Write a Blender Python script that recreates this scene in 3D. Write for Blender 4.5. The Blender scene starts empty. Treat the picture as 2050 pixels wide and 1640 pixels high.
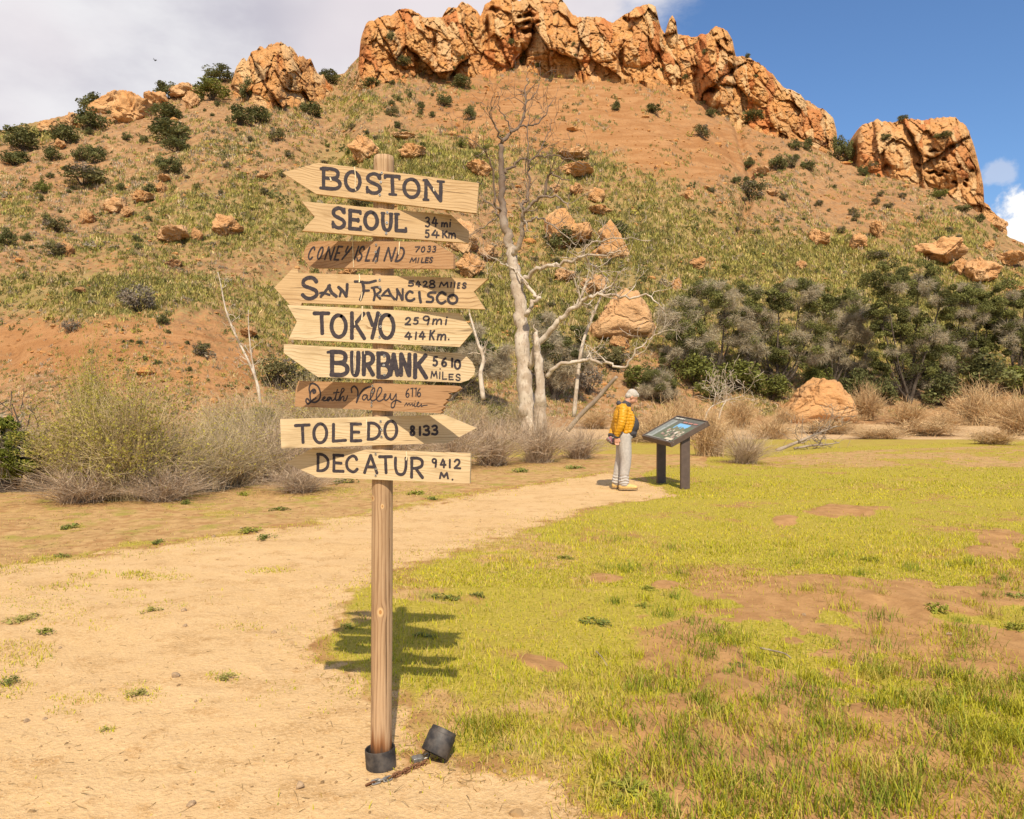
import bpy, math, random
import numpy as np
from mathutils import Vector, Matrix, Euler

S = bpy.context.scene
COL = S.collection
R = math.radians
# ------------------------------------------------------------------ camera, sky, sun, exposure
F, CX, CY = 1480.0, 1025.0, 820.0          # focal length and centre in the photo's own pixels (2050 x 1640)
CAMZ = 1.6
PITCH = math.atan(23 / F)
cd = bpy.data.cameras.new('camera'); cam = bpy.data.objects.new('camera', cd); COL.objects.link(cam)
cd.sensor_width = 36; cd.lens = 36 * F / 2050; cd.clip_start = .05; cd.clip_end = 3000
cam.location = (0, 0, CAMZ); cam.rotation_euler = (R(90) - PITCH, 0, 0)
S.camera = cam
SUNV = Vector((.27, -2.24, 2.45)).normalized()
ELEV = math.asin(SUNV.z); AZ = math.atan2(SUNV.x, SUNV.y)
sd = bpy.data.lights.new('sun', 'SUN'); sun = bpy.data.objects.new('sun', sd); COL.objects.link(sun)
sd.energy = 4.6; sd.angle = R(.5); sd.color = (1, .87, .67)
sun.rotation_euler = SUNV.to_track_quat('Z', 'Y').to_euler()
S.view_settings.view_transform = 'Standard'; S.view_settings.look = 'None'
S.view_settings.exposure = .30; S.view_settings.gamma = 1
S.view_settings.use_curve_mapping = False
S.cycles.max_bounces = 6; S.cycles.transparent_max_bounces = 6

class NT:
    """short-hand for building node trees"""
    def __init__(s, tree): s.t = tree; s.n = tree.nodes; s.n.clear()
    def add(s, typ, props=None, **ins):
        nd = s.n.new(typ)
        for k, v in (props or {}).items(): setattr(nd, k, v)
        for k, v in ins.items(): s.set(nd, k, v)
        return nd
    def set(s, nd, k, v):
        sk = nd.inputs[int(k[1:])] if k[0] == '_' and k[1:].isdigit() else nd.inputs[k.replace('_', ' ')]
        if hasattr(v, 'is_linked') or hasattr(v, 'links'): s.t.links.new(v, sk)
        else:
            if isinstance(v, (tuple, list)) and sk.type == 'RGBA' and len(v) == 3: v = (*v, 1)
            sk.default_value = v
    def math(s, op, a, b=0.0, c=None, clamp=False):
        nd = s.add('ShaderNodeMath', {'operation': op, 'use_clamp': clamp}, _0=a, _1=b)
        if c is not None: s.set(nd, '_2', c)
        return nd.outputs[0]
    def noise(s, vec, scale, detail=4, rough=.55, dist=0.0):
        nd = s.add('ShaderNodeTexNoise', None, Scale=scale, Detail=detail, Roughness=rough, Distortion=dist)
        if vec is not None: s.set(nd, 'Vector', vec)
        return nd.outputs['Fac']
    def vor(s, vec, scale, feature='F1', out='Distance'):
        nd = s.add('ShaderNodeTexVoronoi', {'feature': feature}, Scale=scale)
        if vec is not None: s.set(nd, 'Vector', vec)
        return nd.outputs[out]
    def step(s, x, a, b):
        return s.add('ShaderNodeMapRange', {'interpolation_type': 'SMOOTHSTEP'}, Value=x, From_Min=a, From_Max=b).outputs[0]
    def mix(s, f, a, b, mode='MIX'):
        nd = s.add('ShaderNodeMix', {'data_type': 'RGBA', 'blend_type': mode})
        s.set(nd, '_0', f); s.set(nd, '_6', a); s.set(nd, '_7', b)
        return nd.outputs[2]
    def map(s, vec, sc=(1, 1, 1), loc=(0, 0, 0), rot=(0, 0, 0)):
        return s.add('ShaderNodeMapping', None, Vector=vec, Scale=sc, Location=loc, Rotation=rot).outputs[0]
    def sep(s, v):
        return s.add('ShaderNodeSeparateXYZ', None, Vector=v).outputs

def mat(name):
    m = bpy.data.materials.new(name); m.use_nodes = True
    return m, NT(m.node_tree)

def finish(nt, col, rough=.9, bump=None, bstr=.5, bdist=.02, spec=.2, metal=0.0, transl=0.0):
    p = nt.add('ShaderNodeBsdfPrincipled', None, Base_Color=col, Roughness=rough, Metallic=metal)
    p.inputs['Specular IOR Level'].default_value = spec
    if bump is not None:
        b = nt.add('ShaderNodeBump', None, Strength=bstr, Distance=bdist, Height=bump)
        nt.set(p, 'Normal', b.outputs[0])
    o = nt.add('ShaderNodeOutputMaterial'); out = p.outputs[0]
    if transl:
        t = nt.add('ShaderNodeBsdfTranslucent', None, Color=col)
        mx = nt.add('ShaderNodeMixShader', None, _0=transl, _1=out, _2=t.outputs[0]); out = mx.outputs[0]
    nt.set(o, 'Surface', out)

# ---- the sky: Nishita plus a cloud bank on the left, a cumulus low on the right
W = bpy.data.worlds.new('World'); S.world = W; W.use_nodes = True
nt = NT(W.node_tree)
sky = nt.add('ShaderNodeTexSky', {'sky_type': 'NISHITA', 'sun_disc': False, 'sun_elevation': ELEV, 'sun_rotation': AZ, 'air_density': 1.15, 'dust_density': .15, 'ozone_density': 3.0})
skyc = nt.mix(1.0, sky.outputs[0], (.80, .98, 1.20), 'MULTIPLY')
bg1 = nt.add('ShaderNodeBackground', None, Color=skyc, Strength=.096)
d = nt.add('ShaderNodeTexCoord').outputs['Generated']
dx, dy, dz = nt.sep(d)
az = nt.math('ARCTAN2', dx, dy)
el = nt.math('ARCSINE', dz)
warp = nt.noise(nt.map(d, (1, 1, 1.6)), 2.6, 7, .6)
wisp = nt.noise(nt.map(d, (1, 1, 2.2), (3, 1, 0)), 7, 8, .62)
edge = nt.math('ADD', az, nt.math('MULTIPLY', el, -.35))
edge = nt.math('ADD', edge, nt.math('MULTIPLY', nt.math('SUBTRACT', warp, .5), .30))
edge = nt.math('ADD', edge, nt.math('MULTIPLY', nt.math('SUBTRACT', wisp, .5), .20))
bank = nt.step(edge, .10, -.02)
def puff(u, v, ru, rv, amp):
    a0 = math.atan2((u - CX) / F, 1); e0 = math.atan((797 - v) / F * math.cos(a0))
    x = nt.math('DIVIDE', nt.math('SUBTRACT', az, a0), ru / F); y = nt.math('DIVIDE', nt.math('SUBTRACT', el, e0), rv / F)
    rr = nt.math('SQRT', nt.math('ADD', nt.math('MULTIPLY', x, x), nt.math('MULTIPLY', y, y)))
    rr = nt.math('ADD', rr, nt.math('MULTIPLY', nt.math('SUBTRACT', nt.noise(d, 32, 6, .6), .5), amp))
    return nt.step(rr, 1.05, .62)
p1 = puff(2085, 468, 112, 80, 1.9)
p2 = nt.math('MULTIPLY', puff(1998, 348, 34, 22, 1.6), .4)
tone = nt.noise(nt.map(d, (1, 1, 2.0), (9, 2, 1)), 3.4, 6, .55)
ccol = nt.mix(nt.step(tone, .34, .66), (.52, .50, .56), (.80, .79, .80))
lil = nt.noise(nt.map(d, (1, 1, 1), (1, 7, 3)), 2.2, 3)
ccol = nt.mix(nt.step(lil, .45, .7), ccol, (.76, .70, .72))
ccol = nt.mix(p1, ccol, (1.0, .99, .97))
bg2 = nt.add('ShaderNodeBackground', None, Color=ccol, Strength=.92)
cov = nt.math('MAXIMUM', nt.math('MAXIMUM', nt.math('MULTIPLY', bank, .97), p1), p2)
mx = nt.add('ShaderNodeMixShader', None, _0=cov, _1=bg1.outputs[0], _2=bg2.outputs[0])
o = nt.add('ShaderNodeOutputWorld', None, Surface=mx.outputs[0])

# ------------------------------------------------------------------ helpers: rays, noise, meshes, tags
cp, sp = math.cos(PITCH), math.sin(PITCH)
def ray(u, v):
    u = np.asarray(u, float); v = np.asarray(v, float)
    a = (u - CX) / F; b = (CY - v) / F
    return np.stack([a + 0 * b, cp + b * sp, -sp + b * cp + 0 * a], -1)
def at_y(u, v, y):
    d = ray(u, v); t = np.asarray(y) / d[..., 1]
    return d * t[..., None] + np.array([0, 0, CAMZ])
def gnd(u, v, z=0.0):
    d = ray(u, v); t = (z - CAMZ) / d[..., 2]
    return d * t[..., None] + np.array([0, 0, CAMZ])
def proj(P):
    P = np.asarray(P, float); q = P - np.array([0, 0, CAMZ])
    dep = q[..., 1] * cp - q[..., 2] * sp; up = q[..., 1] * sp + q[..., 2] * cp
    return CX + F * q[..., 0] / dep, CY - F * up / dep

def _h(ix, iy, iz, seed):
    h = (ix.astype(np.int64) * 374761393 + iy.astype(np.int64) * 668265263 + iz.astype(np.int64) * 2147483647 + seed * 1274126177) & 0xFFFFFFFF
    h = ((h ^ (h >> 13)) * 1274126177) & 0xFFFFFFFF
    h = ((h ^ (h >> 16)) * 2246822519) & 0xFFFFFFFF
    return ((h ^ (h >> 15)) & 0xFFFFFF) / float(0xFFFFFF)
def vnoise(x, y, z=0.0, seed=0):
    x, y, z = np.broadcast_arrays(np.asarray(x, float), np.asarray(y, float), np.asarray(z, float))
    xi, yi, zi = np.floor(x), np.floor(y), np.floor(z)
    fx, fy, fz = x - xi, y - yi, z - zi
    fx, fy, fz = [f * f * f * (f * (f * 6 - 15) + 10) for f in (fx, fy, fz)]
    r = 0
    for a in (0, 1):
        for b in (0, 1):
            for c in (0, 1):
                w = (fx if a else 1 - fx) * (fy if b else 1 - fy) * (fz if c else 1 - fz)
                r = r + w * _h(xi + a, yi + b, zi + c, seed)
    return r * 2 - 1
def fbm(x, y, z=0.0, octv=4, seed=0, gain=.5):
    r, a, f, n = 0, 1, 1, 0
    for i in range(octv):
        r = r + a * vnoise(np.asarray(x) * f + 17 * i, np.asarray(y) * f, np.asarray(z) * f, seed + i); n += a; a *= gain; f *= 2.03
    return r / n
def voro(x, y, z=0.0, seed=0, dims=3):
    x, y, z = np.broadcast_arrays(np.asarray(x, float), np.asarray(y, float), np.asarray(z, float))
    xi, yi, zi = np.floor(x), np.floor(y), np.floor(z)
    f1 = np.full(x.shape, 9.0); f2 = f1.copy(); cid = np.zeros(x.shape); ox = np.zeros(x.shape); oy = np.zeros(x.shape)
    for a in (-1, 0, 1):
        for b in (-1, 0, 1):
            for c in ((-1, 0, 1) if dims == 3 else (0,)):
                px, py, pz = xi + a, yi + b, zi + c
                ex = px + _h(px, py, pz, seed) - x; ey = py + _h(px, py, pz, seed + 1) - y
                ez = (pz + _h(px, py, pz, seed + 2) - z) if dims == 3 else 0
                dd = np.sqrt(ex * ex + ey * ey + ez * ez)
                closer = dd < f1
                f2 = np.where(closer, f1, np.minimum(f2, dd)); cid = np.where(closer, _h(px, py, pz, seed + 5), cid); f1 = np.where(closer, dd, f1); ox = np.where(closer, ex, ox); oy = np.where(closer, ey, oy)
    return f1, f2, cid, ox, oy
def sstep(x, a, b):
    t = np.clip((x - a) / (b - a), 0, 1); return t * t * (3 - 2 * t)
def tab(u, pts):
    p = np.array(pts, float); return np.interp(u, p[:, 0], p[:, 1])
def sdpoly(px, py, poly):
    poly = np.asarray(poly, float); n = len(poly)
    d = np.full(px.shape, 1e18); s = np.zeros(px.shape, bool)
    for i in range(n):
        ax, ay = poly[i - 1]; bx, by = poly[i]
        ex, ey = bx - ax, by - ay
        t = np.clip(((px - ax) * ex + (py - ay) * ey) / (ex * ex + ey * ey + 1e-12), 0, 1)
        d = np.minimum(d, (px - ax - t * ex) ** 2 + (py - ay - t * ey) ** 2)
        c = ((ay > py) != (by > py)) & (px < ex * (py - ay) / (ey + 1e-12) + ax)
        s ^= c
    d = np.sqrt(d); return np.where(s, d, -d)      # positive inside

def mesh_np(name, V, T=None, Q=None, col=None, midx=None, smooth=True):
    me = bpy.data.meshes.new(name)
    V = np.asarray(V, np.float32).reshape(-1, 3)
    T = np.zeros((0, 3), np.int32) if T is None else np.asarray(T, np.int32).reshape(-1, 3)
    Q = np.zeros((0, 4), np.int32) if Q is None else np.asarray(Q, np.int32).reshape(-1, 4)
    me.vertices.add(len(V)); me.vertices.foreach_set('co', V.ravel())
    nl = T.size + Q.size; me.loops.add(nl)
    me.loops.foreach_set('vertex_index', np.concatenate([T.ravel(), Q.ravel()]).astype(np.int32))
    me.polygons.add(len(T) + len(Q))
    me.polygons.foreach_set('loop_start', np.concatenate([np.arange(len(T)) * 3, T.size + np.arange(len(Q)) * 4]).astype(np.int32))
    if midx is not None: me.polygons.foreach_set('material_index', np.asarray(midx, np.int32))
    me.polygons.foreach_set('use_smooth', np.full(len(T) + len(Q), smooth, bool))
    me.update(calc_edges=True)
    if col is not None:
        for k, c in (col if isinstance(col, dict) else {'Col': col}).items():
            c = np.asarray(c, np.float32)
            if c.shape[1] == 3: c = np.concatenate([c, np.ones((len(c), 1), np.float32)], 1)
            a = me.attributes.new(k, 'FLOAT_COLOR', 'POINT'); a.data.foreach_set('color', c.ravel())
    me.validate()
    return me

def link(name, me, mats=None, parent=None):
    o = bpy.data.objects.new(name, me); COL.objects.link(o)
    for m in (mats if isinstance(mats, (list, tuple)) else [mats] if mats else []):
        if m.name not in [x.name for x in me.materials if x]: me.materials.append(m)
    if parent is not None: o.parent = parent
    return o
def tag(o, label=None, cat=None, group=None, kind=None):
    for k, v in (('label', label), ('category', cat), ('group', group), ('kind', kind)):
        if v: o[k] = v
    return o
def empty(name, loc, label, cat, group=None, rz=0.0):
    o = bpy.data.objects.new(name, None); COL.objects.link(o); o.location = Vector([float(c) for c in loc]); o.rotation_euler = (0, 0, rz)
    o.empty_display_size = .1
    return tag(o, label, cat, group)

class MB:
    """collects triangles, quads and vertex colours for ONE mesh"""
    def __init__(s): s.V, s.T, s.Q, s.C, s.mt, s.mq, s.n = [], [], [], [], [], [], 0
    def add(s, V, T=None, Q=None, col=(1, 1, 1), m=0):
        V = np.asarray(V, float).reshape(-1, 3); k = len(V)
        c = np.asarray(col, float)
        s.V.append(V); s.C.append(np.broadcast_to(c, (k, 3)) if c.ndim == 1 else c)
        if T is not None and len(T): T = np.asarray(T).reshape(-1, 3); s.T.append(T + s.n); s.mt.append(np.full(len(T), m))
        if Q is not None and len(Q): Q = np.asarray(Q).reshape(-1, 4); s.Q.append(Q + s.n); s.mq.append(np.full(len(Q), m))
        s.n += k
    def tube(s, P, r, sides=6, col=(1, 1, 1), cap=True, m=0, jit=0.0, seed=0):
        P = np.asarray(P, float); n = len(P); r = np.atleast_1d(np.asarray(r, float)); r = np.interp(np.linspace(0, 1, n), np.linspace(0, 1, len(r)), r) if len(r) > 1 else np.full(n, r[0])
        tg = np.gradient(P, axis=0); tg /= np.linalg.norm(tg, axis=1)[:, None] + 1e-9
        ref = np.array([0, 0, 1.0]) if abs(tg[0][2]) < .9 else np.array([1.0, 0, 0])
        X = np.cross(tg, ref); X /= np.linalg.norm(X, axis=1)[:, None] + 1e-9; Y = np.cross(tg, X)
        a = np.arange(sides) / sides * 2 * math.pi
        rr = r[:, None] * np.ones(sides)
        if jit: rr = rr * (1 + jit * np.random.RandomState(seed).uniform(-1, 1, (n, sides)))
        V = P[:, None] + X[:, None] * (np.cos(a) * rr)[..., None] + Y[:, None] * (np.sin(a) * rr)[..., None]
        i = np.arange(n - 1)[:, None] * sides; j = np.arange(sides); k = (j + 1) % sides
        Q = np.stack([i + j, i + k, i + sides + k, i + sides + j], -1).reshape(-1, 4)
        V = V.reshape(-1, 3); T = None
        if cap:
            V = np.concatenate([V, P[:1], P[-1:]]); b = n * sides
            T = np.concatenate([np.stack([0 * j + b, k, j], 1), np.stack([0 * j + b + 1, (n - 1) * sides + j, (n - 1) * sides + k], 1)])
        s.add(V, T, Q, col, m)
    def box(s, c, h, rot=None, col=(1, 1, 1), m=0):
        V = np.array([[x, y, z] for x in (-1, 1) for y in (-1, 1) for z in (-1, 1)]) * np.asarray(h)
        if rot is not None: V = V @ np.array(rot).T
        s.add(V + np.asarray(c), None, [[0, 1, 3, 2], [4, 6, 7, 5], [0, 4, 5, 1], [2, 3, 7, 6], [0, 2, 6, 4], [1, 5, 7, 3]], col, m)
    def mesh(s, name, smooth=True):
        mi = np.concatenate((s.mt or [np.zeros(0)]) + (s.mq or [np.zeros(0)]))
        return mesh_np(name, np.concatenate(s.V), np.concatenate(s.T) if s.T else None, np.concatenate(s.Q) if s.Q else None, np.concatenate(s.C), mi, smooth)

def smooth_path(P, n=6):
    P = np.asarray(P, float)
    if len(P) < 3: return P
    E = np.concatenate([[2 * P[0] - P[1]], P, [2 * P[-1] - P[-2]]]); out = []
    t = (np.arange(n) / n)[:, None]
    for i in range(1, len(E) - 2):
        a, b, c, d_ = E[i - 1], E[i], E[i + 1], E[i + 2]
        out.append(.5 * (2 * b + (c - a) * t + (2 * a - 5 * b + 4 * c - d_) * t ** 2 + (3 * b - a - 3 * c + d_) * t ** 3))
    return np.concatenate(out + [P[-1:]])

def blades(mb, P, L, W_, lean, col, rng, tip=None):
    """grass-like blades: P (n,3) roots; curved, three segments, tapering"""
    n = len(P); L = np.broadcast_to(L, (n,)); W_ = np.broadcast_to(W_, (n,)); lean = np.broadcast_to(lean, (n,))
    th = rng.uniform(0, 2 * np.pi, n); ph = th + np.pi / 2 + rng.uniform(-.6, .6, n)
    hd = np.stack([np.cos(th), np.sin(th), 0 * th], 1); wd = np.stack([np.cos(ph), np.sin(ph), 0 * th], 1)
    rows = []
    for t, w in ((0, .8), (.4, 1), (.75, .65)):
        c = P + hd * (lean * L * t ** 1.7)[:, None]; c = c + np.array([0, 0, 1]) * (L * t * (1 - .35 * lean * t))[:, None]
        rows += [c - wd * (W_ * w / 2)[:, None], c + wd * (W_ * w / 2)[:, None]]
    rows.append(P + hd * (lean * L)[:, None] + np.array([0, 0, 1]) * (L * (1 - .4 * lean))[:, None])
    V = np.stack(rows, 1)
    b = np.arange(n)[:, None] * 7
    Q = np.concatenate([b + [0, 1, 3, 2], b + [2, 3, 5, 4]]); T = b + [4, 5, 6]
    C = np.repeat(np.asarray(col)[:, None], 7, 1).copy()
    if tip is not None: C[:, 4:] = C[:, 4:] * .5 + np.asarray(tip) * .5
    mb.add(V.reshape(-1, 3), T, Q, C.reshape(-1, 3))

def leaves(mb, P, size, col, rng, asp=.55, up=0.0):
    """single leaf-sized rhombs, random orientation"""
    n = len(P); size = np.broadcast_to(size, (n,))
    a = rng.normal(size=(n, 3)); a[:, 2] += up; a /= np.linalg.norm(a, axis=1)[:, None]
    b = rng.normal(size=(n, 3)); b -= a * (a * b).sum(1)[:, None]; b /= np.linalg.norm(b, axis=1)[:, None]
    V = np.stack([P - a * size[:, None], P + b * (size * asp)[:, None], P + a * size[:, None], P - b * (size * asp)[:, None]], 1)
    Q = np.arange(n)[:, None] * 4 + [0, 1, 2, 3]
    mb.add(V.reshape(-1, 3), None, Q, np.repeat(np.asarray(col)[:, None], 4, 1).reshape(-1, 3))

def twigs(mb, P, D, L, W_, col):
    """thin straight twigs as tapering slivers with a bend"""
    n = len(P); D = D / (np.linalg.norm(D, axis=1)[:, None] + 1e-9)
    s = np.cross(D, np.random.RandomState(n).normal(size=(n, 3))); s /= np.linalg.norm(s, axis=1)[:, None] + 1e-9
    L = np.broadcast_to(L, (n,))[:, None]; w = np.broadcast_to(W_, (n,))[:, None]
    bend = np.cross(D, s) * L * .1
    V = np.stack([P - s * w, P + s * w, P + D * L * .5 + bend - s * w * .7, P + D * L * .5 + bend + s * w * .7, P + D * L], 1)
    b = np.arange(n)[:, None] * 5
    mb.add(V.reshape(-1, 3), b + [2, 3, 4], b + [0, 1, 3, 2], np.repeat(np.asarray(col)[:, None], 5, 1).reshape(-1, 3))

def ball(n=16):
    """cube-sphere unit vectors and quads"""
    g = np.linspace(-1, 1, n + 1); V, Q, idx = [], [], {}
    for ax in range(3):
        for sg in (-1, 1):
            ids = np.zeros((n + 1, n + 1), int)
            for i in range(n + 1):
                for j in range(n + 1):
                    p = [0, 0, 0]; p[ax] = sg; p[(ax + 1) % 3] = math.tan(g[i] * math.pi / 4); p[(ax + 2) % 3] = math.tan(g[j] * math.pi / 4)
                    key = tuple(round(c, 5) for c in p)
                    if key not in idx: idx[key] = len(V); V.append(p)
                    ids[i, j] = idx[key]
            for i in range(n):
                for j in range(n):
                    q = [ids[i, j], ids[i + 1, j], ids[i + 1, j + 1], ids[i, j + 1]]
                    Q.append(q if sg > 0 else q[::-1])
    V = np.array(V, float); return V / np.linalg.norm(V, axis=1)[:, None], np.array(Q)
BALL8, BALL20 = ball(8), ball(22)
# ------------------------------------------------------------------ materials of the setting
def make_ground_mat():
    m, nt = mat('ground')
    pos = nt.add('ShaderNodeNewGeometry').outputs['Position']
    a1 = nt.sep(nt.add('ShaderNodeVertexColor', {'layer_name': 'm1'}).outputs[0])   # path, grass, dry
    a2 = nt.sep(nt.add('ShaderNodeVertexColor', {'layer_name': 'm2'}).outputs[0])   # creek, hill, orange
    a3 = nt.sep(nt.add('ShaderNodeVertexColor', {'layer_name': 'm3'}).outputs[0])   # hill green
    n1 = nt.noise(pos, .9, 5); n2 = nt.noise(pos, 6, 5, .6); n3 = nt.noise(pos, 45, 4, .6); n4 = nt.noise(pos, 160, 3, .6)
    fine = nt.math('ADD', nt.math('MULTIPLY', n3, .5), nt.math('MULTIPLY', n4, .5))
    br = nt.math('MULTIPLY', nt.math('SUBTRACT', nt.math('ADD', nt.math('MULTIPLY', n1, .45), nt.math('MULTIPLY', n2, .55)), .5), 1.5)
    def soft(x, lo=.3, hi=.7): return nt.step(nt.math('ADD', x, br), lo, hi)
    sand = nt.mix(nt.step(n1, .3, .7), (.53, .345, .16), (.59, .40, .205))
    sand = nt.mix(nt.step(n2, .52, .72), sand, (.43, .25, .10))
    sand = nt.mix(nt.math('MULTIPLY', nt.step(nt.noise(nt.map(pos, (1, 1.6, 1)), 1.7, 6, .7), .50, .64), .6), sand, (.38, .225, .09))
    sand = nt.mix(nt.step(fine, .42, .66), sand, (.66, .455, .24))
    meadow = nt.mix(nt.step(n2, .35, .65), (.34, .185, .075), (.44, .25, .105))
    gtint = nt.mix(nt.step(n3, .35, .65), (.31, .255, .035), (.43, .34, .065))
    dry = nt.mix(nt.step(n2, .35, .65), (.38, .225, .095), (.50, .32, .14))
    dry = nt.mix(nt.step(nt.noise(pos, 2.3, 4), .5, .68), dry, (.33, .265, .065))
    creek = nt.mix(nt.step(n2, .35, .65), (.58, .41, .23), (.46, .30, .16))
    # hill soil
    h1 = nt.noise(pos, .11, 6, .6); h2 = nt.noise(pos, .55, 6, .65); h3 = nt.noise(pos, 2.6, 5, .65)
    soil = nt.mix(nt.step(h2, .38, .62), (.27, .15, .072), (.40, .225, .105))
    soil = nt.mix(nt.step(h3, .5, .68), soil, (.45, .31, .18))
    strata = nt.noise(nt.map(pos, (.10, .10, .45), (0, 0, 0), (.5, .3, 0)), 1.0, 8, .72, 1.2)
    org = nt.mix(nt.step(strata, .38, .62), (.33, .158, .062), (.42, .225, .10))
    org = nt.mix(nt.step(h3, .56, .7), org, (.24, .11, .045))
    grn = nt.mix(nt.step(h2, .4, .6), (.27, .21, .075), (.34, .25, .10))
    hill = nt.mix(nt.step(nt.math('ADD', a2[2], nt.math('MULTIPLY', nt.math('SUBTRACT', h2, .5), 1.6)), .3, .7), soil, org)
    hill = nt.mix(nt.math('MULTIPLY', nt.step(nt.math('ADD', a3[0], nt.math('MULTIPLY', nt.math('SUBTRACT', h3, .5), 2.2)), .35, .8), .8), hill, grn)
    c = nt.mix(soft(a1[1]), meadow, gtint)
    c = nt.mix(soft(a1[2]), c, dry)
    c = nt.mix(soft(a1[0], .38, .62), c, sand)
    c = nt.mix(soft(a2[0]), c, creek)
    c = nt.mix(nt.step(nt.math('ADD', a2[1], nt.math('MULTIPLY', br, .3)), .35, .65), c, hill)
    spk = nt.vor(pos, 26); c = nt.mix(nt.math('MULTIPLY', nt.step(spk, .16, .05), nt.step(n2, .5, .62)), c, (.22, .13, .06))
    near = nt.math('ADD', nt.math('MULTIPLY', n2, .45), nt.math('ADD', nt.math('MULTIPLY', n3, .30), nt.math('MULTIPLY', n4, .10)))
    far = nt.math('ADD', nt.math('MULTIPLY', h2, 16.0), nt.math('MULTIPLY', h3, 7.0))
    hgt = nt.math('ADD', near, nt.math('MULTIPLY', far, a2[1]))
    finish(nt, c, .95, hgt, .8, .045, .1)
    return m
def make_rock_mat(name='sandstone', k=1.0, scale=1.0, pale=0.0, blocks=False):
    m, nt = mat(name)
    pos = nt.add('ShaderNodeNewGeometry').outputs['Position'] if scale == 1 else nt.add('ShaderNodeTexCoord').outputs['Object']
    s = scale
    oi = nt.add('ShaderNodeObjectInfo').outputs['Random']
    n1 = nt.noise(pos, .16 * s, 5, .6); n2 = nt.noise(pos, .7 * s, 6, .65); n3 = nt.noise(pos, 3.2 * s, 6, .7)
    lay = nt.noise(nt.map(pos, (.12 * s, .12 * s, .8 * s)), 1.0, 6, .65)
    c = nt.mix(nt.step(n1, .35, .65), (.60 * k, .255 * k, .062 * k), (.63 * k, .335 * k, .115 * k))
    c = nt.mix(nt.math('MULTIPLY', nt.step(lay, .5, .66), .75), c, (.42 * k, .165 * k, .05 * k))
    c = nt.mix(nt.math('MULTIPLY', nt.step(n2, .52, .72), .8), c, (.66 * k, .44 * k, .21 * k))
    c = nt.mix(nt.math('MULTIPLY', nt.step(n3, .58, .74), .7), c, (.30 * k, .15 * k, .06 * k))
    c = nt.mix(nt.math('MULTIPLY', nt.step(oi, .55, 1), .35), c, (.62 * k, .42 * k, .24 * k))
    c = nt.mix(nt.math('MULTIPLY', nt.noise(pos, .45 * s, 5, .6), pale), c, (.62, .42, .25))
    c = nt.mix(nt.math('MULTIPLY', nt.step(nt.noise(pos, 6 * s, 5, .7), .5, .75), .5), c, (.26, .135, .065))
    wv = nt.add('ShaderNodeTexVoronoi', {'feature': 'DISTANCE_TO_EDGE'}, Scale=.42 * s)
    wp = nt.add('ShaderNodeVectorMath', {'operation': 'ADD'}, _0=nt.map(pos, (1, 1, .6)), _1=nt.add('ShaderNodeTexNoise', None, Vector=pos, Scale=.5 * s, Detail=4).outputs['Color'])
    nt.set(wv, 'Vector', wp.outputs[0])
    if blocks:                                     # every fractured block has its own weathering; shade in cracks and caves is painted too
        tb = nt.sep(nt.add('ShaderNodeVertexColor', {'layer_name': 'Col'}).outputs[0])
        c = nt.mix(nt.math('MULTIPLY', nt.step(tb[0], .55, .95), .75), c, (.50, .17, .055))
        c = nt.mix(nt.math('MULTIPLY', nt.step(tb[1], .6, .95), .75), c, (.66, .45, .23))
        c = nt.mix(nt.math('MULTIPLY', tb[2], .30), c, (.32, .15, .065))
    crk = nt.step(wv.outputs['Distance'], 0, .06)
    pits = nt.step(nt.vor(nt.map(pos, (1, 1, 1.7)), 1.25 * s), .10, .3)
    h = nt.math('ADD', nt.math('MULTIPLY', n2, 2.2), nt.math('MULTIPLY', n3, .8))
    h = nt.math('ADD', h, nt.math('ADD', nt.math('MULTIPLY', crk, .5), nt.math('MULTIPLY', pits, .35)))
    h = nt.math('ADD', h, nt.math('MULTIPLY', nt.noise(pos, 12 * s, 5, .7), .3))
    finish(nt, c, .92, h, .85 if scale == 1 else 1.0, .36 / s if scale == 1 else .75 / s, .15)
    return m
def make_col_mat(name, rough=.75, transl=.25, var=.35, scale=3.0):
    m, nt = mat(name)
    c = nt.add('ShaderNodeVertexColor', {'layer_name': 'Col'}).outputs[0]
    pos = nt.add('ShaderNodeNewGeometry').outputs['Position']
    f = nt.noise(pos, scale, 3)
    c = nt.mix(1.0, c, nt.mix(f, (1 - var,) * 3, (1 + var,) * 3), 'MULTIPLY')
    finish(nt, c, rough, spec=.25, transl=transl)
    return m
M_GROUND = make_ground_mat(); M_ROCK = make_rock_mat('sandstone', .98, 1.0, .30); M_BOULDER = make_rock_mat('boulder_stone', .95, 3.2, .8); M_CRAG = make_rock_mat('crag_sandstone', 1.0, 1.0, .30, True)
M_LEAF = make_col_mat('leaf', .7, .28, .4); M_GRASS = make_col_mat('grass_blade', .6, .35, .25, 5)
M_TWIG = make_col_mat('dry_twig', .85, .0, .3); M_SCRUB = make_col_mat('scrub_leaf', .85, .22, .35, .6)

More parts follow.
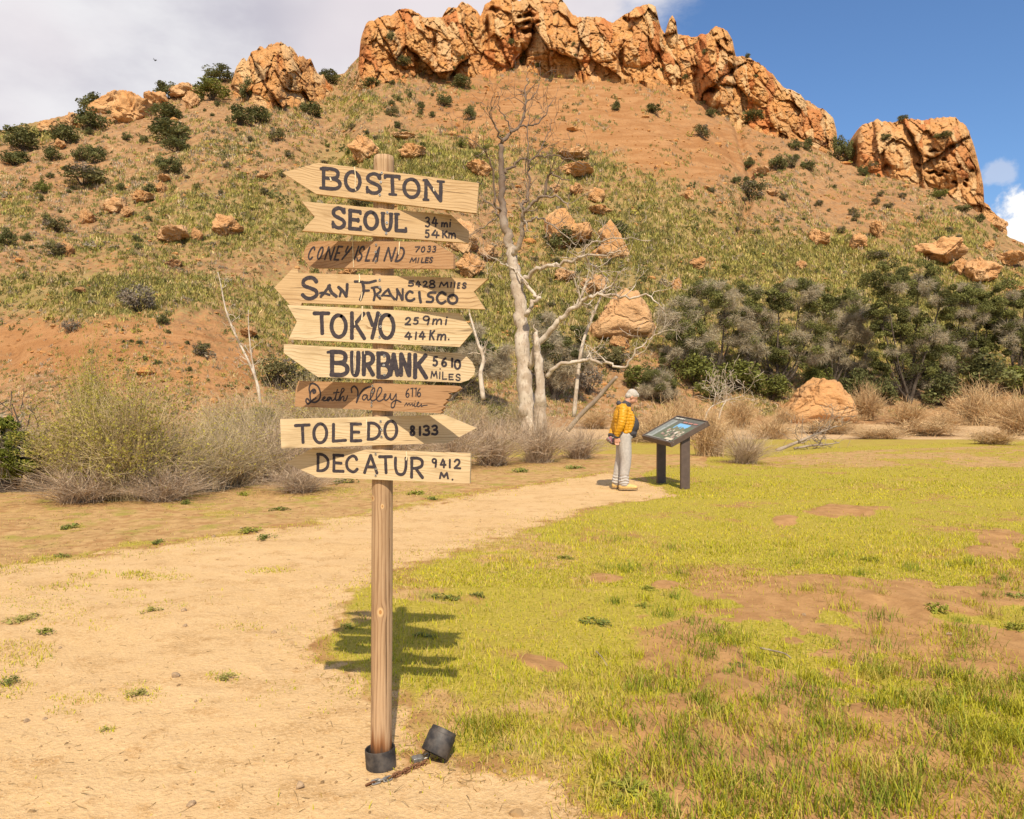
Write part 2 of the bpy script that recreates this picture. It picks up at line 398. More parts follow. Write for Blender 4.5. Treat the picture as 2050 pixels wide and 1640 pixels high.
# ------------------------------------------------------------------ terrain: ground, path, creek bed and hill are one continuous surface
RIDGE = [(-1200, 520), (-600, 400), (-300, 325), (0, 262), (70, 246), (150, 228), (230, 214), (330, 198), (420, 160), (480, 150), (560, 140), (650, 150), (690, 146), (730, 100), (850, 80), (1000, 70), (1300, 85), (1400, 120), (1480, 170), (1600, 240), (1680, 306), (1720, 318), (1800, 330), (1950, 408), (2020, 468), (2050, 484), (2300, 565), (2700, 640), (3400, 700)]
YR = [(-1200, 95), (-600, 110), (0, 128), (470, 165), (720, 185), (1000, 195), (1300, 195), (1500, 188), (1700, 168), (2050, 145), (2700, 130), (3400, 120)]
FOOT = [(-1200, 34), (-300, 36), (0, 37), (300, 38), (600, 42), (900, 46), (1200, 53), (1600, 57), (2050, 59), (3400, 60)]
BANK = [(-1200, 14), (0, 15), (500, 16), (900, 19), (1150, 21), (1450, 20.5), (1700, 24), (2050, 27), (3400, 30)]
_ru = np.array([p[0] for p in RIDGE], float); _rd = ray(_ru, np.array([p[1] for p in RIDGE], float))
_ra = _rd[:, 0] / _rd[:, 1]; _re = _rd[:, 2] / _rd[:, 1]
def height(x, y, fine=True):
    x = np.asarray(x, float); y = np.asarray(y, float); ys = np.maximum(y, .5)
    a = np.clip(x / ys, -1.6, 1.7); u = CX + F * a
    yr = tab(u, YR); ft = tab(u, FOOT); bk = tab(u, BANK)
    zr = CAMZ + np.interp(a, _ra, _re) * yr
    t = (y - ft) / (yr - ft); tc = np.clip(t, 0, 1.3)
    pr = tc * tc / (tc + .05) * 1.05
    pr = .90 * pr + .10 * pr * pr
    zh = zr * np.minimum(pr, 1.0) - np.maximum(t - 1, 0) * (yr - ft) * .22
    bank = np.exp(-((u - 260) / 330) ** 2) * 3.0 * sstep(y, ft + 0, ft + 12) * (1 - sstep(y, ft + 14, ft + 40))   # the bare red bank
    lip = sstep(t, 0, .12)
    rel = fbm(x / 16, y / 22, 0, 4, 3) * 1.7 + fbm(x / 5, y / 14, 0, 4, 9) * .75 - .9 * np.exp(-np.abs(fbm(x / 11, y / 40, 0, 2, 19)) / .05)
    gul = -1.6 * np.exp(-((u - (1488 + 14 * np.sin(y / 9))) / 9) ** 2) * sstep(t, .25, .4) * (1 - sstep(t, .8, .95))
    z = zh + (rel + gul) * lip * (1 - .5 * sstep(t, .75, 1)) + bank
    crk = -.5 * sstep(y, bk, bk + 3.5) * (1 - sstep(t, -.02, .05))
    z = z + crk
    if fine:
        nf = 1 - sstep(y, 40, 60)
        z = z + nf * (.022 * fbm(x * 1.1, y * 1.1, 0, 3, 21) + .007 * fbm(x * 7, y * 7, 0, 3, 31)) + lip * .25 * fbm(x / 1.4, y / 1.4, 0, 3, 41)
    return z
UC = np.concatenate([np.arange(-2200, -120, 45), np.arange(-120, 2171, 3.5), np.arange(2180, 4300, 45)])
AC = (UC - CX) / F
YC = np.concatenate([np.geomspace(.5, 2.4, 16)[:-1], np.geomspace(2.4, 34, 330)[:-1], np.geomspace(34, 225, 300)[:-1], np.geomspace(225, 900, 24)])
GA, GY = np.meshgrid(AC, YC, indexing='ij'); GX = GA * GY
GZ = height(GX, GY)
# visible-surface table: pixel (u, v) -> distance Y of the first ground the sight line meets
_pu, _pv = proj(np.stack([GX, GY, GZ], -1))
VT = np.arange(-40, 1700, 4.0)
_sel = np.where((UC > -120) & (UC < 2170))[0][::2]; UT = UC[_sel]
YT = np.zeros((len(UT), len(VT)))
for i, c in enumerate(_sel):
    v = np.minimum.accumulate(_pv[c]); keep = np.concatenate([[True], np.diff(v) < -1e-6]) & (YC > 1.5) & (YC < 240)
    YT[i] = np.interp(VT, v[keep][::-1], YC[keep][::-1])
def hit(u, v):
    """the point of the ground that stands behind pixel (u, v)"""
    u = np.asarray(u, float); v = np.asarray(v, float)
    fu = np.clip((u - UT[0]) / (UT[1] - UT[0]), 0, len(UT) - 1.001); fv = np.clip((v - VT[0]) / 4.0, 0, len(VT) - 1.001)
    i, j = fu.astype(int), fv.astype(int); a, b = fu - i, fv - j
    Y = YT[i, j] * (1 - a) * (1 - b) + YT[i + 1, j] * a * (1 - b) + YT[i, j + 1] * (1 - a) * b + YT[i + 1, j + 1] * a * b
    P = at_y(u, v, Y); P[..., 2] = height(P[..., 0], P[..., 1]); return P

PATH_PX = [(-700, 1150), (0, 1140), (250, 1100), (480, 1072), (740, 1032), (860, 1004), (1000, 979), (1130, 962), (1215, 948), (1275, 962), (1345, 992), (1200, 1012), (1080, 1050), (950, 1092), (850, 1122), (780, 1150), (700, 1185), (650, 1235), (640, 1300), (690, 1355), (760, 1390), (850, 1430), (850, 1490), (930, 1530), (1060, 1535), (1150, 1575), (1215, 1650), (1260, 2300), (-1500, 2300)]
PATH = gnd([p[0] for p in PATH_PX], [p[1] for p in PATH_PX])[:, :2]
DIRT = [(1880, 1205, 190, 40), (1650, 1190, 120, 38), (1690, 1025, 75, 14), (1570, 1042, 30, 10), (2000, 1090, 60, 30), (1340, 1415, 45, 22), (1275, 1430, 32, 20), (1305, 1455, 40, 28), (1450, 1380, 55, 28), (1420, 1490, 45, 38), (1480, 1530, 60, 30), (1560, 1560, 70, 30), (1370, 1605, 32, 22), (1960, 1590, 110, 45), (1830, 1530, 80, 25), (1990, 1330, 90, 50), (1640, 1390, 70, 20), (1820, 1290, 60, 18), (1100, 1335, 60, 22), (1320, 1330, 60, 16), (1210, 1160, 50, 12), (1330, 1170, 30, 8), (1990, 1395, 60, 18), (1740, 1420, 60, 18), (1890, 1470, 70, 18)]
TUFTPATCH = [(90, 1215, 120, 40), (40, 1300, 80, 30), (10, 1360, 50, 30), (295, 1228, 45, 14), (290, 1385, 50, 20), (165, 1395, 60, 14), (450, 1352, 45, 12), (260, 1190, 60, 12), (480, 1248, 50, 12), (215, 1455, 20, 8), (590, 1375, 20, 10), (330, 1210, 60, 14), (120, 1420, 40, 10), (540, 1140, 60, 8), (300, 1150, 80, 10), (700, 1290, 70, 60), (720, 1375, 50, 30)]
DGRASS = [(380, 1010, 60, 16), (500, 1070, 60, 10), (140, 1055, 35, 12), (300, 1090, 70, 10), (330, 1100, 120, 12), (450, 1030, 60, 9), (200, 1120, 90, 18), (590, 1000, 60, 10), (680, 985, 60, 10), (820, 985, 60, 12), (920, 995, 60, 10), (1060, 940, 90, 10), (130, 1120, 70, 10)]
def ell(u, v, lst, k=1.0):
    r = np.full(u.shape, 9.0)
    for a, b, c, d_ in lst: r = np.minimum(r, np.hypot((u - a) / (c * k), (v - b) / (d_ * k)))
    return r
def masks(x, y):
    """what covers the level ground at (x, y): path, grass, dry litter, creek bed - by place on the ground"""
    u, v = proj(np.stack([x, y, 0 * x], -1))
    n = fbm(x * .9, y * .9, 0, 4, 51); n2 = fbm(x * 3.1, y * 3.1, 0, 3, 61)
    sd = sdpoly(x, y, PATH) + n * .28 + n2 * .10
    pw = .22 + .5 * sstep(v, 1250, 1050) * sstep(u, 1250, 1000)
    path = sstep(sd + .25 * n2 * pw + .1 * fbm(x * 8, y * 8, 0, 2, 68), -pw, pw)
    tp = 1 - sstep(ell(u, v, TUFTPATCH) + n2 * .5 + n * .3, .55, 1.1)
    dirt = 1 - sstep(ell(u, v, DIRT) + n2 * .45 + n * .3, .7, 1.15)
    bk = tab(u, BANK)
    # left / far side of the path is dry litter; the right meadow is green with a reddish dry band at the far edge
    side = sdpoly(x, y, np.concatenate([PATH[:11], gnd([1290, 1330, 1420, 1440, -1600], [950, 935, 925, 880, 880])[:, :2]]))
    left = sstep(side, -.3, .5) * (1 - path)
    far = sstep(y, 15.5, 18.5) * sstep(n + n2 * .5, -.35, .25) * (1 - sstep(y, bk - 2.4, bk - 1.0)) * (1 - left)
    lr = sstep(u, 1120, 1450) * sstep(v, 1060, 1250)
    brk = sstep(n2 * .75 + .65 * n + .35 * fbm(x * 7, y * 7, 0, 2, 66), -.03, .18)
    g = np.clip(.82 + n * .5 + n2 * .30, 0, 1) * (1 - dirt) * (1 - .92 * lr * (1 - brk))
    g = np.where(left > .5, np.clip(n * .8 + n2 * .5 - .08, 0, 1) * .5 + .75 * (1 - sstep(ell(u, v, DGRASS) + n2 * .5, .6, 1.2)), g)
    g = np.clip(g, 0, 1) * (1 - path); g = g * (1 - .8 * far)
    g = np.maximum(g, tp * path * .95)
    g = np.maximum(g, .34 * path * sstep(n2 + .5 * n, .30, .55) * sstep(v, 1500, 1380))
    drym = np.clip(.75 * sstep(fbm(x * 1.3, y * 1.3, 0, 3, 88) + .35 * n2, -.05, .35) * sstep(u, 1300, 1050), 0, 1) * (1 - left) * (1 - path)
    dry = np.clip(np.maximum(np.maximum(left * (.55 + .45 * sstep(n2 + n, -.3, .2)), far), drym), 0, 1)
    creek = sstep(y, bk + .2 + n * .5, bk + 2.0 + n * .5)
    return path * (1 - creek), g * (1 - creek), dry * (1 - creek), creek, left, far, dirt

# hill zones, in the hill's own pixels of the photograph: bare orange scree and green brush
ORG = [(1150, 225, 330, 95, 1.0), (1380, 300, 200, 80, .8), (1000, 190, 200, 40, .6), (1480, 430, 130, 60, .35), (1700, 400, 230, 60, .4), (1830, 460, 150, 40, .55), (270, 700, 260, 75, 1.1), (60, 690, 120, 60, .8), (450, 730, 120, 70, .9), (200, 600, 90, 25, .5), (230, 530, 120, 25, .4), (80, 350, 160, 50, .35), (300, 400, 160, 40, .25), (900, 880, 100, 30, .4), (1050, 470, 60, 60, .6), (480, 170, 240, 60, .35)]
GRN = [(560, 440, 420, 110, .65), (820, 330, 230, 65, 1.0), (180, 590, 320, 55, .95), (300, 500, 300, 60, .5), (1000, 620, 380, 120, .9), (1250, 470, 260, 110, .85), (1300, 600, 300, 110, .9), (1600, 520, 320, 70, .8), (1750, 640, 420, 130, 1.0), (1900, 480, 200, 60, .55), (560, 620, 140, 100, .75), (1480, 380, 170, 40, .3), (800, 700, 260, 110, .8), (1150, 340, 130, 50, .7), (60, 260, 120, 40, .6), (700, 215, 200, 50, .45), (30, 420, 60, 60, .5), (1300, 370, 120, 40, .5), (440, 300, 200, 60, .35)]
def zone(u, v, lst):
    r = 0 * u
    for a, b, c, d_, k in lst: r = np.maximum(r, k * np.exp(-((u - a) / c) ** 2 - ((v - b) / d_) ** 2) * 1.25)
    return np.clip(r, 0, 1)
_gu, _gv = proj(np.stack([GX, GY, GZ], -1)); _gu = np.clip(_gu, -4000, 6000); _gv = np.clip(_gv, -2000, 4000)
MP, MG, MD, MC, ML, MFAR, MDIRT = masks(GX, GY)
FTG = tab(CX + F * GA, FOOT)
HILLM = sstep(GY, FTG - 4, FTG + 3)
# gopher mounds: bare dirt stands a little proud
GZ = GZ + .03 * MDIRT * (.5 + fbm(GX * 2.5, GY * 2.5, 0, 3, 77)) * (1 - MC) - .012 * MP
ORGV, GRNV = zone(_gu, _gv, ORG), zone(_gu, _gv, GRN)
_m1 = np.stack([MP, MG, MD], -1).reshape(-1, 3); _m2 = np.stack([MC, HILLM, ORGV], -1).reshape(-1, 3); _m3 = np.stack([GRNV, 0 * GRNV, 0 * GRNV], -1).reshape(-1, 3)
_V = np.stack([GX, GY, GZ], -1).reshape(-1, 3)
ni, nj = GX.shape
_i, _j = np.meshgrid(np.arange(ni - 1), np.arange(nj - 1), indexing='ij')
_Q = np.stack([_i * nj + _j, (_i + 1) * nj + _j, (_i + 1) * nj + _j + 1, _i * nj + _j + 1], -1).reshape(-1, 4)
_cl = np.where(HILLM > .5, 3, np.where(MC > .5, 2, np.where(MP > .5, 1, 0)))[:-1, :-1].reshape(-1)
for k, nm in enumerate(('ground', 'path', 'creek_bed', 'hillside')):
    q = _Q[_cl == k]; ids, inv = np.unique(q, return_inverse=True)
    VV = _V[ids]; QQ = inv.reshape(-1, 4); c = {'m1': _m1[ids], 'm2': _m2[ids], 'm3': _m3[ids]}
    if k == 0:                                     # level ground behind and beside the viewer
        ex = np.array([[-300, -200, -.08], [300, -200, -.08], [300, 30, -.08], [-300, 30, -.08]], float); n0 = len(VV)
        VV = np.concatenate([VV, ex]); QQ = np.concatenate([QQ, [[n0, n0 + 1, n0 + 2, n0 + 3]]])
        c = {kk: np.concatenate([vv, np.tile([[0, .6, .3]] if kk == 'm1' else [[0, 0, 0]], (4, 1))]) for kk, vv in c.items()}
    tag(link(nm, mesh_np(nm, VV, None, QQ, c), M_GROUND), kind='structure')

# ------------------------------------------------------------------ sandstone crags along the crest
def crag(name, sky_pts, base_pts, bulges, holes, label, seed, du=1.6, rows=120, amp=1.0, lean=.22, capd=14.0, jag=6.0):
    sk = np.array(sky_pts, float); bs = np.array(base_pts, float)
    # skyline is followed by arc length so that steep flanks stay sampled
    u = np.arange(sk[:, 0].min(), sk[:, 0].max() + .1, du)
    vt = np.interp(u, sk[:, 0], sk[:, 1]); vb = np.interp(u, bs[:, 0], bs[:, 1])
    vt = vt + jag * fbm(u / 13, seed, 0, 5, seed, .62)
    vb = np.maximum(vb, vt + 4)
    yb = hit(u, vb)[:, 1]
    ker = np.ones(41) / 41; yb = np.convolve(np.pad(yb, 20, 'edge'), ker, 'valid')
    s = np.concatenate([[-.25, -.12], np.linspace(0, 1, rows)])
    vv = vb[:, None] + (vt - vb)[:, None] * s; uu = np.repeat(u[:, None], len(s), 1)
    k = yb.mean() / F
    X, Z = uu * k, -vv * k
    hgt = (vb[:, None] - vv) * k
    wx = X + 1.0 * fbm(X / 5, Z / 5, 0, 3, seed + 1) + .22 * Z; wz = Z + 1.2 * fbm(X / 5, Z / 5, 7, 3, seed + 2)
    ids = []
    def facet(sx, sz, sd_, step_, tilt, crack, cw):
        f1, f2, c, ox, oz = voro(wx / sx, wz / sz, 0, sd_, 2)
        gx = np.mod(c * 917.3, 1) - .5; gz = np.mod(c * 389.7, 1) - .5
        ids.append((c, np.exp(-(f2 - f1) / cw)))
        return step_ * (c - .5) + tilt * (gx * ox + (gz + .25) * oz) - crack * np.exp(-(f2 - f1) / cw)
    D = facet(10, 26, seed + 3, 5.0, 6.5, 1.3, .03) + facet(3.8, 8, seed + 4, 1.9, 3.4, .45, .03) + facet(1.6, 2.8, seed + 6, .6, 1.5, .15, .04) + facet(.75, 1.0, seed + 7, .2, .7, .05, .06)
    D = D - .5 * np.exp(-np.abs(fbm(X / 3.6, Z / 22, 3, 3, seed + 21)) / .03) - .22 * np.exp(-np.abs(fbm(X / 5 + Z / 9, Z / 1.6, 5, 3, seed + 22)) / .03)
    D = amp * D + .8 * fbm(X / 6, Z / 9, 0, 3, seed + 8, .5) + .45 * fbm(X / 1.1, Z / 1.1, 0, 4, seed + 9, .7)
    for (a, b, c, d_, h_) in bulges:
        q = np.clip(1 - np.abs((uu - a + 5 * fbm(Z / 3, X / 9, 0, 2, seed + 12)) / c) ** 2.6 - np.abs((vv - b) / d_) ** 2.6, 0, 1)
        D = D + .62 * h_ * q ** .6
    for (a, b, c, d_, h_) in holes:
        q = ((uu - a) / c) ** 2 + ((vv - b + 1.5 * np.sin(uu / 3)) / d_) ** 2
        D = D - h_ * np.exp(-q ** 2)
    D = D - 2.0 * np.clip(s, 0, 1)[None] ** 10 + 1.5 * (1 - np.clip(s, 0, 1)[None]) ** 3
    edge = np.minimum(u - u[0], u[-1] - u)[:, None]
    D = D - 3 * np.exp(-edge * k / 1.0)
    Y = yb[:, None] + lean * hgt - D
    P = at_y(uu, vv, Y)
    cap = []
    top = P[:, -1]
    for j in range(1, 9):                          # the crag's back: over the top and down behind
        b = (j / 8) ** 1.3 * capd
        q = top + np.array([0, 1, 0]) * b
        q = q + np.array([0, 0, 1]) * (-.06 * b - .10 * b * b / capd * 3)[..., None] if False else q
        q[:, 2] += -.05 * b - .5 * b * b / capd
        q[:, 0] += (q[:, 1] - top[:, 1]) * 0
        cap.append(q)
    A = np.concatenate([P, np.stack(cap, 1)], 1); n, m_ = A.shape[:2]
    i, j = np.meshgrid(np.arange(n - 1), np.arange(m_ - 1), indexing='ij')
    Q = np.stack([i * m_ + j, (i + 1) * m_ + j, (i + 1) * m_ + j + 1, i * m_ + j + 1], -1).reshape(-1, 4)
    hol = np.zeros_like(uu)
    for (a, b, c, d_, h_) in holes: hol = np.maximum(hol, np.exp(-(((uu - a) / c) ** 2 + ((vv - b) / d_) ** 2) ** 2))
    tint = np.stack([np.mod(ids[1][0] * 7.3 + ids[2][0] * .35, 1), np.mod(ids[1][0] * 3.1 + ids[2][0] * .5 + .3, 1), np.clip(.7 * ids[0][1] + .6 * ids[1][1] + .5 * ids[2][1] + .5 * hol, 0, 1)], -1)  # third channel: painted shade for cracks and cave holes
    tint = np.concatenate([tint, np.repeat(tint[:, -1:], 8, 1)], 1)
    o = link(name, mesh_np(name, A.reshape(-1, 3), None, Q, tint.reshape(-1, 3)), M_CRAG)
    return tag(o, label, 'rock outcrop')
MAIN_SKY = [(712, 172), (716, 140), (722, 78), (735, 45), (765, 32), (790, 26), (805, 16), (822, 20), (850, 34), (885, 36), (897, 12), (915, 14), (925, 4), (945, 12), (955, 20), (962, 34), (970, 10), (985, 0), (1000, -10), (1030, -6), (1040, 2), (1060, -12), (1100, -8), (1125, -2), (1140, 20), (1155, 36), (1175, 33), (1210, 38), (1230, 46), (1245, 36), (1270, 15), (1298, 8), (1312, 12), (1324, 58), (1331, 66), (1340, 36), (1346, 28), (1354, 44), (1357, 68), (1390, 75), (1410, 68), (1432, 53), (1455, 60), (1466, 78), (1473, 112), (1500, 116), (1522, 126), (1545, 150), (1570, 174), (1600, 188), (1622, 205), (1650, 220), (1668, 236), (1675, 262), (1678, 304)]
MAIN_BASE = [(712, 176), (760, 168), (850, 156), (950, 150), (1040, 140), (1130, 150), (1250, 158), (1330, 172), (1395, 196), (1440, 235), (1480, 246), (1560, 268), (1620, 290), (1680, 316)]
crag('sandstone_crag', MAIN_SKY, MAIN_BASE,
     [(1435, 130, 42, 85, 5.5), (1275, 70, 52, 66, 4.5), (1345, 60, 16, 36, 2.5), (1000, 60, 34, 75, 4.0), (1080, 50, 62, 70, 4.0), (930, 55, 32, 60, 3.0), (1190, 85, 60, 40, 3.6), (1130, 95, 50, 40, 2.4), (760, 70, 42, 50, 3.0), (840, 80, 40, 50, 2.4), (1515, 160, 38, 50, 3.6), (1575, 215, 42, 50, 3.4), (1640, 260, 30, 44, 3.2), (1460, 210, 24, 40, 3), (858, 122, 20, 16, 2.6), (1220, 120, 34, 26, 2.2), (1360, 130, 34, 40, 2.4)],
     [(1060, 30, 12, 5, 4), (1058, 62, 14, 5, 4.5), (1040, 35, 6, 4, 3), (1055, 45, 9, 4, 3), (1075, 45, 7, 4, 3), (1025, 76, 4, 16, 3), (990, 20, 10, 6, 3), (975, 70, 5, 34, 4), (1047, 115, 8, 22, 4.5), (1255, 40, 9, 5, 2.5), (1460, 140, 9, 14, 3.5), (1440, 95, 5, 5, 2), (1425, 180, 14, 5, 2.5), (1243, 120, 6, 30, 4), (870, 100, 5, 26, 3), (785, 60, 8, 5, 2), (880, 160, 14, 5, 2.5), (1430, 70, 5, 3, 1.6), (1437, 86, 4, 5, 1.6), (1404, 95, 5, 14, 2)],
     'long orange sandstone cliff with caves along the top of the hill', 11)
crag('sandstone_crag', [(1708, 330), (1713, 300), (1717, 266), (1725, 250), (1758, 240), (1766, 244), (1790, 244), (1812, 234), (1850, 240), (1880, 234), (1912, 234), (1928, 246), (1940, 264), (1950, 290), (1957, 318), (1964, 345), (1970, 378), (1967, 400), (1990, 424), (2012, 445), (2018, 466)],
     [(1708, 335), (1740, 345), (1800, 362), (1860, 376), (1920, 405), (1960, 428), (2018, 470)],
     [(1860, 310, 90, 70, 5.0), (1745, 290, 34, 55, 3.6), (1920, 290, 50, 70, 3.0), (1950, 390, 26, 34, 2), (1800, 300, 30, 40, 2.4)],
     [(1870, 302, 10, 3, 2.5), (1858, 315, 7, 3, 2.5), (1890, 320, 5, 4, 2), (1866, 345, 12, 3, 3), (1892, 344, 7, 3, 2.5), (1920, 332, 4, 4, 2), (1880, 350, 8, 3, 2.5), (1910, 365, 6, 3, 2.5), (1932, 370, 5, 5, 2.5), (1945, 342, 5, 4, 2), (1935, 360, 4, 4, 2), (1778, 335, 8, 6, 2), (1712, 310, 4, 30, 3), (1905, 295, 6, 3, 2), (1840, 330, 6, 3, 2)],
     'separate domed orange crag riddled with small holes at the right end of the crest', 33, amp=.75)
crag('sandstone_crag', [(462, 172), (470, 138), (490, 117), (515, 102), (538, 94), (552, 88), (568, 84), (580, 96), (600, 106), (620, 118), (636, 138), (650, 158), (668, 182)],
     [(462, 186), (500, 205), (560, 214), (620, 204), (650, 190), (668, 186)],
     [(505, 150, 40, 40, 3.2), (570, 130, 40, 44, 3.4), (548, 160, 20, 44, 3.0), (595, 150, 24, 34, 2.6), (530, 190, 40, 24, 2), (620, 170, 30, 24, 2)],
     [(560, 126, 5, 22, 2.5), (580, 165, 6, 14, 2.5), (536, 150, 4, 26, 2.0)],
     'pointed orange crag on the left shoulder of the hill', 57, amp=1.15, capd=9, jag=14, lean=.5)
# ------------------------------------------------------------------ the signpost
def make_wood(name, axis, light, dark, deep, stain=False, knots=(), scale=1.0, paint_wear=False):
    m, nt = mat(name)
    pos = nt.add('ShaderNodeTexCoord').outputs['Object']
    rnd = nt.add('ShaderNodeObjectInfo').outputs['Random']
    off = nt.add('ShaderNodeCombineXYZ', None, _0=nt.math('MULTIPLY', rnd, 31.0), _1=nt.math('MULTIPLY', rnd, 17.0), _2=nt.math('MULTIPLY', rnd, 53.0)).outputs[0]
    pv = nt.add('ShaderNodeVectorMath', {'operation': 'ADD'}, _0=pos, _1=off).outputs[0]
    halo = None
    for (kx, kz, kr) in knots:                       # grain flows round each knot
        px, py, pz = nt.sep(pos)
        ddx = nt.math('DIVIDE', nt.math('SUBTRACT', px, kx), kr); ddz = nt.math('DIVIDE', nt.math('SUBTRACT', pz, kz), kr * 1.5)
        r = nt.math('SQRT', nt.math('ADD', nt.math('MULTIPLY', ddx, ddx), nt.math('MULTIPLY', ddz, ddz)))
        front = nt.step(py, 0, -.01)
        r = nt.math('ADD', r, nt.math('MULTIPLY', nt.math('SUBTRACT', 1.0, front), 9))
        e = nt.math('POWER', 2.718, nt.math('MULTIPLY', nt.math('MULTIPLY', r, r), -.35))
        push = nt.add('ShaderNodeCombineXYZ', None, _0=nt.math('MULTIPLY', nt.math('MULTIPLY', e, ddx), -kr * .9), _1=0.0, _2=0.0).outputs[0]
        pv = nt.add('ShaderNodeVectorMath', {'operation': 'ADD'}, _0=pv, _1=push).outputs[0]
        h = nt.math('SUBTRACT', nt.step(r, 1.25, .8), 0.0); core = nt.step(r, .55, .4)
        halo = (h, core, r) if halo is None else (nt.math('MAXIMUM', halo[0], h), nt.math('MAXIMUM', halo[1], core), nt.math('MINIMUM', halo[2], r))
    s = (1.6, 14, 22) if axis == 'x' else (30, 30, 1.5)
    v = nt.map(pv, tuple(c * scale for c in s))
    wob = nt.noise(nt.map(pv, (2.2, 3, 6) if axis == 'x' else (7, 7, 1.6)), 1.0, 3)
    v2 = nt.add('ShaderNodeVectorMath', {'operation': 'ADD'}, _0=v, _1=nt.add('ShaderNodeCombineXYZ', None, _0=nt.math('MULTIPLY', wob, 1.0), _1=nt.math('MULTIPLY', wob, 3.0), _2=nt.math('MULTIPLY', wob, 3.0)).outputs[0]).outputs[0]
    wv = nt.add('ShaderNodeTexWave', {'bands_direction': 'Z' if axis == 'x' else 'X', 'wave_profile': 'SAW'}, Vector=v2, Scale=1.05 if axis == 'x' else .62, Distortion=4.5 if axis == 'x' else 7.0, Detail=4, Detail_Scale=.7, Detail_Roughness=.55).outputs['Fac']
    fib = nt.noise(nt.map(pv, (4, 60, 160) if axis == 'x' else (150, 150, 4)), 1.0, 3, .6)
    ton = nt.noise(nt.map(pv, (3, 6, 9) if axis == 'x' else (10, 10, 2.2)), 1.0, 4)
    band = nt.step(nt.noise(nt.map(pv, (1.2, 5, 13) if axis == 'x' else (14, 14, 1)), 1.0, 3), .40, .62)
    c = nt.mix(nt.math('MULTIPLY', nt.step(wv, .5, 1.0), nt.math('MULTIPLY_ADD', band, .8, .2)), light, dark)
    c = nt.mix(nt.math('MULTIPLY', nt.step(wv, .84, 1.0), nt.math('MULTIPLY_ADD', band, .85, .15)), c, deep)
    c = nt.mix(nt.math('MULTIPLY', nt.step(ton, .45, .7), .5), c, dark)
    c = nt.mix(nt.math('MULTIPLY', nt.step(fib, .5, .72), .38 if axis == 'x' else .6), c, deep)
    st_ = nt.noise(nt.map(pv, (5, 5, 14) if axis == 'x' else (9, 9, 1.6), (3, 1, 7)), 1.0, 6, .65)
    c = nt.mix(nt.math('MULTIPLY', nt.step(st_, .52, .72), .6), c, tuple(x * .8 for x in dark))
    c = nt.mix(nt.math('MULTIPLY', nt.step(st_, .40, .25), .35), c, (.58, .47, .34))
    chk = nt.noise(nt.map(pv, (3.5, 60, 70) if axis == 'x' else (55, 55, 1.1)), 1.0, 2)
    c = nt.mix(nt.math('MULTIPLY', nt.step(chk, .66, .74), .8), c, tuple(x * .45 for x in deep))
    if halo:
        ring = nt.math('SINE', nt.math('MULTIPLY', halo[2], 16))
        c = nt.mix(nt.math('MULTIPLY', halo[0], .75), c, (.66, .44, .22))
        c = nt.mix(nt.math('MULTIPLY', nt.math('MULTIPLY', halo[0], nt.step(ring, .3, .9)), .3), c, (.42, .22, .08))
        c = nt.mix(halo[1], c, (.40, .20, .07))
    if stain:                                        # damp rot just above the pipe sleeve
        pz = nt.sep(pos)[2]
        st = nt.math('ADD', pz, nt.math('MULTIPLY', nt.noise(nt.map(pv, (55, 55, 2)), 1.0, 3), -.20))
        c = nt.mix(nt.step(st, .085, -.02), c, (.20, .075, .022))
        c = nt.mix(nt.step(st, .02, -.05), c, (.085, .045, .025))
    hgt = nt.math('SUBTRACT', nt.math('MULTIPLY', fib, .5), nt.math('ADD', nt.math('MULTIPLY', nt.step(wv, .86, 1), .4), nt.math('MULTIPLY', nt.step(chk, .7, .78), 1.5)))
    finish(nt, c, .8, hgt, .45, .0012, .2)
    return m
M_PINE = make_wood('pale_board_wood', 'x', (.55, .385, .215), (.42, .265, .125), (.20, .105, .05))
M_PINE2 = make_wood('bleached_board_wood', 'x', (.61, .47, .29), (.50, .355, .19), (.28, .17, .085))
M_BROWN = make_wood('brown_board_wood', 'x', (.43, .255, .135), (.35, .185, .085), (.20, .095, .045))
def make_paint():
    m, nt = mat('sign_paint')
    pos = nt.add('ShaderNodeTexCoord').outputs['Object']
    n = nt.noise(pos, 60, 5, .65); n2 = nt.noise(nt.map(pos, (8, 40, 120)), 1.0, 4, .6)
    c = nt.mix(nt.step(n, .35, .7), (.035, .028, .034), (.062, .05, .055))
    c = nt.mix(nt.math('MULTIPLY', nt.step(n2, .60, .72), .6), c, (.16, .10, .07))
    finish(nt, c, .75, n, .2, .0004, .25)
    return m
M_PAINT = make_paint()
def plain(name, c, rough=.6, metal=0.0, nscale=30, var=.3, c2=None, bd=.002, spec=.3, obj=True):
    m, nt = mat(name)
    pos = nt.add('ShaderNodeTexCoord').outputs['Object'] if obj else nt.add('ShaderNodeNewGeometry').outputs['Position']
    n = nt.noise(pos, nscale, 5, .6)
    a = tuple(x * (1 - var) for x in c); b = c2 or tuple(min(1, x * (1 + var)) for x in c)
    finish(nt, nt.mix(nt.step(n, .35, .68), a, b), rough, n, .35, bd, spec, metal)
    return m
M_CRACK = plain('pale_filler', (.74, .60, .40), .9); M_SCREW = plain('zinc_screw', (.45, .42, .38), .4, .7)
M_SCREWD = plain('screw_recess', (.03, .03, .03), .6)

PB = gnd(763, 1534); PY = float(PB[1])
PT = at_y(768.5, 314, PY)
PR = .0452
sign = empty('signpost', PB, 'tall wooden direction signpost with nine hand lettered arrow boards', 'signpost')
def axis_at(z): t = (z - PB[2]) / (PT[2] - PB[2]); return PB + (PT - PB) * t

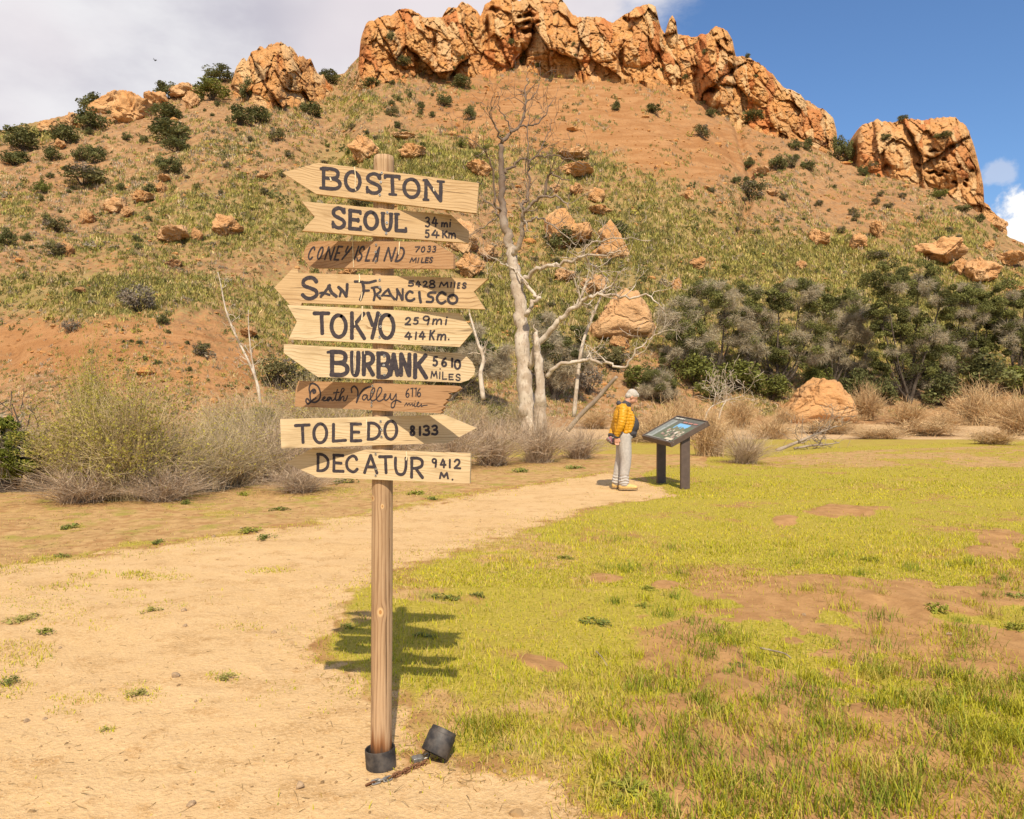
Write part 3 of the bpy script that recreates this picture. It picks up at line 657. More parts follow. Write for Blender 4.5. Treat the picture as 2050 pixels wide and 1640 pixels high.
def post_mesh():
    n, seg = 120, 40; V = []; Q = []
    H = PT[2] - PB[2] + .25
    for i in range(n + 1):
        z = -.25 + H * i / n; c = axis_at(PB[2] + z) - PB
        for j in range(seg):
            a = 2 * math.pi * j / seg
            r = PR * (1 - .01 * z) + .0011 * float(vnoise(math.cos(a) * 2.2, math.sin(a) * 2.2, z * 1.3, 5)) + .0006 * float(vnoise(math.cos(a) * 9, math.sin(a) * 9, z * 3, 8))
            if i == n: r -= .003
            x, y = math.cos(a) * r, math.sin(a) * r
            V.append((c[0] + x, c[1] + y, z))
    for i in range(n):
        for j in range(seg):
            k = (j + 1) % seg; Q.append((i * seg + j, i * seg + k, (i + 1) * seg + k, (i + 1) * seg + j))
    V.append((axis_at(PT[2])[0] - PB[0], axis_at(PT[2])[1] - PB[1], H - .25 + .004)); T = [(n * seg + j, n * seg + (j + 1) % seg, len(V) - 1) for j in range(seg)]
    return mesh_np('post', V, T, Q)
def zpix(v): return float(at_y(765, v, PY - PR)[2] - PB[2])
_kn = [((765.5 - 762.5) / F * PY, zpix(1226), .013), ((750 - 763.5) / F * PY, zpix(999), .009), ((771 - 763.5) / F * PY, zpix(1014), .007)]
M_POST = make_wood('weathered_post_wood', 'z', (.45, .30, .175), (.31, .185, .095), (.15, .08, .042), True, _kn)
link('post', post_mesh(), M_POST, sign)

# --- brush lettering: strokes in a unit box, y down
def el_(x0=0, y0=0, x1=1, y1=1):
    t = np.linspace(0, 2 * np.pi, 25) - 1.2; return [('l', [((x0 + x1) / 2 + (x1 - x0) / 2 * math.cos(a), (y0 + y1) / 2 + (y1 - y0) / 2 * math.sin(a)) for a in t])]
L_ = lambda *p: ('l', list(p)); S_ = lambda *p: ('s', list(p))
GL = {
 'A': [L_((0, 1), (.5, 0)), L_((.5, 0), (1, 1)), L_((.22, .66), (.8, .66))],
 'B': [L_((.06, 0), (.06, 1)), S_((0, 0), (.6, .01), (.86, .12), (.85, .36), (.6, .47), (.1, .48)), S_((.1, .48), (.7, .51), (.98, .66), (.95, .88), (.65, 1), (0, 1))],
 'C': [S_((.95, .22), (.8, .04), (.5, 0), (.15, .2), (0, .5), (.12, .82), (.5, 1), (.8, .97), (1, .82))],
 'D': [L_((.08, 0), (.06, 1)), S_((0, .01), (.5, .03), (.9, .25), (1, .5), (.88, .8), (.5, .98), (0, 1))],
 'E': [L_((.06, 0), (.04, 1)), L_((0, 0), (.98, .02)), L_((.06, .48), (.8, .5)), L_((0, 1), (1, 1))],
 'e': [L_((.1, 0), (0, 1)), L_((.1, .05), (.95, .0)), L_((.05, .5), (.8, .45)), L_((0, 1), (.9, .98))],
 'F': [S_((.5, .12), (.42, .5), (.36, 1)), L_((0, .02), (.3, .06)), S_((.3, .06), (.6, .09), (.9, .07), (1, 0)), L_((.42, .5), (.75, .5))],
 'I': [L_((.5, 0), (.5, 1))], 'K': [L_((.06, 0), (.05, 1)), L_((.95, .02), (.1, .56)), L_((.32, .44), (1, 1))],
 'L': [L_((.05, 0), (.03, 1)), L_((0, 1), (1, .97))], 'M': [L_((0, 1), (.16, 0)), L_((.16, 0), (.5, .75)), L_((.5, .75), (.86, 0)), L_((.86, 0), (1, 1))],
 'N': [L_((.03, 1), (.05, 0)), L_((.05, 0), (.95, 1)), L_((.95, 1), (.97, 0))], 'O': el_(), '0': el_(.05, 0, .95, 1),
 'R': [L_((.07, 0), (.05, 1)), S_((0, .01), (.6, .01), (.95, .14), (.93, .38), (.6, .5), (.08, .54)), L_((.4, .53), (1, 1))],
 'S': [S_((.95, .2), (.76, .03), (.42, 0), (.1, .15), (.12, .37), (.5, .5), (.88, .62), (.96, .83), (.68, 1), (.3, 1), (.02, .83))],
 'T': [L_((0, .02), (1, 0)), L_((.5, .02), (.55, 1))], 'U': [S_((.04, 0), (.04, .55), (.18, .9), (.5, 1), (.8, .9), (.95, .55), (.97, 0))],
 'u': [S_((.04, 0), (.02, .6), (.15, .95), (.5, 1), (.85, .7), (.92, 0)), L_((.92, .1), (1, 1))],
 'Y': [L_((0, .02), (.45, .5)), L_((1, 0), (.40, 1))], 'y': [S_((.3, 0), (.2, .35), (.35, .5), (.7, .4)), L_((1, 0), (.0, 1))],
 '1': [L_((.5, 0), (.45, 1))], '2': [S_((.05, .25), (.3, .02), (.7, .03), (.85, .28), (.6, .6), (.02, .98)), L_((.02, .98), (1, 1))],
 '3': [S_((.08, .12), (.5, 0), (.88, .14), (.75, .4), (.38, .48)), S_((.38, .48), (.85, .55), (.96, .8), (.6, 1), (.02, .92))],
 '4': [L_((.5, 0), (.02, .66)), L_((.02, .66), (1, .66)), L_((.72, .22), (.64, 1))],
 '5': [L_((.95, 0), (.2, .03)), L_((.2, .03), (.12, .43)), S_((.12, .43), (.6, .38), (.94, .6), (.8, .9), (.4, 1), (0, .9))],
 '6': [S_((.8, .0), (.32, .25), (.05, .65), (.2, .95), (.6, 1), (.92, .8), (.8, .55), (.4, .52), (.12, .72))],
 '7': [L_((0, .03), (1, 0)), L_((1, 0), (.35, 1))], 'j': [L_((0, .04), (.7, 0)), L_((.55, 0), (.45, 1))],
 '8': [S_((.55, .47), (.15, .3), (.2, .06), (.55, 0), (.88, .1), (.85, .3), (.5, .48), (.08, .66), (.06, .9), (.45, 1), (.9, .9), (.93, .66), (.55, .47))],
 '9': [S_((.92, .28), (.6, .5), (.18, .42), (.08, .16), (.4, 0), (.8, .06), (.93, .3), (.78, 1))],
 'm': [L_((.04, .05), (.0, 1)), S_((.02, .5), (.25, .08), (.46, .22), (.44, 1)), S_((.46, .5), (.72, .08), (.95, .22), (1, 1))],
 'i': [L_((.5, .34), (.4, 1)), L_((.62, .02), (.63, .06))], 'k': [L_((.06, 0), (.05, 1)), L_((.9, .3), (.1, .62)), L_((.35, .55), (1, 1))],
 '.': [L_((.4, .95), (.6, 1))]}
SER = {'B': [], 'T': [((.3, 1), (.78, 1)), ((0, 0), (.0, .14)), ((1, 0), (1, .14))], 'O': [], 'S': [((.97, .0), (.95, .24)), ((.02, .72), (.03, 1.02))],
       'N': [((-.12, 0), (.12, 0)), ((-.12, 1), (.2, 1)), ((.76, 0), (1.16, 0))], 'E': [((.98, 0), (.98, .14)), ((.78, .42), (.78, .58)), ((1, .84), (1, 1))],
       'U': [((-.12, 0), (.2, 0)), ((.8, 0), (1.12, 0))], 'L': [((-.1, 0), (.3, 0)), ((1, .8), (1, 1))]}
def word(spec, w, slope=0.0, shear=0.0, serif=False):
    """spec: (char, x0, y0, x1, y1) boxes in zoomed photo pixels -> strokes [(points, width)]"""
    out = []
    for ch, x0, y0, x1, y1 in spec:
        xm, h = (x0 + x1) / 2, y1 - y0; wd = (x1 - x0) - shear * h; k = w / 2 * .8
        def tr(p):
            gx, gy = p; X = x0 + k + gx * (wd - 2 * k) + shear * (1 - gy) * h; return (X, y0 + k + gy * (h - 2 * k) + slope * (X - xm))
        for kind, pts in GL[ch]:
            q = np.array([tr(p) for p in pts]); out.append((smooth_path(q, 7) if kind == 's' else q, w))
        for a, b in (SER.get(ch, []) if serif else []): out.append((np.array([tr(a), tr(b)]), w * .72))
    return out
def raw(paths, w): return [(smooth_path(p, 7), w) for p in paths]

Z1 = (4.4565, 540, 300); Z2 = (4.3152, 540, 600); ZS = (5.125, 580, 535); ZC = (6.406, 600, 478); ZD = (5.694, 580, 755)
def board(text, z, outline, yaw, strokes, screws, label, m, roll_px, light=(), thick=.019):
    k, ox, oy = z
    tp = lambda P: np.asarray(P, float).reshape(-1, 2) / k + np.array([ox, oy])
    O = tp(outline); ps = R(yaw)
    sc = tp([screws[len(screws) // 2]])[0]
    n = np.array([-math.sin(ps), -math.cos(ps), 0.0])
    zz = float(at_y(sc[0], sc[1], PY - PR)[2]); P0 = axis_at(zz) + n * (PR + thick - .0015)
    def on_plane(q):
        d = ray(q[:, 0], q[:, 1]); o = np.array([0, 0, CAMZ]); t = ((P0 - o) @ n) / (d @ n); return o + d * t[:, None]
    roll = math.atan2(roll_px[1] * -1, roll_px[0])
    ax = np.array([math.cos(ps), -math.sin(ps), 0.0]); up = np.array([0, 0, 1.0])
    ex = ax * math.cos(roll) + up * math.sin(roll); ez = -ax * math.sin(roll) + up * math.cos(roll); ey = np.cross(ez, ex)
    loc = lambda q: np.stack([(on_plane(q) - P0) @ ex, (on_plane(q) - P0) @ ez], 1)
    me = bpy.data.meshes.new('arrow_board')
    o2 = loc(O)
    # slightly wavering sawn edge
    o3 = []
    for i in range(len(o2)):
        a, b = o2[i], o2[(i + 1) % len(o2)]; L = np.linalg.norm(b - a); nn = max(1, int(L / .03)); d = (b - a) / (L + 1e-9)
        for t in range(nn):
            w = 0 if t == 0 else .0006 * float(vnoise(i * 9 + t * .7, yaw, 0, 3)); o3.append(a + (b - a) * t / nn + np.array([-d[1], d[0]]) * w)
    o3 = np.array(o3)
    ar = .5 * np.sum(o3[:, 0] * np.roll(o3[:, 1], -1) - np.roll(o3[:, 0], -1) * o3[:, 1])
    if ar < 0: o3 = o3[::-1]
    N = len(o3)
    c = o3.mean(0); ins = o3 + 0 * c
    V = [(p[0], 0, p[1]) for p in o3] + [(p[0], thick, p[1]) for p in o3]
    Fc = [tuple(range(N)), tuple(range(2 * N - 1, N - 1, -1))] + [(i, N + i, N + (i + 1) % N, (i + 1) % N) for i in range(N)]
    MI = [0] * len(Fc)
    def ribbon(pts, w, yv, mi, rng):
        P = loc(tp(pts)); w = w / k / F * PY * .97
        # resample
        seg = np.linalg.norm(np.diff(P, axis=0), axis=1); s = np.concatenate([[0], np.cumsum(seg)]); keep = np.concatenate([[True], seg > 1e-7]); s, P = s[keep], P[keep]
        if len(P) < 2: return
        nn = max(3, int(s[-1] / .004)); q = np.linspace(0, s[-1], nn); P = np.stack([np.interp(q, s, P[:, 0]), np.interp(q, s, P[:, 1])], 1)
        t = np.gradient(P, axis=0); t /= np.linalg.norm(t, axis=1)[:, None] + 1e-12; nr = np.stack([-t[:, 1], t[:, 0]], 1)
        hw = w / 2 * (1 + .10 * fbm(q / .018, rng, 0, 2, 5)); jl = w * .05 * fbm(q / .006, rng + 5, 0, 2, 6); jr = w * .05 * fbm(q / .006, rng + 9, 0, 2, 7)
        A = P + nr * (hw + jl)[:, None]; B = P - nr * (hw + jr)[:, None]
        cap0 = [P[0] - t[0] * hw[0] * .8 * math.sin(a) + nr[0] * hw[0] * math.cos(a) for a in (2.6, 2.1, 1.57, 1.05, .52)]
        cap1 = [P[-1] + t[-1] * hw[-1] * .8 * math.sin(a) + nr[-1] * hw[-1] * math.cos(a) for a in (.52, 1.05, 1.57, 2.1, 2.6)]
        b = len(V); V.extend((p[0], yv, p[1]) for p in A); V.extend((p[0], yv, p[1]) for p in B)
        for i in range(nn - 1): Fc.append((b + i, b + nn + i, b + nn + i + 1, b + i + 1)); MI.append(mi)
        b2 = len(V); V.extend((p[0], yv, p[1]) for p in cap0); Fc.append((b + nn, b2, b2 + 1, b2 + 2, b2 + 3, b2 + 4, b)[::1]); MI.append(mi)
        b3 = len(V); V.extend((p[0], yv, p[1]) for p in cap1); Fc.append((b + nn - 1, b3, b3 + 1, b3 + 2, b3 + 3, b3 + 4, b + 2 * nn - 1)); MI.append(mi)
    for i, (pts, w) in enumerate(strokes): ribbon(pts, w, -.0006 - .00002 * i, 1, i * 3.7)
    for i, (pts, w) in enumerate(light): ribbon(np.array(pts, float), w, -.0028 - .00002 * i, 2, i * 2.3)
    for i, s_ in enumerate(screws):
        q = loc(tp([s_]))[0]
        for rr, yv, mi in ((.0052, -.0038, 3), (.0022, -.0042, 4)):
            b = len(V); V.extend((q[0] + rr * math.cos(a), yv, q[1] + rr * math.sin(a)) for a in np.arange(12) * math.pi / 6); Fc.append(tuple(range(b, b + 12))); MI.append(mi)
    me.from_pydata([tuple(map(float, v)) for v in V], [], [tuple(f) for f in Fc])
    me.update(); me.polygons.foreach_set('material_index', MI)
    ob = link('arrow_board', me, [m, M_PAINT, M_CRACK, M_SCREW, M_SCREWD], sign)
    M4 = Matrix([[ex[0], ey[0], ez[0], P0[0]], [ex[1], ey[1], ez[1], P0[1]], [ex[2], ey[2], ez[2], P0[2]], [0, 0, 0, 1]])
    ob.matrix_parent_inverse = Matrix(); ob.matrix_basis = Matrix.Translation(-Vector([float(x) for x in PB])) @ M4
    ob['label'] = label

board('BOSTON', Z1, [(113, 203), (430, 115), (1866, 297), (1846, 567), (415, 393)], 1,
      word([('B', 458, 158, 640, 360), ('O', 663, 183, 818, 377), ('S', 853, 203, 1002, 397), ('T', 1015, 222, 1170, 412), ('O', 1185, 250, 1345, 438), ('N', 1375, 265, 1545, 465)], 33, .085, 0, True) + [(np.array([(455, 168), (520, 176)]), 26), (np.array([(452, 340), (520, 350)]), 26)],
      [(1000, 208), (992, 290), (983, 402)], 'pointed board lettered BOSTON', M_PINE, (1436, 182), [([(757, 155), (766, 230), (762, 345), (770, 362)], 9), ([(1462, 345), (1466, 368)], 10), ([(540, 250), (548, 275)], 12)])
board('SEOUL', Z1, [(285, 460), (400, 470), (1618, 580), (1778, 730), (1776, 832), (290, 722), (403, 598)], -15,
      word([('S', 548, 508, 682, 707), ('E', 698, 533, 824, 720), ('O', 835, 543, 972, 720), ('U', 993, 556, 1098, 732), ('L', 1112, 563, 1228, 738)], 34, .085, 0, True)
      + word([('3', 1383, 596, 1432, 692), ('4', 1443, 596, 1503, 690), ('m', 1528, 642, 1590, 694), ('i', 1592, 618, 1628, 694), ('5', 1382, 710, 1428, 788), ('4', 1440, 712, 1516, 790), ('K', 1536, 718, 1588, 790), ('m', 1592, 735, 1660, 794)], 15, .04),
      [(1047, 560), (1043, 652), (1038, 745)], 'notched board lettered SEOUL', M_PINE, (1486, 112))
board('CONEY ISLAND', ZC, [(52, 190), (62, 140), (90, 90), (130, 52), (200, 34), (330, 30), (1700, 40), (1972, 195), (1970, 385), (180, 375), (120, 345), (80, 300), (58, 250)], 23,
      word([('C', 88, 98, 215, 276), ('O', 205, 98, 325, 272), ('N', 308, 96, 462, 280), ('E', 430, 90, 562, 282), ('y', 532, 88, 690, 278), ('I', 672, 88, 790, 275), ('S', 715, 92, 850, 292), ('L', 830, 98, 960, 296), ('A', 930, 98, 1060, 298), ('N', 1070, 105, 1245, 296), ('D', 1215, 105, 1372, 300)], 27, .01, .28)
      + word([('7', 1465, 98, 1550, 178), ('0', 1548, 98, 1620, 178), ('3', 1628, 88, 1695, 176), ('3', 1695, 90, 1762, 176)], 17, 0, .15) + word([('M', 1408, 238, 1512, 312), ('I', 1500, 240, 1545, 315), ('L', 1552, 240, 1612, 312), ('E', 1600, 238, 1670, 312), ('S', 1655, 232, 1720, 312)], 16, 0, .2),
      [(985, 78), (980, 172), (978, 290)], 'rounded brown board lettered CONEY ISLAND', M_BROWN, (1400, 8), [([(684, 40), (686, 130), (690, 250), (696, 365)], 13), ([(1284, 45), (1280, 120), (1272, 200)], 13)], .017)
board('SAN FRANCISCO', Z1, [(40, 1230), (205, 1058), (248, 1062), (255, 1098), (1945, 1150), (1820, 1265), (1922, 1422), (285, 1365), (280, 1388), (185, 1390)], 7,
      [((p / ZS[0] + np.array([ZS[1], ZS[2]]) - np.array([Z1[1], Z1[2]])) * Z1[0], w * Z1[0] / ZS[0]) for p, w in
       word([('S', 110, 92, 300, 335)], 42) + [(smooth_path(p, 6), w) for p, w in [([(310, 268), (345, 265), (410, 285)], 26), ([(318, 305), (370, 245), (412, 185)], 30), ([(400, 190), (430, 260), (480, 300)], 36), ([(500, 205), (525, 245), (512, 300)], 26), ([(500, 205), (545, 245), (582, 300)], 34), ([(590, 175), (588, 230), (580, 300)], 32),
        ([(668, 148), (720, 150), (800, 160), (885, 140)], 28), ([(745, 150), (760, 230), (725, 335)], 32), ([(755, 242), (815, 240)], 24), ([(860, 215), (875, 275), (862, 340)], 26), ([(840, 212), (905, 205), (935, 240), (895, 275), (870, 275)], 24), ([(885, 275), (930, 325)], 26),
        ([(945, 295), (985, 250), (1015, 225)], 24), ([(1010, 225), (1035, 280), (1075, 330)], 28), ([(960, 290), (1035, 295)], 20), ([(1095, 335), (1105, 280), (1100, 225)], 24), ([(1100, 225), (1130, 280), (1155, 335)], 28), ([(1160, 225), (1160, 335)], 24),
        ([(1262, 262), (1230, 248), (1195, 290), (1205, 335), (1245, 345), (1280, 325)], 26), ([(1330, 255), (1335, 310), (1345, 362)], 28), ([(1498, 262), (1440, 262), (1420, 295), (1470, 315), (1460, 355), (1405, 355)], 26), ([(1600, 280), (1560, 258), (1515, 300), (1520, 350), (1560, 372), (1600, 350)], 28)]]
       + word([('O', 1615, 275, 1730, 385)], 28) + word([('5', 1212, 135, 1280, 200), ('4', 1288, 135, 1350, 205), ('2', 1362, 138, 1420, 208), ('8', 1425, 132, 1498, 218)], 17) + word([('M', 1530, 148, 1635, 212), ('I', 1640, 150, 1672, 212), ('I', 1675, 145, 1710, 215), ('e', 1715, 155, 1755, 222), ('S', 1765, 155, 1820, 222)], 16, .03, .1)],
      [(983, 1160), (985, 1227), (982, 1305)], 'double pointed board lettered SAN FRANCISCO', M_PINE, (1690, 52), [([(798, 1110), (806, 1150), (800, 1180)], 10), ([(826, 1270), (818, 1320), (812, 1345)], 8)])
board('TOKYO', Z2, [(150, 45), (1640, 118), (1758, 268), (1640, 408), (163, 343), (235, 190)], 0,
      word([('T', 370, 103, 525, 307), ('O', 520, 122, 672, 337), ('K', 690, 100, 832, 350), ('Y', 836, 100, 950, 347), ('O', 938, 117, 1084, 347)], 34, .02)
      + word([('2', 1163, 150, 1228, 222), ('5', 1236, 150, 1292, 218), ('9', 1312, 138, 1390, 222), ('m', 1402, 160, 1492, 220), ('i', 1505, 145, 1545, 222), ('4', 1160, 275, 1235, 348), ('1', 1250, 275, 1276, 348), ('4', 1284, 270, 1352, 348), ('K', 1374, 260, 1432, 352), ('m', 1442, 290, 1528, 354), ('.', 1535, 320, 1560, 350)], 16, .0, .08),
      [(958, 130), (958, 233), (950, 323)], 'notched board lettered TOKYO', M_PINE2, (1490, 70), [([(800, 60), (800, 130), (796, 175)], 10), ([(732, 190), (735, 220)], 7)])
board('BURBANK', Z2, [(122, 385), (1640, 462), (1700, 490), (1750, 540), (1775, 600), (1765, 650), (1720, 695), (1650, 718), (415, 668), (120, 460)], -11,
      word([('B', 515, 437, 686, 665), ('U', 695, 440, 782, 668), ('R', 793, 446, 908, 665), ('B', 918, 450, 1052, 682), ('A', 1025, 456, 1118, 668), ('N', 1116, 455, 1224, 670), ('K', 1235, 460, 1368, 690)], 38, .02) + [(np.array([(500, 455), (540, 450)]), 24)]
      + word([('5', 1405, 488, 1455, 578), ('6', 1478, 498, 1535, 582), ('1', 1560, 500, 1592, 588), ('0', 1588, 515, 1655, 606)], 19) + word([('M', 1388, 614, 1450, 682), ('i', 1455, 590, 1484, 688), ('L', 1488, 620, 1535, 692), ('E', 1543, 640, 1590, 695), ('S', 1603, 640, 1650, 702)], 12),
      [(988, 485), (985, 566), (990, 652)], 'board with rounded end lettered BURBANK', M_PINE2, (1518, 72), [([(728, 420), (726, 520), (730, 640)], 5), ([(815, 425), (820, 470)], 6)])
board('DEATH VALLEY', ZD, [(100, 42), (1860, 98), (1925, 105), (1945, 130), (1900, 165), (1805, 185), (1828, 205), (1812, 240), (1775, 258), (1795, 275), (1745, 322), (1765, 345), (1720, 378), (1738, 392), (1715, 415), (60, 335), (66, 150)], 27,
      raw([[(283, 150), (265, 170), (280, 185), (298, 160), (275, 140), (245, 165), (232, 210), (240, 265)], [(232, 190), (222, 130), (240, 82), (275, 75), (325, 110), (350, 180), (340, 250), (290, 288), (235, 275), (200, 245), (185, 275), (205, 305), (235, 290), (260, 265), (300, 240)]], 24)
      + raw([[(365, 262), (405, 240), (400, 225), (378, 240), (385, 270), (425, 262), (470, 235), (445, 230), (425, 255), (440, 272), (475, 235), (480, 268), (515, 245), (545, 140)], [(545, 140), (525, 220), (530, 268), (560, 250)], [(500, 182), (565, 175)], [(555, 272), (575, 210), (620, 150), (610, 128), (590, 150), (572, 270)], [(572, 270), (600, 225), (620, 230), (612, 268), (640, 265), (660, 215)]], 17)
      + raw([[(708, 175), (705, 130), (740, 105), (775, 150), (775, 220), (762, 290)], [(762, 290), (800, 200), (850, 135), (925, 108)]], 22)
      + raw([[(880, 205), (845, 205), (828, 240), (850, 262), (880, 225), (885, 205), (890, 262), (925, 240), (965, 165), (965, 125), (935, 150), (920, 220), (935, 268), (980, 255), (1040, 180), (1050, 130), (1020, 120), (995, 180), (990, 250), (1020, 275), (1070, 250), (1100, 205), (1085, 195), (1075, 235), (1095, 265), (1130, 240), (1150, 190)], [(1150, 190), (1150, 245), (1175, 255), (1215, 190)], [(1215, 190), (1212, 260), (1190, 340), (1160, 345), (1165, 295), (1215, 265), (1270, 285)]], 16)
      + word([('6', 1318, 130, 1370, 236), ('j', 1375, 122, 1425, 228), ('j', 1420, 122, 1462, 224), ('6', 1448, 125, 1502, 228)], 15) + raw([[(1310, 328), (1335, 292), (1340, 325), (1365, 295), (1372, 325), (1400, 298), (1402, 330), (1425, 308)], [(1425, 300), (1425, 340), (1455, 320), (1475, 280), (1455, 300), (1460, 340), (1495, 318), (1505, 300), (1500, 340), (1520, 325), (1570, 320)], [(1430, 272), (1432, 276)]], 11),
      [(950, 100), (945, 170), (938, 288), (938, 325)], 'brown board with broken end lettered Death Valley', M_BROWN, (1760, 56), [], .017)
board('TOLEDO', Z2, [(90, 1033), (1365, 1000), (1500, 990), (1788, 1108), (1540, 1238), (100, 1286)], -5,
      word([('T', 210, 1073, 354, 1247), ('O', 370, 1062, 503, 1248), ('L', 535, 1063, 668, 1232), ('E', 692, 1063, 800, 1230), ('D', 836, 1053, 962, 1216), ('O', 983, 1038, 1108, 1218)], 27, -.03) + word([('8', 1208, 1086, 1258, 1180), ('1', 1284, 1090, 1312, 1180), ('3', 1318, 1082, 1388, 1178), ('3', 1392, 1080, 1458, 1174)], 22),
      [(958, 1050), (965, 1122), (965, 1183)], 'bleached board lettered TOLEDO', M_PINE2, (1410, -43), [([(836, 1035), (840, 1100), (832, 1180)], 5)])
board('DECATUR', Z2, [(140, 1410), (375, 1280), (420, 1283), (1735, 1328), (1728, 1588), (410, 1535)], 10,
      word([('D', 400, 1325, 516, 1490), ('E', 540, 1333, 648, 1493), ('C', 653, 1340, 768, 1497), ('A', 808, 1333, 938, 1508), ('T', 935, 1345, 1065, 1508), ('U', 1072, 1356, 1192, 1522), ('R', 1210, 1358, 1332, 1548)], 27, .03) + word([('9', 1396, 1368, 1448, 1452), ('4', 1468, 1372, 1528, 1458), ('1', 1545, 1375, 1568, 1458), ('2', 1588, 1375, 1655, 1464), ('M', 1463, 1488, 1548, 1552), ('.', 1566, 1530, 1592, 1562)], 18, .02),
      [(917, 1332), (917, 1462), (917, 1517)], 'pointed board lettered DECATUR', M_PINE2, (1315, 45), [([(1182, 1315), (1186, 1360), (1180, 1385)], 9)])

# --- black pipe sleeve round the foot, chain, padlock and loose pipe cap
M_PIPE = plain('black_plastic', (.035, .032, .033), .55, 0, 22, .35, (.085, .072, .062), .001, .4)
M_RUST = plain('rusty_chain', (.16, .065, .03), .8, .3, 90, .4, (.32, .16, .08), .0006)
M_STEEL = plain('dull_steel', (.30, .28, .25), .45, .7, 60, .25, None, .0003)
def ring_mesh(name, prof, seg=48):
    V, Q = [], []
    for r, z in prof: V += [(r * math.cos(2 * math.pi * j / seg), r * math.sin(2 * math.pi * j / seg), z) for j in range(seg)]
    n = len(prof)
    for i in range(n - 1):
        for j in range(seg): k = (j + 1) % seg; Q.append((i * seg + j, i * seg + k, (i + 1) * seg + k, (i + 1) * seg + j))
    me = mesh_np(name, V, None, Q, None, None, True); me.set_sharp_from_angle(angle=R(35)); return me
so = link('pipe_sleeve', ring_mesh('pipe_sleeve', [(.0655, -.15), (.0655, .077), (.0650, .0795), (.0635, .0805), (.0610, .0795), (.0605, .077), (.0605, -.15)]), M_PIPE)
so.location = Vector([float(c) for c in PB + np.array([.0005, 0, 0])]); so.rotation_euler = (R(-3), R(-4.5), 0)
tag(so, 'short black plastic pipe sleeve standing in the dirt round the post foot', 'pipe')
cc = gnd(869, 1528)
capo = link('capped_pipe', ring_mesh('capped_pipe', [(.0, .108), (.055, .108), (.0575, .106), (.058, .103), (.058, .088), (.0605, .087), (.062, .084), (.062, .003), (.060, .0), (.054, .0), (.053, .06), (0, .06)]), M_PIPE)
capo.location = (float(cc[0]), float(cc[1]), .020); capo.rotation_euler = Euler((R(-28), R(26), 0), 'XYZ')
capo.location.z = .040
tag(capo, 'short loose piece of black capped pipe lying tilted in the grass by the chain', 'pipe')
chain = None
CH = gnd([737, 742, 755, 768, 778, 790, 802, 812, 824, 836, 848, 856], [1572, 1569, 1565, 1562, 1559, 1553, 1548, 1544, 1537, 1533, 1529, 1525], .008)
chain = empty('chain', CH[0] - np.array([0, 0, .008]), 'rusty steel chain lying in the dirt before the signpost foot', 'chain')
CHS = smooth_path(CH, 8); _s = np.concatenate([[0], np.cumsum(np.linalg.norm(np.diff(CHS, axis=0), axis=1))])
nl = int(_s[-1] / .0245)
for i in range(nl):
    s0 = _s[-1] * (i + .5) / nl; c = np.array([np.interp(s0, _s, CHS[:, k]) for k in range(3)]); e = np.array([np.interp(s0 + .006, _s, CHS[:, k]) for k in range(3)]) - c
    an = math.atan2(e[1], e[0]); mb = MB()
    t = np.linspace(0, 2 * np.pi, 17)[:-1]; P = np.stack([np.cos(t) * .0085 + np.sign(np.cos(t)) * .0105, np.sin(t) * .0085, 0 * t], 1); P = np.concatenate([P, P[:2]])
    mb.tube(P, .0044, 7, cap=False)
    l = link('chain_link', mb.mesh('chain_link'), M_RUST if i > 3 or i == 0 else M_STEEL, chain)
    l.location = Vector([float(x) for x in c - np.array(chain.location) + np.array([0, 0, .001])]); l.rotation_euler = (R(38 if i % 2 else -46), 0, an)
pk = gnd(836, 1526)
lock = empty('padlock', pk, 'grey steel padlock between the rusty chain and the loose black pipe', 'padlock', None, R(28))
mb = MB(); bv, bq = BALL8
q = np.sign(bv) * np.abs(bv) ** .35; q = q / np.abs(q).max(0); mb.add(q * np.array([.026, .020, .011]) + np.array([0, 0, .016]), None, bq)
link('body', mb.mesh('body'), M_STEEL, lock)
mb = MB(); t = np.linspace(-np.pi / 2, np.pi / 2, 14)
P = np.concatenate([[[.015, -.014, .016]], np.stack([.040 + .014 * np.cos(t), .014 * np.sin(t), .016 + .010 * np.cos(t)], 1), [[.015, .014, .016]]]); mb.tube(P, .004, 8)
link('shackle', mb.mesh('shackle'), M_STEEL, lock)
# ------------------------------------------------------------------ information panel
M_BRONZE = plain('brown_powder_coat', (.105, .075, .062), .5, .0, 12, .12, None, .0004, .35)
FRc, FLc, BLc, BRc = (at_y(u, v, y) for u, v, y in ((1345, 887, 12.70), (1287, 872, 13.68), (1352, 833, 13.98), (1414, 840, 13.02)))
PX_ = (FLc - FRc); PX_ /= np.linalg.norm(PX_)                       # along the low edge, away from us
PU_ = (BRc + BLc - FRc - FLc) / 2; PU_ -= PX_ * (PU_ @ PX_); PU_ /= np.linalg.norm(PU_)   # up the slope
PN_ = np.cross(PU_, PX_); PN_ *= np.sign(PN_[2])
PCEN = (FRc + FLc + BLc + BRc) / 4
PWID = .5 * (np.linalg.norm(FLc - FRc) + np.linalg.norm(BLc - BRc)); PDEP = .5 * (np.linalg.norm(BRc - FRc) + np.linalg.norm(BLc - FLc))
pb = np.array([PCEN[0], PCEN[1], height(PCEN[0], PCEN[1])])
panel = empty('information_panel', pb, 'low sloping brown information panel on two flat posts beside the path', 'info panel')
PM = Matrix([[PX_[0], PU_[0], PN_[0], PCEN[0] - pb[0]], [PX_[1], PU_[1], PN_[1], PCEN[1] - pb[1]], [PX_[2], PU_[2], PN_[2], PCEN[2] - pb[2]], [0, 0, 0, 1]])
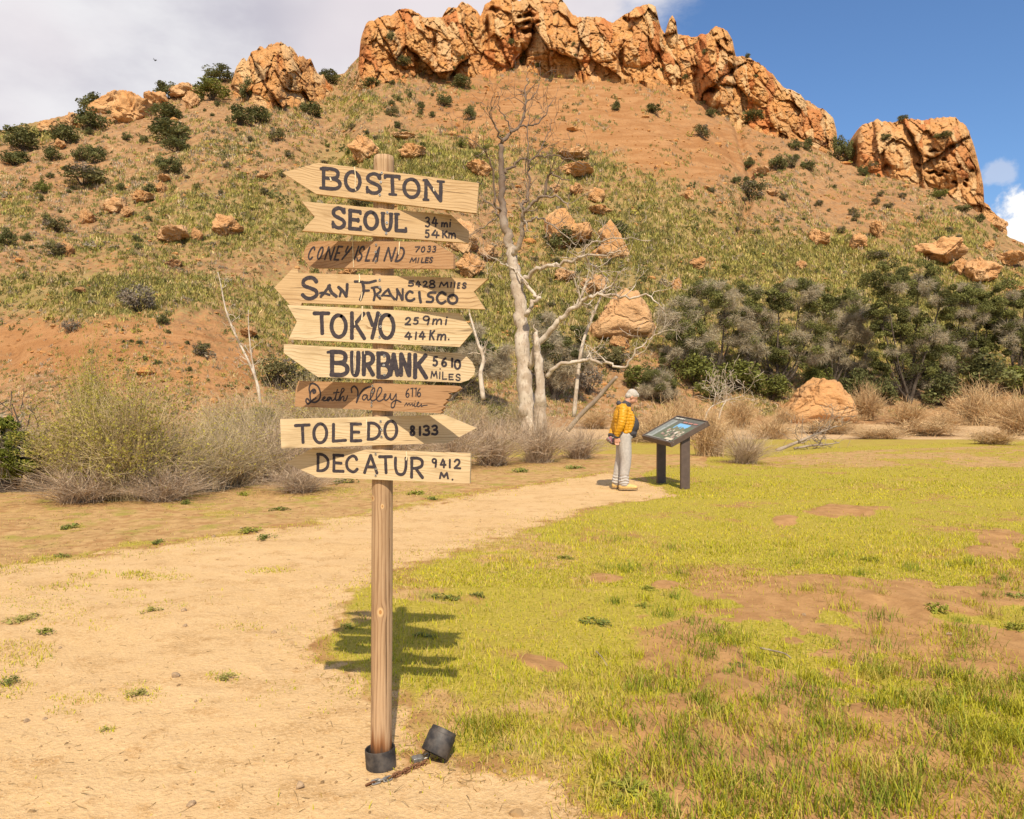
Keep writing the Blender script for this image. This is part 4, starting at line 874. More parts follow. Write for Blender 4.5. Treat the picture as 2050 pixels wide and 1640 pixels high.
# local panel space: x = along the low edge, y = up the slope, z = out of the face
mb = MB(); w, h = PWID / 2, PDEP / 2; t = .022; dp = .095
mb.box((0, -h + t / 2, -dp / 2), (w, t / 2, dp / 2)); mb.box((0, h - t / 2, -dp / 2), (w, t / 2, dp / 2))
mb.box((-w + t / 2, 0, -dp / 2 - .0004), (t / 2, h - t, dp / 2)); mb.box((w - t / 2, 0, -dp / 2 - .0004), (t / 2, h - t, dp / 2))
mb.box((0, 0, -.028), (w - t, h - t, .010)); mb.box((-w * .6, -h + .05, -dp - .002), (.02, .03, .01))
fo = link('frame', mb.mesh('frame', False), M_BRONZE, panel); fo.matrix_basis = PM
def panel_pic():
    m, nt = mat('printed_panel')
    c = nt.add('ShaderNodeVertexColor', {'layer_name': 'Col'}).outputs[0]
    finish(nt, c, .28, spec=.5); return m
mb = MB(); rg = np.random.RandomState(4)
W2, H2 = w - t, h - t
lay = [0]
def patch(x0, y0, x1, y1, col):                  # 0..1 from the left and the top as its reader (on the low side) sees it; thin printed layers
    lay[0] += 1; z = -.0165 + .00012 * lay[0]
    X = lambda a: (.5 - a) * -2 * W2; Y = lambda b: (.5 - b) * 2 * H2
    X = lambda a: (a - .5) * 2 * W2 * FLIP
    mb.add([[X(x0), Y(y1), z], [X(x1), Y(y1), z], [X(x1), Y(y0), z], [X(x0), Y(y0), z]], None, [[0, 1, 2, 3]] if FLIP > 0 else [[3, 2, 1, 0]], col)
FLIP = -1.0                                      # the reader's left is the far end (FL corner)
patch(0, 0, 1, 1, (.10, .105, .085)); patch(.0, .11, 1, .125, (.03, .03, .028))
patch(.03, .16, .23, .92, (.34, .38, .36)); patch(.26, .30, .97, .92, (.10, .13, .075)); patch(.40, .24, .78, .52, (.16, .42, .70))
for i in range(10): patch(.40 + .04 * i, .46 - .10 * abs(math.sin(i * 1.9)), .45 + .04 * i, .56, (.12 + .03 * (i % 3), .16, .09))
for i in range(46):
    x = rg.uniform(.36, .92); y = rg.uniform(.52, .86); s = rg.uniform(.012, .035); c = [(.50, .42, .33), (.38, .30, .22), (.30, .19, .16), (.62, .55, .46), (.10, .10, .08), (.20, .23, .13)][rg.randint(6)]
    patch(x - s, y - s * 1.6, x + s, y + s * 1.2, c)
for i in range(16): x = .42 + .034 * i; patch(x, .155, x + .022, .205, (.55, .22, .17) if i % 5 else (.10, .105, .085))
for i in range(13): x = .05 + .025 * i; patch(x, .05, x + .018, .095, (.72, .70, .62) if i % 6 != 5 else (.10, .105, .085))
for i in range(22): patch(.045, .19 + .032 * i, .045 + .165 * rg.uniform(.7, 1), .202 + .032 * i, (.20, .22, .21))
patch(.70, .86, .95, .94, (.56, .50, .38)); patch(.05, .945, .6, .965, (.3, .3, .27)); patch(.82, .955, .90, .98, (.6, .55, .5))
po = link('printed_face', mb.mesh('printed_face', False), panel_pic(), panel); po.matrix_basis = PM
for sgn, bx in ((-1, -w + .10), (1, w - .10)):
    c = PCEN + PX_ * bx + PU_ * -.02
    zt = c[2] - .075; zb = float(height(c[0], c[1])) - .12
    mb = MB(); hx = np.array([PX_[0], PX_[1], 0]); hx /= np.linalg.norm(hx); hy = np.array([-hx[1], hx[0], 0]); 
    Rm = np.stack([hx, hy, [0, 0, 1]], 1)
    mb.box((0, 0, 0), (.026, .088, (zt - zb) / 2), Rm)
    oz = link('post', mb.mesh('post', False), M_BRONZE, panel); oz.location = Vector([float(q) for q in (c[0] - pb[0], c[1] - pb[1], (zt + zb) / 2 - pb[2])])
    bv_ = oz.modifiers.new('edge', 'BEVEL'); bv_.width = .006; bv_.segments = 2
bv_ = fo.modifiers.new('edge', 'BEVEL'); bv_.width = .004; bv_.segments = 2
for a in (-h + .06, h - .06):
    mb = MB(); mb.add(BALL8[0] * np.array([.003, .007, .007]) + np.array([-w - .001, a, -.03]), None, BALL8[1])
    bo = link('frame_bolt', mb.mesh('frame_bolt'), M_STEEL, panel); bo.matrix_basis = PM

# ------------------------------------------------------------------ the man reading the panel
def fuse(name, parts, voxel, smooth=6, shape=None):
    """union of tapered limbs and ellipsoids -> one continuous surface"""
    mb = MB(); bv, bq = BALL8
    for p in parts:
        if p[0] == 'e':                                   # ellipsoid: centre, radii, euler degrees
            rot = np.array(Euler([R(x) for x in (p[3] if len(p) > 3 else (0, 0, 0))]).to_matrix()); mb.add((bv * np.array(p[2])) @ rot.T + np.array(p[1]), None, bq)
        else:                                             # limb: points, radii
            P = smooth_path(p[1], 6); r = np.interp(np.linspace(0, 1, len(P)), np.linspace(0, 1, len(p[2])), p[2])
            mb.tube(P, r, 14); mb.add(bv * r[0] + P[0], None, bq); mb.add(bv * r[-1] + P[-1], None, bq)
    me = mb.mesh(name); o = bpy.data.objects.new(name, me); COL.objects.link(o)
    md = o.modifiers.new('r', 'REMESH'); md.mode = 'VOXEL'; md.voxel_size = voxel
    if smooth: ms = o.modifiers.new('s', 'SMOOTH'); ms.factor = .5; ms.iterations = smooth
    dg = bpy.context.evaluated_depsgraph_get(); m2 = bpy.data.meshes.new_from_object(o.evaluated_get(dg))
    bpy.data.objects.remove(o); bpy.data.meshes.remove(me); m2.name = name
    n = len(m2.vertices); co = np.empty(n * 3, np.float32); no = np.empty(n * 3, np.float32)
    if shape is not None:
        m2.vertices.foreach_get('co', co); m2.vertices.foreach_get('normal', no)
        co = shape(co.reshape(-1, 3).astype(float), no.reshape(-1, 3).astype(float)); m2.vertices.foreach_set('co', co.astype(np.float32).ravel()); m2.update()
    m2.polygons.foreach_set('use_smooth', np.ones(len(m2.polygons), bool)); m2.materials.clear()
    return m2
fp = gnd(1250, 980)
man = empty('person', fp, 'white-haired person in a yellow quilted jacket and pale trousers, head bowed, reading the panel', 'person', None, R(-2))
man.location.z = float(height(fp[0], fp[1])) + .004
M_SKIN = plain('skin', (.56, .30, .20), .6, 0, 20, .08, None, .0006, .35)
M_HAIR = plain('white_hair', (.46, .42, .37), .85, 0, 160, .3, None, .003)
M_JACK = plain('yellow_nylon', (.58, .285, .010), .5, 0, 26, .12, None, .006, .4)
M_SHIRT = plain('charcoal_jersey', (.060, .056, .062), .9, 0, 40, .15, None, .003)
M_TROU = plain('pale_grey_cotton', (.43, .40, .37), .9, 0, 30, .10, None, .004)
M_BOOT = plain('tan_boot_leather', (.62, .42, .16), .65, 0, 25, .12, None, .002)
M_SOLE = plain('boot_sole', (.30, .20, .10), .8)
# x forward, y to his left, z up; right side faces us
hd = np.array([.125, 0, 1.605]); HT = 34
def hp(x, y, z):                                          # head space -> figure space (bowed head)
    a = R(HT); return hd + np.array([x * math.cos(a) + z * math.sin(a), y, -x * math.sin(a) + z * math.cos(a)])
RA = [(-.04, -.195, 1.40), (-.085, -.275, 1.15), (-.165, -.215, .925)]
LA = [(-.04, .195, 1.40), (-.13, .27, 1.15), (-.225, .07, .915)]
def fingers(wr, dirn, side, curl, L=.075):
    """palm plus four unequal bent fingers and a thumb from the palm's side"""
    d = np.array(dirn, float); d /= np.linalg.norm(d); s = np.array(side, float); s -= d * (s @ d); s /= np.linalg.norm(s); nrm = np.cross(d, s)
    w0 = np.array(wr, float); out = [('l', [w0, w0 + d * .05, w0 + d * .085], [.024, .030, .026]), ('l', [w0 + d * .03 - s * .018, w0 + d * .085 - s * .022], [.020, .018]), ('l', [w0 + d * .03 + s * .018, w0 + d * .085 + s * .022], [.020, .018])]
    for i, (o, l) in enumerate(((-.030, .80), (-.010, .98), (.011, 1.0), (.031, .90))):
        b = w0 + d * .088 + s * o; c = b + (d * .9 + nrm * curl * .4) * L * .5 * l; e = c + (d * (.8 - curl * .5) + nrm * curl) * L * .5 * l
        out.append(('l', [b, c, e], [.0095, .0088, .0075]))
    b = w0 + d * .03 + s * .034; out.append(('l', [b, b + d * .03 + s * .020 + nrm * curl * .02, b + d * .062 + s * .018 + nrm * curl * .045], [.012, .0105, .009]))
    return out
body = fuse('person_body', [
    ('l', [(-.02, -.095, .93), (.0, -.105, .50), (-.03, -.105, .10)], [.10, .068, .045]), ('l', [(-.02, .095, .93), (-.06, .105, .50), (-.13, .105, .10)], [.09, .06, .04]),
    ('l', [(-.06, -.105, .045), (.05, -.115, .04), (.15, -.12, .03)], [.035, .042, .03]), ('l', [(-.16, .105, .045), (-.05, .115, .04), (.05, .12, .03)], [.03, .036, .026]),
    ('e', (-.01, 0, .98), (.11, .145, .13)), ('e', (.04, 0, 1.12), (.14, .14, .16)), ('e', (-.03, 0, 1.30), (.10, .155, .16)), ('e', (-.03, 0, 1.41), (.07, .17, .06)),
    ('l', [(-.01, 0, 1.44), (.045, 0, 1.51), tuple(hp(-.02, 0, -.05))], [.07, .058, .058]),
    ('l', RA, [.058, .045, .030]), ('l', LA, [.058, .045, .030]),
    ('e', hp(-.005, 0, .035), (.098, .078, .092), (0, HT, 0)), ('e', hp(.03, 0, -.035), (.070, .060, .072), (0, HT, 0)), ('e', hp(.055, 0, -.085), (.032, .034, .026), (0, HT, 0)),
    ('l', [tuple(hp(.088, 0, .02)), tuple(hp(.108, 0, -.015)), tuple(hp(.112, 0, -.03))], [.011, .014, .013]), ('e', hp(.093, -.014, -.03), (.010, .009, .009)), ('e', hp(.093, .014, -.03), (.010, .009, .009)),
    ('e', hp(.085, 0, -.058), (.012, .024, .007), (0, HT, 0)), ('e', hp(.082, 0, -.070), (.012, .022, .008), (0, HT, 0)), ('e', hp(.078, 0, .032), (.016, .052, .010), (0, HT, 0)),
    ('e', hp(-.005, -.078, -.005), (.022, .010, .034), (8, HT + 8, 14)), ('e', hp(-.005, .078, -.005), (.022, .010, .034), (-8, HT + 8, -14)),
    ('e', hp(.080, -.030, .008), (.009, .013, .009)), ('e', hp(.080, .030, .008), (.009, .013, .009))]
    + fingers(RA[2], (.10, .12, -1), (1, .1, 0), .35) + fingers(LA[2], (-.1, -.55, -.75), (1, 0, .2), .7), .0062, 4)
link('body', body, M_SKIN, man)
def strands(co, no): return co + no * (.004 + .005 * np.abs(fbm(co[:, 0] * 60, co[:, 1] * 60, co[:, 2] * 90, 3, 3)))[:, None]
link('hair', fuse('person_hair', [('e', hp(-.018, 0, .052), (.096, .083, .082), (0, HT, 0)), ('e', hp(-.060, 0, -.005), (.054, .070, .065), (0, HT, 0)), ('e', hp(-.028, -.062, .012), (.040, .018, .034), (0, HT, 0)), ('e', hp(-.028, .062, .012), (.040, .018, .034), (0, HT, 0)), ('e', hp(.052, 0, .082), (.038, .060, .028), (0, HT, 0)), ('e', hp(.072, -.02, .066), (.02, .03, .014), (0, HT, 0))], .006, 3, strands), M_HAIR, man)
def quilt(co, no):
    z = co[:, 2] + .06 * co[:, 0] + .03 * fbm(co[:, 0] * 9, co[:, 1] * 9, co[:, 2] * 6, 2, 5)
    w = np.abs(np.sin(z / .052 * np.pi)); crease = fbm(co[:, 0] * 30, co[:, 1] * 30, co[:, 2] * 45, 3, 7)
    return co + no * ((.013 * (.55 + .45 * fbm(co[:, 0] * 7, co[:, 1] * 7, co[:, 2] * 7, 2, 11))) * w ** .6 - .010 + .008 * crease)[:, None]
jk = [('l', [RA[0], RA[1], (-.158, -.222, .965)], [.088, .075, .056]), ('l', [LA[0], LA[1], (-.218, .09, .955)], [.088, .075, .056]),
      ('e', (-.045, 0, 1.40), (.115, .205, .115)), ('e', (-.07, -.005, 1.25), (.135, .20, .20)), ('e', (-.075, 0, 1.08), (.125, .20, .19)), ('e', (-.075, 0, .975), (.10, .185, .085)),
      ('l', [(.0, -.155, 1.38), (.02, -.175, 1.20), (.0, -.175, 1.00)], [.055, .06, .05]), ('l', [(.0, .155, 1.38), (.02, .175, 1.20), (.0, .175, 1.00)], [.055, .06, .05]), ('l', [(.055, -.15, 1.40), (.115, -.165, 1.22), (.075, -.17, 1.02)], [.045, .050, .04]), ('l', [(.055, .15, 1.40), (.105, .165, 1.22), (.075, .17, 1.02)], [.045, .050, .04])]
jo = link('jacket', fuse('person_jacket', jk, .008, 3, quilt), M_JACK, man)
mb = MB()
for A_, B_, r in ((RA[1], (-.158, -.222, .965), .0), (LA[1], (-.218, .09, .955), 0)):
    mb = MB()
    d = np.array(B_) - np.array(A_); d /= np.linalg.norm(d); c = np.array(B_) + d * .045; mb.tube([c - d * .02, c, c + d * .014], [.056, .052, .046], 18)
    link('cuff', mb.mesh('cuff'), M_SHIRT, jo)
def hem(co, no): return co + no * (.004 * fbm(co[:, 0] * 14, co[:, 1] * 14, co[:, 2] * 10, 3, 9))[:, None]
so_ = link('shirt', fuse('person_shirt', [('e', (.075, 0, 1.12), (.180, .178, .19)), ('e', (.035, 0, 1.29), (.125, .170, .17)), ('e', (.06, 0, .975), (.155, .178, .085)), ('e', (.085, 0, .93), (.125, .13, .05)), ('l', [(-.02, 0, 1.42), (.03, 0, 1.475)], [.095, .082])], .008, 5, hem), M_SHIRT, man)
link('collar', fuse('person_collar', [('l', [(-.08, -.07, 1.475), (-.105, 0, 1.50), (-.08, .07, 1.475)], [.038, .045, .038]), ('l', [(-.07, -.075, 1.47), (.00, -.082, 1.462), (.055, -.06, 1.44)], [.036, .030, .022]), ('l', [(-.07, .075, 1.47), (.00, .082, 1.462), (.055, .06, 1.44)], [.036, .030, .022])], .008, 4, hem), M_SHIRT, so_)
def folds(co, no):
    k = np.exp(-((co[:, 2] - .16) / .09) ** 2) * .016
    f = np.sin(co[:, 2] * 125 + 5 * fbm(co[:, 0] * 8, co[:, 1] * 8, co[:, 2] * 5, 2, 4)) * .5 + fbm(co[:, 0] * 12, co[:, 1] * 12, co[:, 2] * 14, 2, 6)
    return co + no * (k * f + .012 * fbm(co[:, 0] * 7, co[:, 1] * 7, co[:, 2] * 2.5, 3, 16))[:, None]
link('trousers', fuse('person_trousers', [('l', [(-.02, -.095, .93), (.012, -.108, .52), (-.012, -.108, .26), (-.02, -.108, .115)], [.128, .098, .082, .083]), ('l', [(-.02, .095, .93), (-.045, .108, .52), (-.095, .108, .26), (-.12, .108, .115)], [.128, .098, .082, .083]), ('e', (.0, 0, .93), (.165, .19, .10)), ('e', (-.055, 0, .88), (.115, .17, .11))], .008, 4, folds), M_TROU, man)
for sy in (-1, 1):
    bx_ = -.10 if sy > 0 else 0.0
    bt = link('boot', fuse('person_boot', [('l', [(bx_ - .035, sy * .108, .13), (bx_ - .035, sy * .108, .07)], [.060, .056]), ('l', [(bx_ - .06, sy * .108, .052), (bx_ + .06, sy * .115, .052), (bx_ + .150, sy * .12, .045)], [.052, .054, .044]), ('e', (bx_ + .165, sy * .12, .045), (.05, .05, .032))], .006, 5, lambda co, no: np.concatenate([co[:, :2], np.maximum(co[:, 2:], .018)], 1)), M_BOOT, man)
    mb = MB(); a = np.linspace(0, 2 * np.pi, 29)[:-1]
    ox = np.where(np.cos(a) > 0, .056 + .165 * np.abs(np.cos(a)) ** .8, .03 - .145 * np.abs(np.cos(a)) ** .7); oy = sy * (.108 + .010 * (ox > .05)) + np.sin(a) * (.052 + .006 * np.cos(a))
    ox = ox + bx_; top = np.stack([ox, oy, 0 * a + .024], 1); bot = np.stack([ox * 1.0, oy, 0 * a + .0], 1); n = len(a); i = np.arange(n); k = (i + 1) % n
    mb.add(np.concatenate([top, bot, [[.05 + bx_, sy * .112, .024], [.05 + bx_, sy * .112, 0]]]), np.concatenate([np.stack([i, k, 0 * i + 2 * n], 1), np.stack([n + k, n + i, 0 * i + 2 * n + 1], 1)]), np.stack([n + i, n + k, k, i], 1))
    link('sole', mb.mesh('sole', False), M_SOLE, bt)
def cap_mat():
    m, nt = mat('striped_knit')
    pos = nt.add('ShaderNodeTexCoord').outputs['Object']
    w = nt.add('ShaderNodeTexNoise', None, Vector=nt.map(pos, (14, 14, 34)), Scale=1.0, Detail=1).outputs['Fac']
    r = nt.add('ShaderNodeValToRGB', None, Fac=w); e = r.color_ramp; e.interpolation = 'CONSTANT'
    cols = [(0, (.06, .05, .06)), (.36, (.30, .06, .10)), (.43, (.10, .24, .17)), (.49, (.45, .30, .28)), (.54, (.05, .045, .05)), (.59, (.36, .09, .14)), (.65, (.22, .30, .26))]
    e.elements[0].position, e.elements[0].color = cols[0][0], (*cols[0][1], 1); e.elements[1].position, e.elements[1].color = cols[1][0], (*cols[1][1], 1)
    for p, c in cols[2:]: x = e.elements.new(p); x.color = (*c, 1)
    finish(nt, r.outputs[0], .95, w, .5, .01); return m
capm = fuse('knit_cap', [('e', (0, 0, 0), (.075, .10, .062), (20, 30, 10)), ('e', (.055, -.03, -.02), (.05, .06, .045)), ('e', (-.04, .03, .02), (.06, .07, .05)), ('l', [(.05, -.07, .02), (.08, -.02, -.045), (.02, .06, -.06)], [.022, .026, .022])], .007, 4, lambda co, no: co + no * (.008 * fbm(co[:, 0] * 22, co[:, 1] * 22, co[:, 2] * 22, 3, 8))[:, None])
ko = link('knit_cap', capm, cap_mat())
ko.matrix_basis = man.matrix_basis if False else (Matrix.Translation(man.location) @ Matrix.Rotation(R(-2), 4, 'Z') @ Matrix.Translation((-.215, -.055, .845)))
tag(ko, 'crumpled striped knit cap held in hand behind the back', 'cap')
# ------------------------------------------------------------------ plants: prototypes built once, then copied as separate objects
def put(proto_meshes, name, P, w, h, rz, label, cat, group=None, tilt=0.0):
    """a plant whose parts are shared meshes of unit width and height"""
    if len(proto_meshes) == 1:
        o = link(name, proto_meshes[0][1]); 
    else:
        o = bpy.data.objects.new(name, None); COL.objects.link(o)
        for pn, me in proto_meshes: link(pn, me, None, o)
    o.location = Vector([float(c) for c in P]); o.scale = (w, w, h); o.rotation_euler = (tilt, 0, rz)
    return tag(o, label, cat, group)

def shrub_proto(seed, base, n=700, leaf=.045, stems=14, dead=0.0, tall=0.0, clumps=30):
    rg = np.random.RandomState(seed); mb = MB()
    a = rg.uniform(0, 2 * np.pi, clumps); r = np.sqrt(rg.uniform(0, 1, clumps)) * .36
    c = np.stack([r * np.cos(a), r * np.sin(a), rg.uniform(.22, .80, clumps) * (1 - .9 * r ** 2 * 2)], 1)
    i = rg.randint(clumps, size=n); d = rg.normal(size=(n, 3)); d /= np.linalg.norm(d, axis=1)[:, None]
    rad = rg.uniform(.10, .19, clumps)[i] * rg.uniform(.55, 1.05, n)
    P = c[i] + d * rad[:, None] * [1, 1, .95]; P[:, 2] = np.abs(P[:, 2])
    tone = rg.uniform(.6, 1.35, clumps)[i] * rg.uniform(.7, 1.3, n)
    col = np.array(base)[None] * tone[:, None]
    if dead: k = rg.rand(clumps)[i] < dead; col[k] = np.array((.27, .22, .165)) * tone[k][:, None]
    leaves(mb, P, leaf * rg.uniform(.6, 1.3, n), col, rg, .6)
    for s in range(stems):
        e = c[rg.randint(clumps)]; mb.tube(smooth_path([(e[0] * .12, e[1] * .12, 0), e * [.5, .5, .55], e], 3), [.012, .009, .004], 4, (.13, .10, .07), False)
    return mb.mesh('shrub')
def dry_proto(seed, n=420, col=(.30, .235, .15), col2=(.40, .33, .20), spread=.5, leaf=None, nleaf=0, w=.004, droop=.2, fork=3):
    """a bush of bare, thin, forking stems"""
    rg = np.random.RandomState(seed); mb = MB()
    A = rg.uniform(0, 2 * np.pi, n); t = rg.uniform(0, 1, n) ** .6
    tip = np.stack([np.cos(A) * t * spread, np.sin(A) * t * spread, (1 - .55 * t ** 2) * rg.uniform(.55, 1.0, n)], 1)
    root = np.stack([rg.normal(0, .07, n), rg.normal(0, .07, n), 0 * A], 1)
    mid = root * .6 + tip * .42 + np.stack([0 * A, 0 * A, rg.uniform(.0, .16, n)], 1) + rg.normal(0, .025, (n, 3))
    ends = []
    for q in range(n):
        P = smooth_path([root[q], mid[q], tip[q] + [0, 0, -droop * .12 * t[q]]], 3)
        c = np.array(col) * rg.uniform(.7, 1.25) if rg.rand() < .6 else np.array(col2) * rg.uniform(.8, 1.2)
        mb.tube(P, np.linspace(w, w * .35, len(P)), 3, c, False)
        for f in range(fork):
            b = P[rg.randint(2, len(P))]; ends.append((b, (tip[q] - root[q]) * .4 + rg.normal(0, .16, 3), c))
    B = np.array([x[0] for x in ends]); D = np.array([x[1] for x in ends]); C = np.array([x[2] for x in ends])
    twigs(mb, B, D, rg.uniform(.12, .30, len(B)), w * .45, C)
    st = mb.mesh('stems'); st.materials.append(M_TWIG); out = [('stems', st)]
    if nleaf:
        mb = MB(); i = rg.randint(len(B), size=nleaf); k = rg.rand(len(B)) < .55; i = i[k[i]]
        P = B[i] + D[i] * rg.uniform(0, .6, (len(i), 1)) + rg.normal(0, .015, (len(i), 3)); P = P[P[:, 2] > .12]
        leaves(mb, P, rg.uniform(.007, .014, len(P)), np.array(leaf) * rg.uniform(.7, 1.3, (len(P), 1)), rg, .5)
        lm = mb.mesh('leaves'); lm.materials.append(M_LEAF); out.append(('leaves', lm))
    return out
def setm(me, m): me.materials.append(m); return me
rng = np.random.RandomState(7)
DARK = [setm(shrub_proto(100 + i, (.16, .165, .058), 1700, .036), M_LEAF) for i in range(5)]
OLIVE = [setm(shrub_proto(120 + i, (.17, .155, .062), 1500, .034, dead=.15), M_LEAF) for i in range(4)]
LIME = [setm(shrub_proto(140 + i, (.19, .20, .045), 1600, .034), M_LEAF) for i in range(4)]
GREY = [setm(shrub_proto(160 + i, (.22, .19, .145), 1300, .030, dead=.5), M_LEAF) for i in range(3)]

# the larger bushes on the hill: u, v of the foot, width and height in the photo, kind, label
HB = [
 (180, 219, 56, 38, 'D', 'small round tree against the clouds at the left end of the crest'), (183, 258, 62, 40, 'D', 'dark bush below the leaning orange boulder on the left crest'),
 (335, 200, 52, 34, 'D', 'dark bush on the skyline behind the left crest boulders'), (330, 240, 66, 34, 'D', 'dark spreading bush between two orange boulders on the crest'),
 (442, 164, 62, 30, 'D', 'dark flat-topped bush on the skyline left of the pointed crag'), (425, 200, 74, 44, 'L', 'bright green bush below the skyline left of the pointed crag'),
 (495, 205, 34, 44, 'D', 'dark upright bush against the foot of the pointed crag'), (340, 286, 84, 42, 'D', 'wide dark bush on the bare slope below the crest boulders, upper one'),
 (350, 306, 60, 30, 'D', 'low dark bush directly under the wide one on the bare left slope'), (48, 300, 76, 50, 'D', 'big dark bush near the left edge below the crest'),
 (125, 288, 60, 38, 'D', 'dark bush beside the round boulders on the left shoulder'), (106, 321, 38, 28, 'D', 'round dark bush alone on the tan left slope'),
 (160, 322, 36, 28, 'D', 'left one of two touching dark bushes on the tan left slope'), (192, 328, 44, 36, 'D', 'right one of two touching dark bushes on the tan left slope'),
 (28, 330, 62, 30, 'D', 'dark low bush at the left edge of the tan slope'), (166, 370, 96, 44, 'O', 'wide olive bush halfway down the tan left slope'),
 (85, 388, 36, 30, 'L', 'small green bush below the wide olive one'), (338, 350, 54, 36, 'D', 'dark bush above the small orange boulders of the left slope'),
 (112, 463, 54, 32, 'O', 'brownish round bush low on the left slope'), (110, 514, 46, 34, 'O', 'brownish bush touching a small orange boulder on the left'),
 (14, 490, 40, 36, 'D', 'dark bush cut by the left edge halfway down the hill'), (300, 386, 30, 26, 'D', 'small dark bush beside a pale rock on the left slope'),
 (480, 250, 56, 38, 'D', 'dark bush below the pointed crag, left of a pair'), (520, 248, 52, 32, 'D', 'dark bush below the pointed crag, right of a pair'),
 (555, 282, 36, 26, 'O', 'olive bush below the pair under the pointed crag'), (622, 230, 42, 28, 'D', 'dark bush under the right side of the pointed crag'),
 (660, 168, 46, 26, 'D', 'dark bush in the notch between the two crags'), (740, 176, 46, 18, 'D', 'flat dark bush at the left foot of the long cliff'),
 (922, 176, 46, 24, 'D', 'dark bush under the middle of the long cliff'), (888, 212, 34, 24, 'D', 'dark round bush below the long cliff, upper left'),
 (940, 242, 26, 34, 'D', 'dark upright bush left of the bare tree top'), (785, 232, 32, 22, 'O', 'olive bush above the post top'),
 (808, 132, 30, 18, 'D', 'dark bush on a ledge at the left end of the long cliff'), (782, 82, 18, 20, 'D', 'small dark bush clinging to the left end of the cliff face'),
 (1232, 222, 22, 20, 'D', 'small dark bush on the bare scree right of the tree'), (1306, 227, 36, 16, 'D', 'flat dark bush on the bare scree'),
 (1423, 236, 22, 18, 'D', 'small dark bush under the tall block of the cliff'), (1404, 278, 34, 30, 'O', 'olive bush on the scree below the tall block of the cliff'),
 (1507, 250, 56, 26, 'D', 'wide dark bush in the foot of the cliff right of the tall block'), (1501, 332, 24, 20, 'D', 'small dark bush left of the gully bush on the right slope'),
 (1556, 342, 38, 34, 'D', 'dark bush halfway between the cliff and the gully'), (1583, 338, 24, 26, 'O', 'olive bush touching the dark one below the cliff'),
 (1594, 302, 22, 22, 'D', 'small dark bush at the cliff foot, left of two'), (1616, 304, 24, 24, 'D', 'small dark bush at the cliff foot, right of two'),
 (1617, 342, 30, 18, 'D', 'flat dark bush below the lower end of the cliff'), (1505, 402, 54, 46, 'O', 'olive bush at the edge of the gully'),
 (1678, 322, 28, 50, 'D', 'dark bush filling the gap between cliff and domed crag'), (1694, 326, 30, 46, 'D', 'dark bush against the left side of the domed crag'),
 (1748, 342, 26, 24, 'O', 'bush in a hollow of the domed crag'), (1878, 398, 38, 22, 'L', 'green bush at the foot of the domed crag'),
 (1926, 428, 32, 18, 'D', 'dark bush at the right foot of the domed crag'), (1960, 450, 22, 18, 'D', 'small dark bush by the last rocks of the crest'),
 (1775, 280, 20, 14, 'D', 'small bush high on the face of the domed crag'), (1808, 244, 22, 14, 'D', 'small bush on top of the domed crag'), (1888, 278, 34, 14, 'D', 'flat bush on a ledge of the domed crag'),
 (1757, 520, 44, 26, 'O', 'olive bush above the oaks on the right'), (275, 625, 74, 60, 'G', 'big grey bare bush at the top of the red bank'), (400, 712, 36, 30, 'O', 'dark round bush on the bare red bank'),
 (142, 664, 40, 26, 'G', 'grey bush at the upper edge of the red bank'), (325, 650, 26, 22, 'D', 'small dark bush on the crown of the red bank'), (720, 418, 50, 26, 'O', 'olive bush beside the post top'),
 (1120, 500, 70, 44, 'D', 'dark bush in the shade under the big split boulder'), (1230, 480, 60, 40, 'D', 'dark bush between the split boulder and the triangular one'), (1320, 790, 84, 60, 'O', 'rounded olive bush behind the reading person')]
KIND = {'D': DARK, 'O': OLIVE, 'L': LIME, 'G': GREY}
for (u, v, w, h, k, lab) in HB:
    if k == 'D' and h > 33 and w < 70: pass
    P = hit(u, v); s = P[1] / F
    on_rock = lab.find('crag') > 0 and ('face' in lab or 'top of' in lab or 'ledge' in lab or 'hollow' in lab) or 'cliff face' in lab or 'on a ledge' in lab
    if on_rock:                                   # stand on the crag, found by a ray against the built rock
        dg = bpy.context.evaluated_depsgraph_get(); dr = ray(u, v)
        ok, loc, *_r = S.ray_cast(dg, Vector((0, 0, CAMZ)), Vector(dr.tolist()).normalized())
        if ok: P = np.array(loc); s = P[1] / F
    put([('shrub', KIND[k][rng.randint(len(KIND[k]))])], 'shrub', P - np.array([0, 0, .05]), w * s * 1.15, h * s * 1.2, rng.uniform(0, 6), lab, 'shrub', 'large bushes on the hill')

# smaller bushes, each its own object; those of one patch look alike and share a label
SM = [('D', 400, 230, 260, 60, 24, 'small dark bush scattered on the slope between the crest boulders and the pointed crag'),
      ('O', 560, 330, 200, 70, 24, 'small olive bush on the slope above the arrow boards, to their left'),
      ('L', 800, 350, 180, 60, 18, 'small green bush in the green patch behind the post top'),
      ('D', 760, 240, 130, 70, 14, 'small dark bush on the slope under the left end of the long cliff'),
      ('D', 1250, 110, 420, 55, 24, 'small dark bush growing in a crack of the long cliff'),
      ('D', 1620, 330, 190, 50, 16, 'small dark bush on the bare slope between the cliff and the gully'),
      ('O', 1700, 430, 280, 55, 30, 'small olive bush on the right slope under the domed crag'),
      ('D', 200, 430, 200, 80, 16, 'small dark bush on the tan slope at the left'),
      ('D', 330, 720, 200, 60, 20, 'little dark bush dotted over the bare red bank'),
      ('L', 1400, 600, 260, 80, 18, 'small green bush on the lower slope between the bare tree and the oaks'),
      ('O', 1080, 560, 160, 120, 14, 'small olive bush on the lower slope around the bare tree')]
rs = np.random.RandomState(31)
